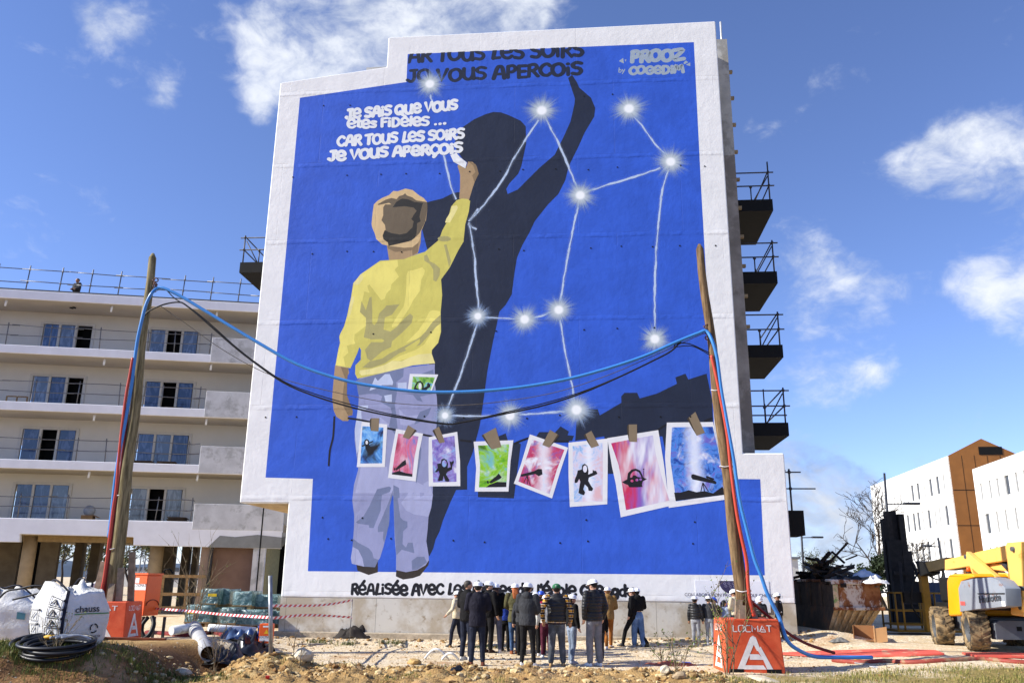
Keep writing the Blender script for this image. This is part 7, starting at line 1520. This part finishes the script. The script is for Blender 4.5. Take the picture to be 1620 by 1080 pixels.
kn = [yz(*p, .85) for p in ((1604,858),(1628,856),(1632,975),(1612,972))]
mb = MB(); mb.prism(kn, lambda y, z, d: (d, y, z), .66, .76); bevel(mb.build('knuckle_plate', M_ly, LF), .02); mb = MB(); mb.prism(kn, lambda y, z, d: (d, y, z), 1.14, 1.24); bevel(mb.build('knuckle_plate', M_ly, LF), .02)
for px, py in ((1529,880),(1603,868),(1603,930),(1616,930),(1616,960)):
    y_, z_ = yz(px, py, .65); mb = MB(); mb.cyl((.60, y_, z_), (1.28, y_, z_), .055, .055, 12); mb.build('pin', M_hub, LF)
a_, b_ = yz(1590, 891, .95), yz(1610, 912, .95); mb = MB(); mb.cyl((.95, a_[0], a_[1]), (.95, b_[0], b_[1]), .09, .09, 12); mb.build('ram_barrel', mat('ram_dark', (52,58,66), .4), LF)
a2_, = (yz(1576, 884, .95),); mb = MB(); mb.cyl((.95, a2_[0], a2_[1]), (.95, a_[0], a_[1]), .05, .05, 10); mb.build('ram_rod', M_hub, LF)
tb0 = yz(1467, 897, .95); mb = MB(); mb.prism([yz(*p, .95) for p in ((1458,887),(1470,888),(1478,906),(1466,911))], lambda y, z, d: (d, y, z), .76, 1.14); mb.build('jib_head', M_lk, LF)
# basket hanging on its mast beyond the boom tip
M_bas = mat('basket_ochre', (150,112,36), .55, var=.2, vs=3); by = tb0[0]+.5; zB = hz(LX+.8, 26)-lz+.12
mb = MB(); mb.box(.86, 1.06, by-.25, by-.05, zB, tb0[1]+.02); mb.build('basket_mast', M_bas, LF)
mb = MB(); mb.box(.90, 1.02, by-.06, by+.03, zB+.5, tb0[1]-.05); mb.build('mast_ram', M_lk, LF)
BX0 = at(1418, 960, YB+by).x-LX; BX1, BY0, BY1 = max(1.75, BX0+1.9), by+.02, by+1.0
mb = MB(); mb.box(BX0, BX1, BY0, BY1, zB-.05, zB+.02); bk = mb.build('basket_floor', M_bas, LF)
mb = MB()
for y in (BY0, BY1):
    for z in (.16, .55, 1.05): mb.tube([(BX0, y, zB+z), (BX1, y, zB+z)], .026, 6)
for x in (BX0, BX1):
    for z in (.16, .55, 1.05): mb.tube([(x, BY0, zB+z), (x, BY1, zB+z)], .026, 6)
mb.build('basket_rails', M_bas, bk)
for x in (BX0, .35, 1.3, BX1):
    for y in (BY0, BY1): mb = MB(); mb.tube([(x, y, zB), (x, y, zB+1.07)], .028, 6); mb.build('basket_post', M_bas, bk)
mb = MB(); mb.box(.35, .95, BY0-.16, BY0-.03, zB+.78, zB+1.08); mb.build('control_box', M_lk, bk)
mb = MB(); mb.tube(catmull([(.9, by-.1, tb0[1]-.1), (.62, by-.2, 1.6), (.55, by-.1, 1.0), (.8, by, .6)], 6), .025, 6); mb.tube(catmull([(1.0, by-.3, tb0[1]-.2), (1.12, by-.8, tb0[1]-.35), (1.05, by-1.2, tb0[1]-.1)], 6), .02, 6); mb.build('hydraulic_hose', M_lk, LF)

DBG = bool(os.environ.get('DBG'))
# ------------------------------------------------------------------ people
M_skinp = {k: mat('skin_'+k, c, .55, var=.06) for k, c in (('fair', (214,168,142)), ('mid', (190,142,114)), ('olive', (168,122,94)))}
M_eye = mat('eye_dark', (40,34,30), .3); M_lip = mat('lip', (160,96,88), .5); M_hat = mat('helmet_white', (236,236,236), .3, spec=.5, var=.02); M_hatb = mat('helmet_blue', (40,84,196), .3, spec=.5, var=.05); M_capg = mat('cap_green', (40,104,66), .8, var=.08)
M_hair = {k: mat('hair_'+k, c, .6, var=.4, vs=30, bump=.5, bs=60) for k, c in (('black', (28,24,22)), ('brown', (66,44,32)), ('red', (170,92,44)), ('grey', (70,64,58)), ('lbrown', (120,84,54)))}
_fab = {}
def fabric(name, rgb, puffer=False, plaid=None, rough=.85, denim=False, spots=None):
    if name in _fab: return _fab[name]
    t = NT('cloth_'+name); c = lin(rgb); s = t.n('ShaderNodeSeparateXYZ'); t.l(t.tc.outputs['Object'], s.inputs[0])
    v = t.noise(7, 5, .6); col = t.mix(t.rng(v, .3, .7), tuple(x*.78 for x in c), tuple(min(1, x*1.2+.003) for x in c))
    fold = t.noise(9, 3, .6, t.mapv((1,1,.55)), .8)
    if denim: col = t.mix(t.rng(t.noise(3.2, 5, .65), .5, .7), col, tuple(min(1, x*2.1+.04) for x in c))
    if plaid:
        g = lambda sock, k, w: t.math('LESS_THAN', t.math('FRACT', t.math('MULTIPLY', sock, k)), w)
        xy = t.math('ADD', s.outputs[0], t.math('MULTIPLY', s.outputs[1], .9))
        col = t.mix(g(s.outputs[2], 9., .45), col, lin(plaid)); col = t.mix(t.math('MULTIPLY', g(xy, 10., .45), .8), col, lin(plaid)); col = t.mix(g(s.outputs[2], 18., .12), col, lin((214,206,190)))
    if spots: col = t.mix(t.math('LESS_THAN', t.vor(8.5), .20), col, lin(spots))
    if puffer:
        w = t.math('ABSOLUTE', t.math('SINE', t.math('MULTIPLY', t.math('ADD', s.outputs[2], t.math('MULTIPLY', t.noise(4, 2), .03)), math.pi/.075))); h = t.math('ADD', t.math('POWER', w, .5), t.math('MULTIPLY', fold, .6)); t.bump(h, .45, .03)
        col = t.mix(t.math('MULTIPLY', t.rng(w, .25, .0), .14), col, tuple(x*.5 for x in c))
    else: t.bump(t.math('ADD', fold, t.math('MULTIPLY', t.noise(40, 3), .15)), .8, .03)
    _fab[name] = t.done(col, .45 if puffer else rough, 0, .3 if puffer else .15); return _fab[name]
def person(label, px, py, H, face=0, skin='fair', jacket='black', jlen=.72, jfit=1.0, trousers='navy', leg=1.0, shoes=(30,28,28), hat='white', hair='black', hlen=.0, hood=False, arms=None, step=(0, 0, 0, 0), turn=0., nod=.12, Y=None, under=None, collar=None, group='people in hard hats at the mural', belt=None, seedv=1, lean=0., hold=None, vest=None, top=None):
    # face: heading in degrees, 0 looks away from the camera, 90 to the right, -90 to the left
    if top:
        YM = 24.35
        a_, b_ = ray(px, top), ray(px, py); Y = (H+(.03 if hat != 'none' else 0))/(a_.z/a_.y-b_.z/b_.y)
        if Y > YM: H = YM*(a_.z/a_.y-b_.z/b_.y)-(.03 if hat != 'none' else 0); Y = YM
        c = at(px, py, Y); loc = Vector((c.x, Y, hz(c.x, Y)))
        if DBG: print('P', px, 'Y %.2f z %.2f hz %.2f H %.2f' % (Y, c.z, loc.z, H))
    elif Y is None: c = seat(px, py); loc = Vector((c.x, c.y, hz(c.x, c.y)))
    elif not top: c = at(px, py, Y); loc = Vector((c.x, Y, hz(c.x, Y)))
    th = thing('person', label, 'person', tuple(loc), R(-face), group); s = H/1.75; child = max(0, min(1, (1.55-H)/.35)); hs = s*(1+.18*child); hd = .112*hs
    head_z = H-hd*1.02; sh_z = H-hd*2.42; hip_z = .52*H-.02*child; kn_z = .275*H; an_z = .055*H; sw = .200*s*(1-.06*child); hw = .088*s
    ly, ry, lx, rx = step; fl = Vector((-hw*1.05-lx, ly, 0)); fr = Vector((hw*1.05+rx, ry, 0)); B = Vector((0, lean, 0))
    V3 = lambda x, y, z: Vector((x, y, z))
    hips = [V3(-hw, 0, hip_z), V3(hw, 0, hip_z)]; feet = [fl, fr]; knees = []; ank = []
    for hp, ft in zip(hips, feet):
        a = ft+V3(0, -.02*s, an_z); k = (hp+a)/2; k.z = kn_z; bend = .03*s+abs(ft.y)*.14; k.y += bend; knees.append(k); ank.append(a)
    shl = [V3(-sw, lean, sh_z-.02*s), V3(sw, lean, sh_z-.02*s)]
    arms = arms or (((-.05,.0,-.28),(-.03,.06,-.54)), ((.05,.0,-.28),(.03,.06,-.54)))
    elb = [shl[i]+Vector(arms[i][0])*s for i in (0, 1)]; hnd = [shl[i]+Vector(arms[i][1])*s for i in (0, 1)]
    nk = V3(0, lean*1.05, sh_z+.05*s); hc = V3(0, lean*1.1+.02*s, head_z); RotH = Matrix.Rotation(R(-turn), 3, 'Z') @ Matrix.Rotation(-nod, 3, 'X'); HM = lambda p: hc+RotH @ Vector(p)
    # body: one continuous skin
    b = MB()
    def limb(q, pts, rs):
        for i in range(len(pts)-1): q.cap(pts[i], pts[i+1], rs[i], rs[i+1], 9)
    for i in (0, 1):
        limb(b, [hips[i], knees[i], ank[i]], [.070*s, .050*s, .036*s]); limb(b, [ank[i], feet[i]+V3(0,.11*s,.03*s)], [.034*s, .028*s])
        limb(b, [shl[i], elb[i], hnd[i]], [.046*s, .036*s, .026*s])
    b.loft([(V3(0,0,hip_z-.06*s), .13*s, .09*s), (V3(0,0,hip_z+.06*s), .14*s, .10*s), (V3(0,lean*.5,hip_z+.2*s), .12*s, .085*s), (V3(0,lean,sh_z-.14*s), .15*s, .10*s), (V3(0,lean,sh_z-.02*s), .15*s, .07*s), (V3(0,lean,sh_z+.03*s), .06*s, .055*s)], 14)
    limb(b, [nk-V3(0,0,.06*s), hc-V3(0,.01*s,hd*.45)], [.056*s, .050*s])
    b.ball(HM((0,0,hd*.12)), hd*.74, hd*.88, hd*.88, 14, 10, RotH); b.ball(HM((0,hd*.28,-hd*.45)), hd*.50, hd*.52, hd*.52, 12, 8, RotH)
    b.cap(HM((0,hd*.80,hd*.06)), HM((0,hd*.98,-hd*.20)), hd*.09, hd*.14, 7)
    for sx in (-1, 1): b.ball(HM((sx*hd*.75,-hd*.02,-hd*.08)), hd*.10, hd*.17, hd*.24, 8, 6, RotH)
    me = voxel(b, .017*max(.85, s), 2, .4)
    f = MB(); f.m = 0
    for i, sd in ((0, -1), (1, 1)):
        w = hnd[i]; d = (w-elb[i]).normalized(); d = (d+V3(0,.25,-.25)).normalized(); a = d.cross(V3(0,1,0)); a = V3(1,0,0) if a.length < .2 else a.normalized(); n = a.cross(d).normalized(); pl = .085*s
        f.cap(w-d*.02, w+d*pl*.8, .030*s, .034*s, 8)
        for q, ln in ((-1.5,.058),(-.5,.068),(.5,.064),(1.5,.050)):
            p0 = w+d*pl+a*q*.0165*s; p1 = p0+d*ln*s*.55+n*.006*s; p2 = p1+(d*.7+n*.7)*ln*s*.5; f.tube([p0-d*.02*s, p0, p1, p2], [.0095*s, .0095*s, .0085*s, .007*s], 6)
        t0 = w+d*.02*s+a*(-sd)*.026*s; f.tube([t0, t0+(d*.6-a*sd*.6+n*.3)*.04*s, t0+(d*.9-a*sd*.35+n*.5)*.07*s], [.012*s, .011*s, .008*s], 6)
    f.m = 1
    for sx in (-1, 1): f.ball(HM((sx*hd*.28, hd*.80, hd*.04)), hd*.085, hd*.05, hd*.055, 7, 5, RotH)
    f.m = 2; f.ball(HM((0, hd*.80, -hd*.50)), hd*.20, hd*.05, hd*.05, 8, 5, RotH)
    append_mesh(me, f); o = link_mesh('body', me, [M_skinp[skin], M_eye, M_lip], th)
    # trousers
    q = MB(); q.loft([(V3(0,0,hip_z-.07*s), .150*s, .110*s), (V3(0,0,hip_z+.05*s), .160*s, .120*s), (V3(0,lean*.3,hip_z+.14*s), .150*s, .11*s)], 14)
    for i in (0, 1):
        ak = ank[i]+V3(0,.0,-.015*s); fl_ = leg
        limb(q, [hips[i]+V3(0,0,.0), knees[i], ak+V3(0,0,.03*s)], [.100*s*(.85+.15*fl_), .071*s*fl_, .058*s*fl_])
    me = voxel(q, .017*max(.85, s), 3, .5); link_mesh('trousers', me, _fab[trousers], th)
    # jacket with sleeves
    q = MB(); hem = hip_z+.16*s-(jlen-.5)*.62*s; k = jfit*1.10
    rings = [(V3(0,lean*.1,hem), .168*s*k, .125*s*k), (V3(0,lean*.3,hem+.12*s), .172*s*k, .132*s*k)]
    wz = hip_z+.20*s
    if wz > hem+.16*s: rings.append((V3(0,lean*.6,wz), .158*s*k*(.86 if belt else 1), .122*s*k*(.88 if belt else 1)))
    rings += [(V3(0,lean,sh_z-.20*s), .180*s*k, .135*s*k), (V3(0,lean,sh_z-.06*s), .178*s*k, .112*s*k), (V3(0,lean,sh_z+.02*s), .11*s*k, .085*s), (V3(0,lean*1.05,sh_z+.075*s), .068*s, .068*s)]
    q.loft(rings, 16)
    jm = _fab[jacket]
    if vest is None:
        for i in (0, 1):
            h_ = hnd[i]-(hnd[i]-elb[i])*.06; limb(q, [shl[i]+V3((.012 if i == 0 else -.012)*s,0,0), elb[i], h_], [.074*s*k, .060*s*k, .046*s*k])
    if hood:
        q.ball(V3(0, lean-.085*s, sh_z+.015*s), .115*s, .065*s, .085*s, 12, 8); q.ball(V3(0, lean-.03*s, sh_z+.06*s), .092*s, .085*s, .05*s, 12, 7)
    me = voxel(q, .017*max(.85, s), 3, .5); link_mesh('jacket' if vest is None else 'vest', me, jm, th)
    if vest:
        q = MB(); 
        for i in (0, 1): limb(q, [shl[i], elb[i], hnd[i]-(hnd[i]-elb[i])*.06], [.080*s, .064*s, .050*s])
        q.loft([(V3(0,0,hem-.05*s), .165*s*k, .122*s*k), (V3(0,0,hem+.05*s), .165*s*k, .122*s*k)], 14); me = voxel(q, .017, 3, .5); link_mesh('shirt', me, _fab[vest], th)
    if belt:
        q = MB(); q.loft([(V3(0,lean*.6,wz-.03*s), .150*s*k, .122*s*k), (V3(0,lean*.6,wz+.03*s), .150*s*k, .122*s*k)], 16); q.build('belt', jm, th, smooth=True)
    if collar:
        q = MB(); q.loft([(V3(0,lean,sh_z+.02*s), .09*s, .085*s), (V3(0,lean,sh_z+.10*s), .078*s, .078*s)], 12); q.build('scarf', _fab[collar], th, smooth=True)
    for i in (0, 1):
        q = MB(); a = feet[i]; q.loft([(a+V3(0,.055*s,.0), .046*s, .135*s), (a+V3(0,.055*s,.022*s), .048*s, .138*s), (a+V3(0,.045*s,.05*s), .043*s, .118*s), (a+V3(0,.0,.085*s), .042*s, .062*s), (a+V3(0,-.02*s,.12*s), .040*s, .046*s)], 12); q.build('shoe', mat_shoe(shoes), th, smooth=True)
    # hair
    q = MB(); hm = M_hair[hair]
    q.ball(HM((0,-hd*.12,hd*.22)), hd*.82, hd*.88, hd*.82, 14, 9, RotH); q.ball(HM((0,-hd*.38,-hd*.12)), hd*.66, hd*.50, hd*.50, 12, 8, RotH)
    if hlen:
        pts = [HM((0,-hd*.5,-hd*.1)), hc+V3(0,-hd*.95,-hd*.9), hc+V3(0,-hd*1.05,-hd*(.9+hlen*.5)), hc+V3(0,-hd*1.0,-hd*(.9+hlen))]
        for dx in (-.34, 0, .34): q.tube([p+V3(dx*hd*(1.1-.12*i),0,.02*abs(dx)*hd) for i, p in enumerate(pts)], [hd*.42, hd*.42, hd*.34, hd*.12], 8)
    me = voxel(q, .02*max(.85, s), 2, .4); link_mesh('hair', me, hm, th)
    # head cover
    if hat in ('white', 'blue'):
        q = MB(); q.smooth = True; vs = []; n = 24; pr = [(1.30,-.10),(1.28,-.03),(1.06,.0),(1.05,.20),(.98,.50),(.80,.76),(.48,.93),(.001,1.0)]
        for j, (r_, z_) in enumerate(pr):
            for i in range(n):
                a = 2*math.pi*i/n; sn = math.sin(a); br_ = r_*(1+(.20*max(0, sn)**2 if j < 2 else 0)); br_ = br_ if j > 1 else br_*(.93 if sn < 0 else 1)
                rib = 1+(.045*math.exp(-(math.cos(a)/.16)**2) if j > 2 else 0)
                vs.append(HM((br_*hd*.86*math.cos(a), br_*hd*1.0*sn*rib, hd*(.38+z_*.86*(rib if j > 2 else 1)))))
        q.add(vs, [(j*n+i, j*n+(i+1)%n, (j+1)*n+(i+1)%n, (j+1)*n+i) for j in range(len(pr)-1) for i in range(n)]); q.build('hard_hat', M_hatb if hat == 'blue' else M_hat, th)
    elif hat == 'cap':
        q = MB(); q.ball(HM((0,0,hd*.42)), hd*.90, hd*1.0, hd*.72, 16, 10, RotH); q.build('cap', M_capg, th, smooth=True); q = MB(); q.ball(HM((0,hd*1.05,hd*.30)), hd*.62, hd*.55, hd*.05, 12, 5, RotH); q.build('cap_visor', M_capg, th, smooth=True)
        q = MB(); q.tube([HM((-hd*.24,-hd*.985,hd*.40)), HM((-hd*.24,-hd*.96,hd*.72)), HM((-hd*.04,-hd*1.0,hd*.42)), HM((-hd*.04,-hd*.97,hd*.72))], hd*.035, 5); q.tube([HM((-hd*.16,-hd*.97,hd*.36)), HM((-hd*.14,-hd*.95,hd*.76))], hd*.03, 5); q.build('cap_emblem', M_tie, th)
    if hold:
        for nm, (dx, dy, dz), sz, m_ in hold:
            q = MB(); p_ = hnd[1]+V3(dx, dy, dz); q.box(p_.x-sz[0], p_.x+sz[0], p_.y-sz[1], p_.y+sz[1], p_.z-sz[2], p_.z+sz[2]); R3 = Matrix.Rotation(R(-face), 3, 'Z'); q.v = [tuple(loc+R3 @ Vector(v)) for v in q.v]
            q.solo(nm, m_, {'papers': 'white papers held in the hands of the ', 'clipboard': 'yellow pad held up by the '}[nm]+('dark grey jacketed man' if nm == 'papers' else 'child beside the right pole'), 'paper')
    return th
_shoe = {}
def mat_shoe(c):
    if c not in _shoe: _shoe[c] = mat('shoe_%d_%d_%d' % c, c, .5, var=.1)
    return _shoe[c]
for nm, rgb, kw in (('black', (24,23,24), {}), ('softblack', (20,19,20), {}), ('navycoat', (28,27,38), {}), ('beige', (200,188,160), {}), ('navy', (32,36,50), {}), ('greyjean', (92,94,112), dict(denim=False)), ('olive', (84,80,52), {}), ('jean', (52,74,106), dict(denim=True)), ('charcoal', (54,55,58), {}), ('magenta', (150,26,62), {}), ('khaki', (112,96,64), {}), ('maroon', (78,30,46), {}),
  ('puffer', (34,34,36), dict(puffer=True)), ('plaid', (206,148,36), dict(plaid=(44,38,50))), ('paintjean', (72,76,82), dict(denim=True)), ('lightjean', (112,124,142), dict(denim=True)), ('pleatgrey', (112,112,116), {}), ('camel', (138,106,62), {}), ('rust', (150,92,40), {}), ('twotone', (70,68,70), {}), ('widejean', (90,116,150), dict(denim=True)), ('greytrack', (140,142,146), {}), ('bluegrey', (136,148,172), {}), ('patterned', (28,27,28), dict(spots=(226,224,222))), ('royal', (44,70,160), {}), ('dkpuffer', (30,30,32), dict(puffer=True)), ('lightgrey', (196,196,190), {})):
    fabric(nm, rgb, **kw)
FR = (((-.05,.03,-.27),(.05,.20,-.33)), ((.05,.03,-.27),(-.05,.20,-.33)))         # both hands in front
HANG = (((-.06,.0,-.28),(-.07,.05,-.53)), ((.06,.0,-.28),(.07,.05,-.53)))
WALK = (((-.14,-.02,-.25),(-.24,.12,-.42)), ((.08,.0,-.26),(.10,.20,-.40)))
POCK = (((-.07,-.05,-.27),(-.04,.02,-.50)), ((.07,-.05,-.27),(.04,.02,-.50)))
WHT = (232,232,230)
person('woman in a beige coat and dark scarf walking at the left of the crowd', 722, 1024, 1.60, -62, 'mid', 'beige', .78, 1.05, 'navy', 1.0, (24,22,22), 'white', 'brown', .3, False, WALK, (.16,-.14,0,0), -8, .05, collar='charcoal', top=934)
person('balding man in a black coat without a helmet, second from the left', 737, 1048, 1.83, 35, 'mid', 'softblack', .86, 1.0, 'navy', 1.0, (206,204,198), 'none', 'grey', 0, False, FR, (-.02,.04,.0,0), 40, .05, top=921.5)
person('tall man in a dark navy coat and white hard hat seen from behind', 754, 1052, 1.80, 2, 'fair', 'navycoat', .92, 1.04, 'navy', 1.0, (116,62,40), 'white', 'black', 0, False, FR, (.0,.03,.03,.04), 8, .1, top=918.5)
person('person in a white hard hat in profile behind the navy coat', 771, 1034, 1.74, 40, 'fair', 'softblack', .8, 1.0, 'black', 1.0, (60,40,30), 'white', 'black', 0, False, HANG, (0,.02,0,0), 40, .12, top=920)
person('woman with long brown hair, short black coat and grey jeans, seen from behind', 783, 1033, 1.68, -4, 'fair', 'softblack', .74, 1.08, 'greyjean', .95, WHT, 'white', 'brown', 1.1, False, FR, (.02,-.03,.02,.03), 0, .05, top=923)
person('child in a blue jacket and white hard hat half hidden behind the brown haired woman', 799, 1029, 1.42, 14, 'fair', 'royal', .7, 1.0, 'black', 1.0, (24,22,22), 'white', 'black', 0, True, HANG, (0,.02,0,0), 10, .2, top=938)
person('woman with a long red braid, belted olive coat, jeans and brown boots', 814, 1032, 1.70, -6, 'fair', 'olive', .95, 1.0, 'jean', .9, (136,74,38), 'white', 'red', 2.3, False, FR, (0,.04,-.02,-.02), 0, .05, belt=True, top=920)
person('child with only a white hard hat showing behind the grey hooded jacket', 825, 1030, 1.46, 10, 'fair', 'charcoal', .7, 1.0, 'black', 1.0, (24,22,22), 'white', 'brown', 0, False, HANG, (0,0,0,0), 0, .1, top=932)
person('man in a dark grey hooded jacket, slim black trousers and white sneakers', 834, 1055, 1.79, 22, 'mid', 'charcoal', .84, 1.06, 'black', .88, WHT, 'white', 'black', 0, True, FR, (.0,.05,.03,.05), 10, .12, hold=[('papers', (-.06,.08,.02), (.10,.07,.006), M_tie)], top=921)
person('child in a magenta jacket and white hard hat behind the grey hooded man', 847, 1029, 1.50, 20, 'fair', 'magenta', .72, 1.0, 'black', 1.0, WHT, 'white', 'brown', .4, True, FR, (0,.02,0,0), 0, .15, top=928)
person('child with long light brown hair, khaki coat and the blue hard hat in the crowd', 856, 1028, 1.52, 0, 'fair', 'khaki', .76, 1.0, 'black', 1.0, (60,50,44), 'blue', 'lbrown', 1.0, True, HANG, (0,.02,0,0), 0, .05, top=926.7)
person('child in maroon trousers and white hard hat just left of the green cap', 864, 1030, 1.46, -10, 'fair', 'lightgrey', .66, 1.0, 'maroon', 1.0, WHT, 'white', 'brown', .3, False, HANG, (.03,-.06,0,0), 0, .05, top=930)
person('man in a green cap, black puffer vest and yellow plaid shirt seen from behind', 881, 1054, 1.79, 2, 'mid', 'puffer', .72, 1.16, 'paintjean', 1.16, (176,142,96), 'cap', 'black', 0, False, (((-.13,.0,-.27),(-.10,.10,-.52)), ((.13,.0,-.27),(.11,.06,-.53))), (.0,.02,.04,.05), 4, .04, vest='plaid', top=922)
person('child in black jacket and light jeans with tilted hard hat, right of the green cap', 905, 1049, 1.52, 62, 'fair', 'softblack', .68, 1.06, 'lightjean', 1.0, (170,172,180), 'white', 'brown', .3, False, HANG, (.02,-.04,0,0), 20, .12, top=939)
person('tall man in black puffer jacket and pleated grey trousers with white sneakers', 941, 1052, 1.88, -28, 'fair', 'dkpuffer', .76, 1.08, 'pleatgrey', 1.18, WHT, 'white', 'black', 0, False, POCK, (.03,-.02,.02,.02), -18, .25, top=914)
person('child in black half hidden behind the tall man in grey trousers', 949, 1040, 1.30, -10, 'mid', 'softblack', .8, 1.0, 'charcoal', 1.0, (40,50,80), 'white', 'black', 0, False, HANG, (0,.02,0,0), 0, .2, Y=21.4)
person('child in a camel hooded coat and rust trousers walking away', 963, 1031, 1.57, 6, 'fair', 'camel', .88, 1.04, 'rust', .95, (214,214,220), 'white', 'lbrown', 0, True, FR, (-.20,.16,-.03,-.02), 0, .1, top=933)
person('person in black trousers striding behind the wide jeans', 1003, 1021, 1.62, -64, 'fair', 'softblack', .7, 1.0, 'black', 1.0, (30,28,28), 'white', 'lbrown', 0, False, HANG, (.30,-.34,0,0), 0, .1, top=928)
person('woman in a black hooded top and wide pale jeans at the crowd\'s right end', 1010, 1023, 1.62, -8, 'fair', 'softblack', .5, 1.06, 'widejean', 1.45, (150,160,180), 'white', 'black', 0, True, FR, (.02,-.05,.03,.04), -10, .08, top=929.6)
G2_ = 'children in hard hats around the right block'
person('child in a black puffer jacket and grey track trousers left of the right block', 1102, 1015, 1.45, 20, 'mid', 'dkpuffer', .68, 1.02, 'greytrack', 1.05, WHT, 'white', 'black', 0, True, HANG, (.0,.04,0,0), 14, .15, group=G2_, top=936.7)
person('child in a black jumper wearing the blue hard hat, looking down behind the right block', 1131, 1016, 1.48, 34, 'fair', 'softblack', .62, 1.05, 'greytrack', 1.05, WHT, 'blue', 'black', 0, False, FR, (.03,-.04,0,0), 30, .5, group=G2_, lean=.03, top=940)
person('child whose white hard hat shows behind the blue one', 1124, 1017, 1.50, 24, 'fair', 'charcoal', .66, 1.0, 'greytrack', 1.0, WHT, 'white', 'black', 0, False, HANG, (0,0,0,0), 10, .2, group=G2_, top=939)
person('child in a blue-grey hooded top bending toward the drawings on the wall', 1145, 1016, 1.42, 48, 'mid', 'bluegrey', .66, 1.04, 'navy', 1.0, (40,40,44), 'none', 'black', .2, True, FR, (0,.05,0,0), 20, .45, group=G2_, lean=.08, top=946)
person('child in a pale jacket holding a yellow pad just left of the right pole', 1166, 1016, 1.58, -38, 'mid', 'beige', .7, 1.0, 'navy', 1.0, (60,60,60), 'white', 'black', 0, False, FR, (0,.03,0,0), -20, .3, group=G2_, hold=[('clipboard', (-.10,.04,.08), (.05,.012,.10), M_yel)], top=928)
person('child in a black quilted jacket facing the camera right of the right pole', 1206, 1016, 1.44, 205, 'mid', 'dkpuffer', .70, 1.12, 'charcoal', 1.0, (40,40,40), 'white', 'black', 0, True, FR, (.02,0,0,0), 10, .45, group=G2_, top=940.5)
person('child in a black top with white shapes at the corner of the wall', 1236, 1019, 1.43, -58, 'mid', 'patterned', .66, 1.08, 'charcoal', 1.05, (220,220,220), 'white', 'black', 0, False, HANG, (.06,-.06,0,0), 0, .2, group=G2_, top=940.5)
# worker on the roof of the unfinished block
qr = at(113, 466, 39.9); w_ = person('worker in dark clothes and helmet behind the roof guardrail of the unfinished block', 113, 466, 1.0, 200, 'olive', 'charcoal', .6, 1.2, 'black', 1.0, (30,30,30), 'none', 'grey', 0, True, FR, (0,0,0,0), 0, .3, Y=40.2, group='people on the building')
del w_['group']; w_.location = (qr.x, 40.3, 14.65); w_.scale = (1.6,)*3
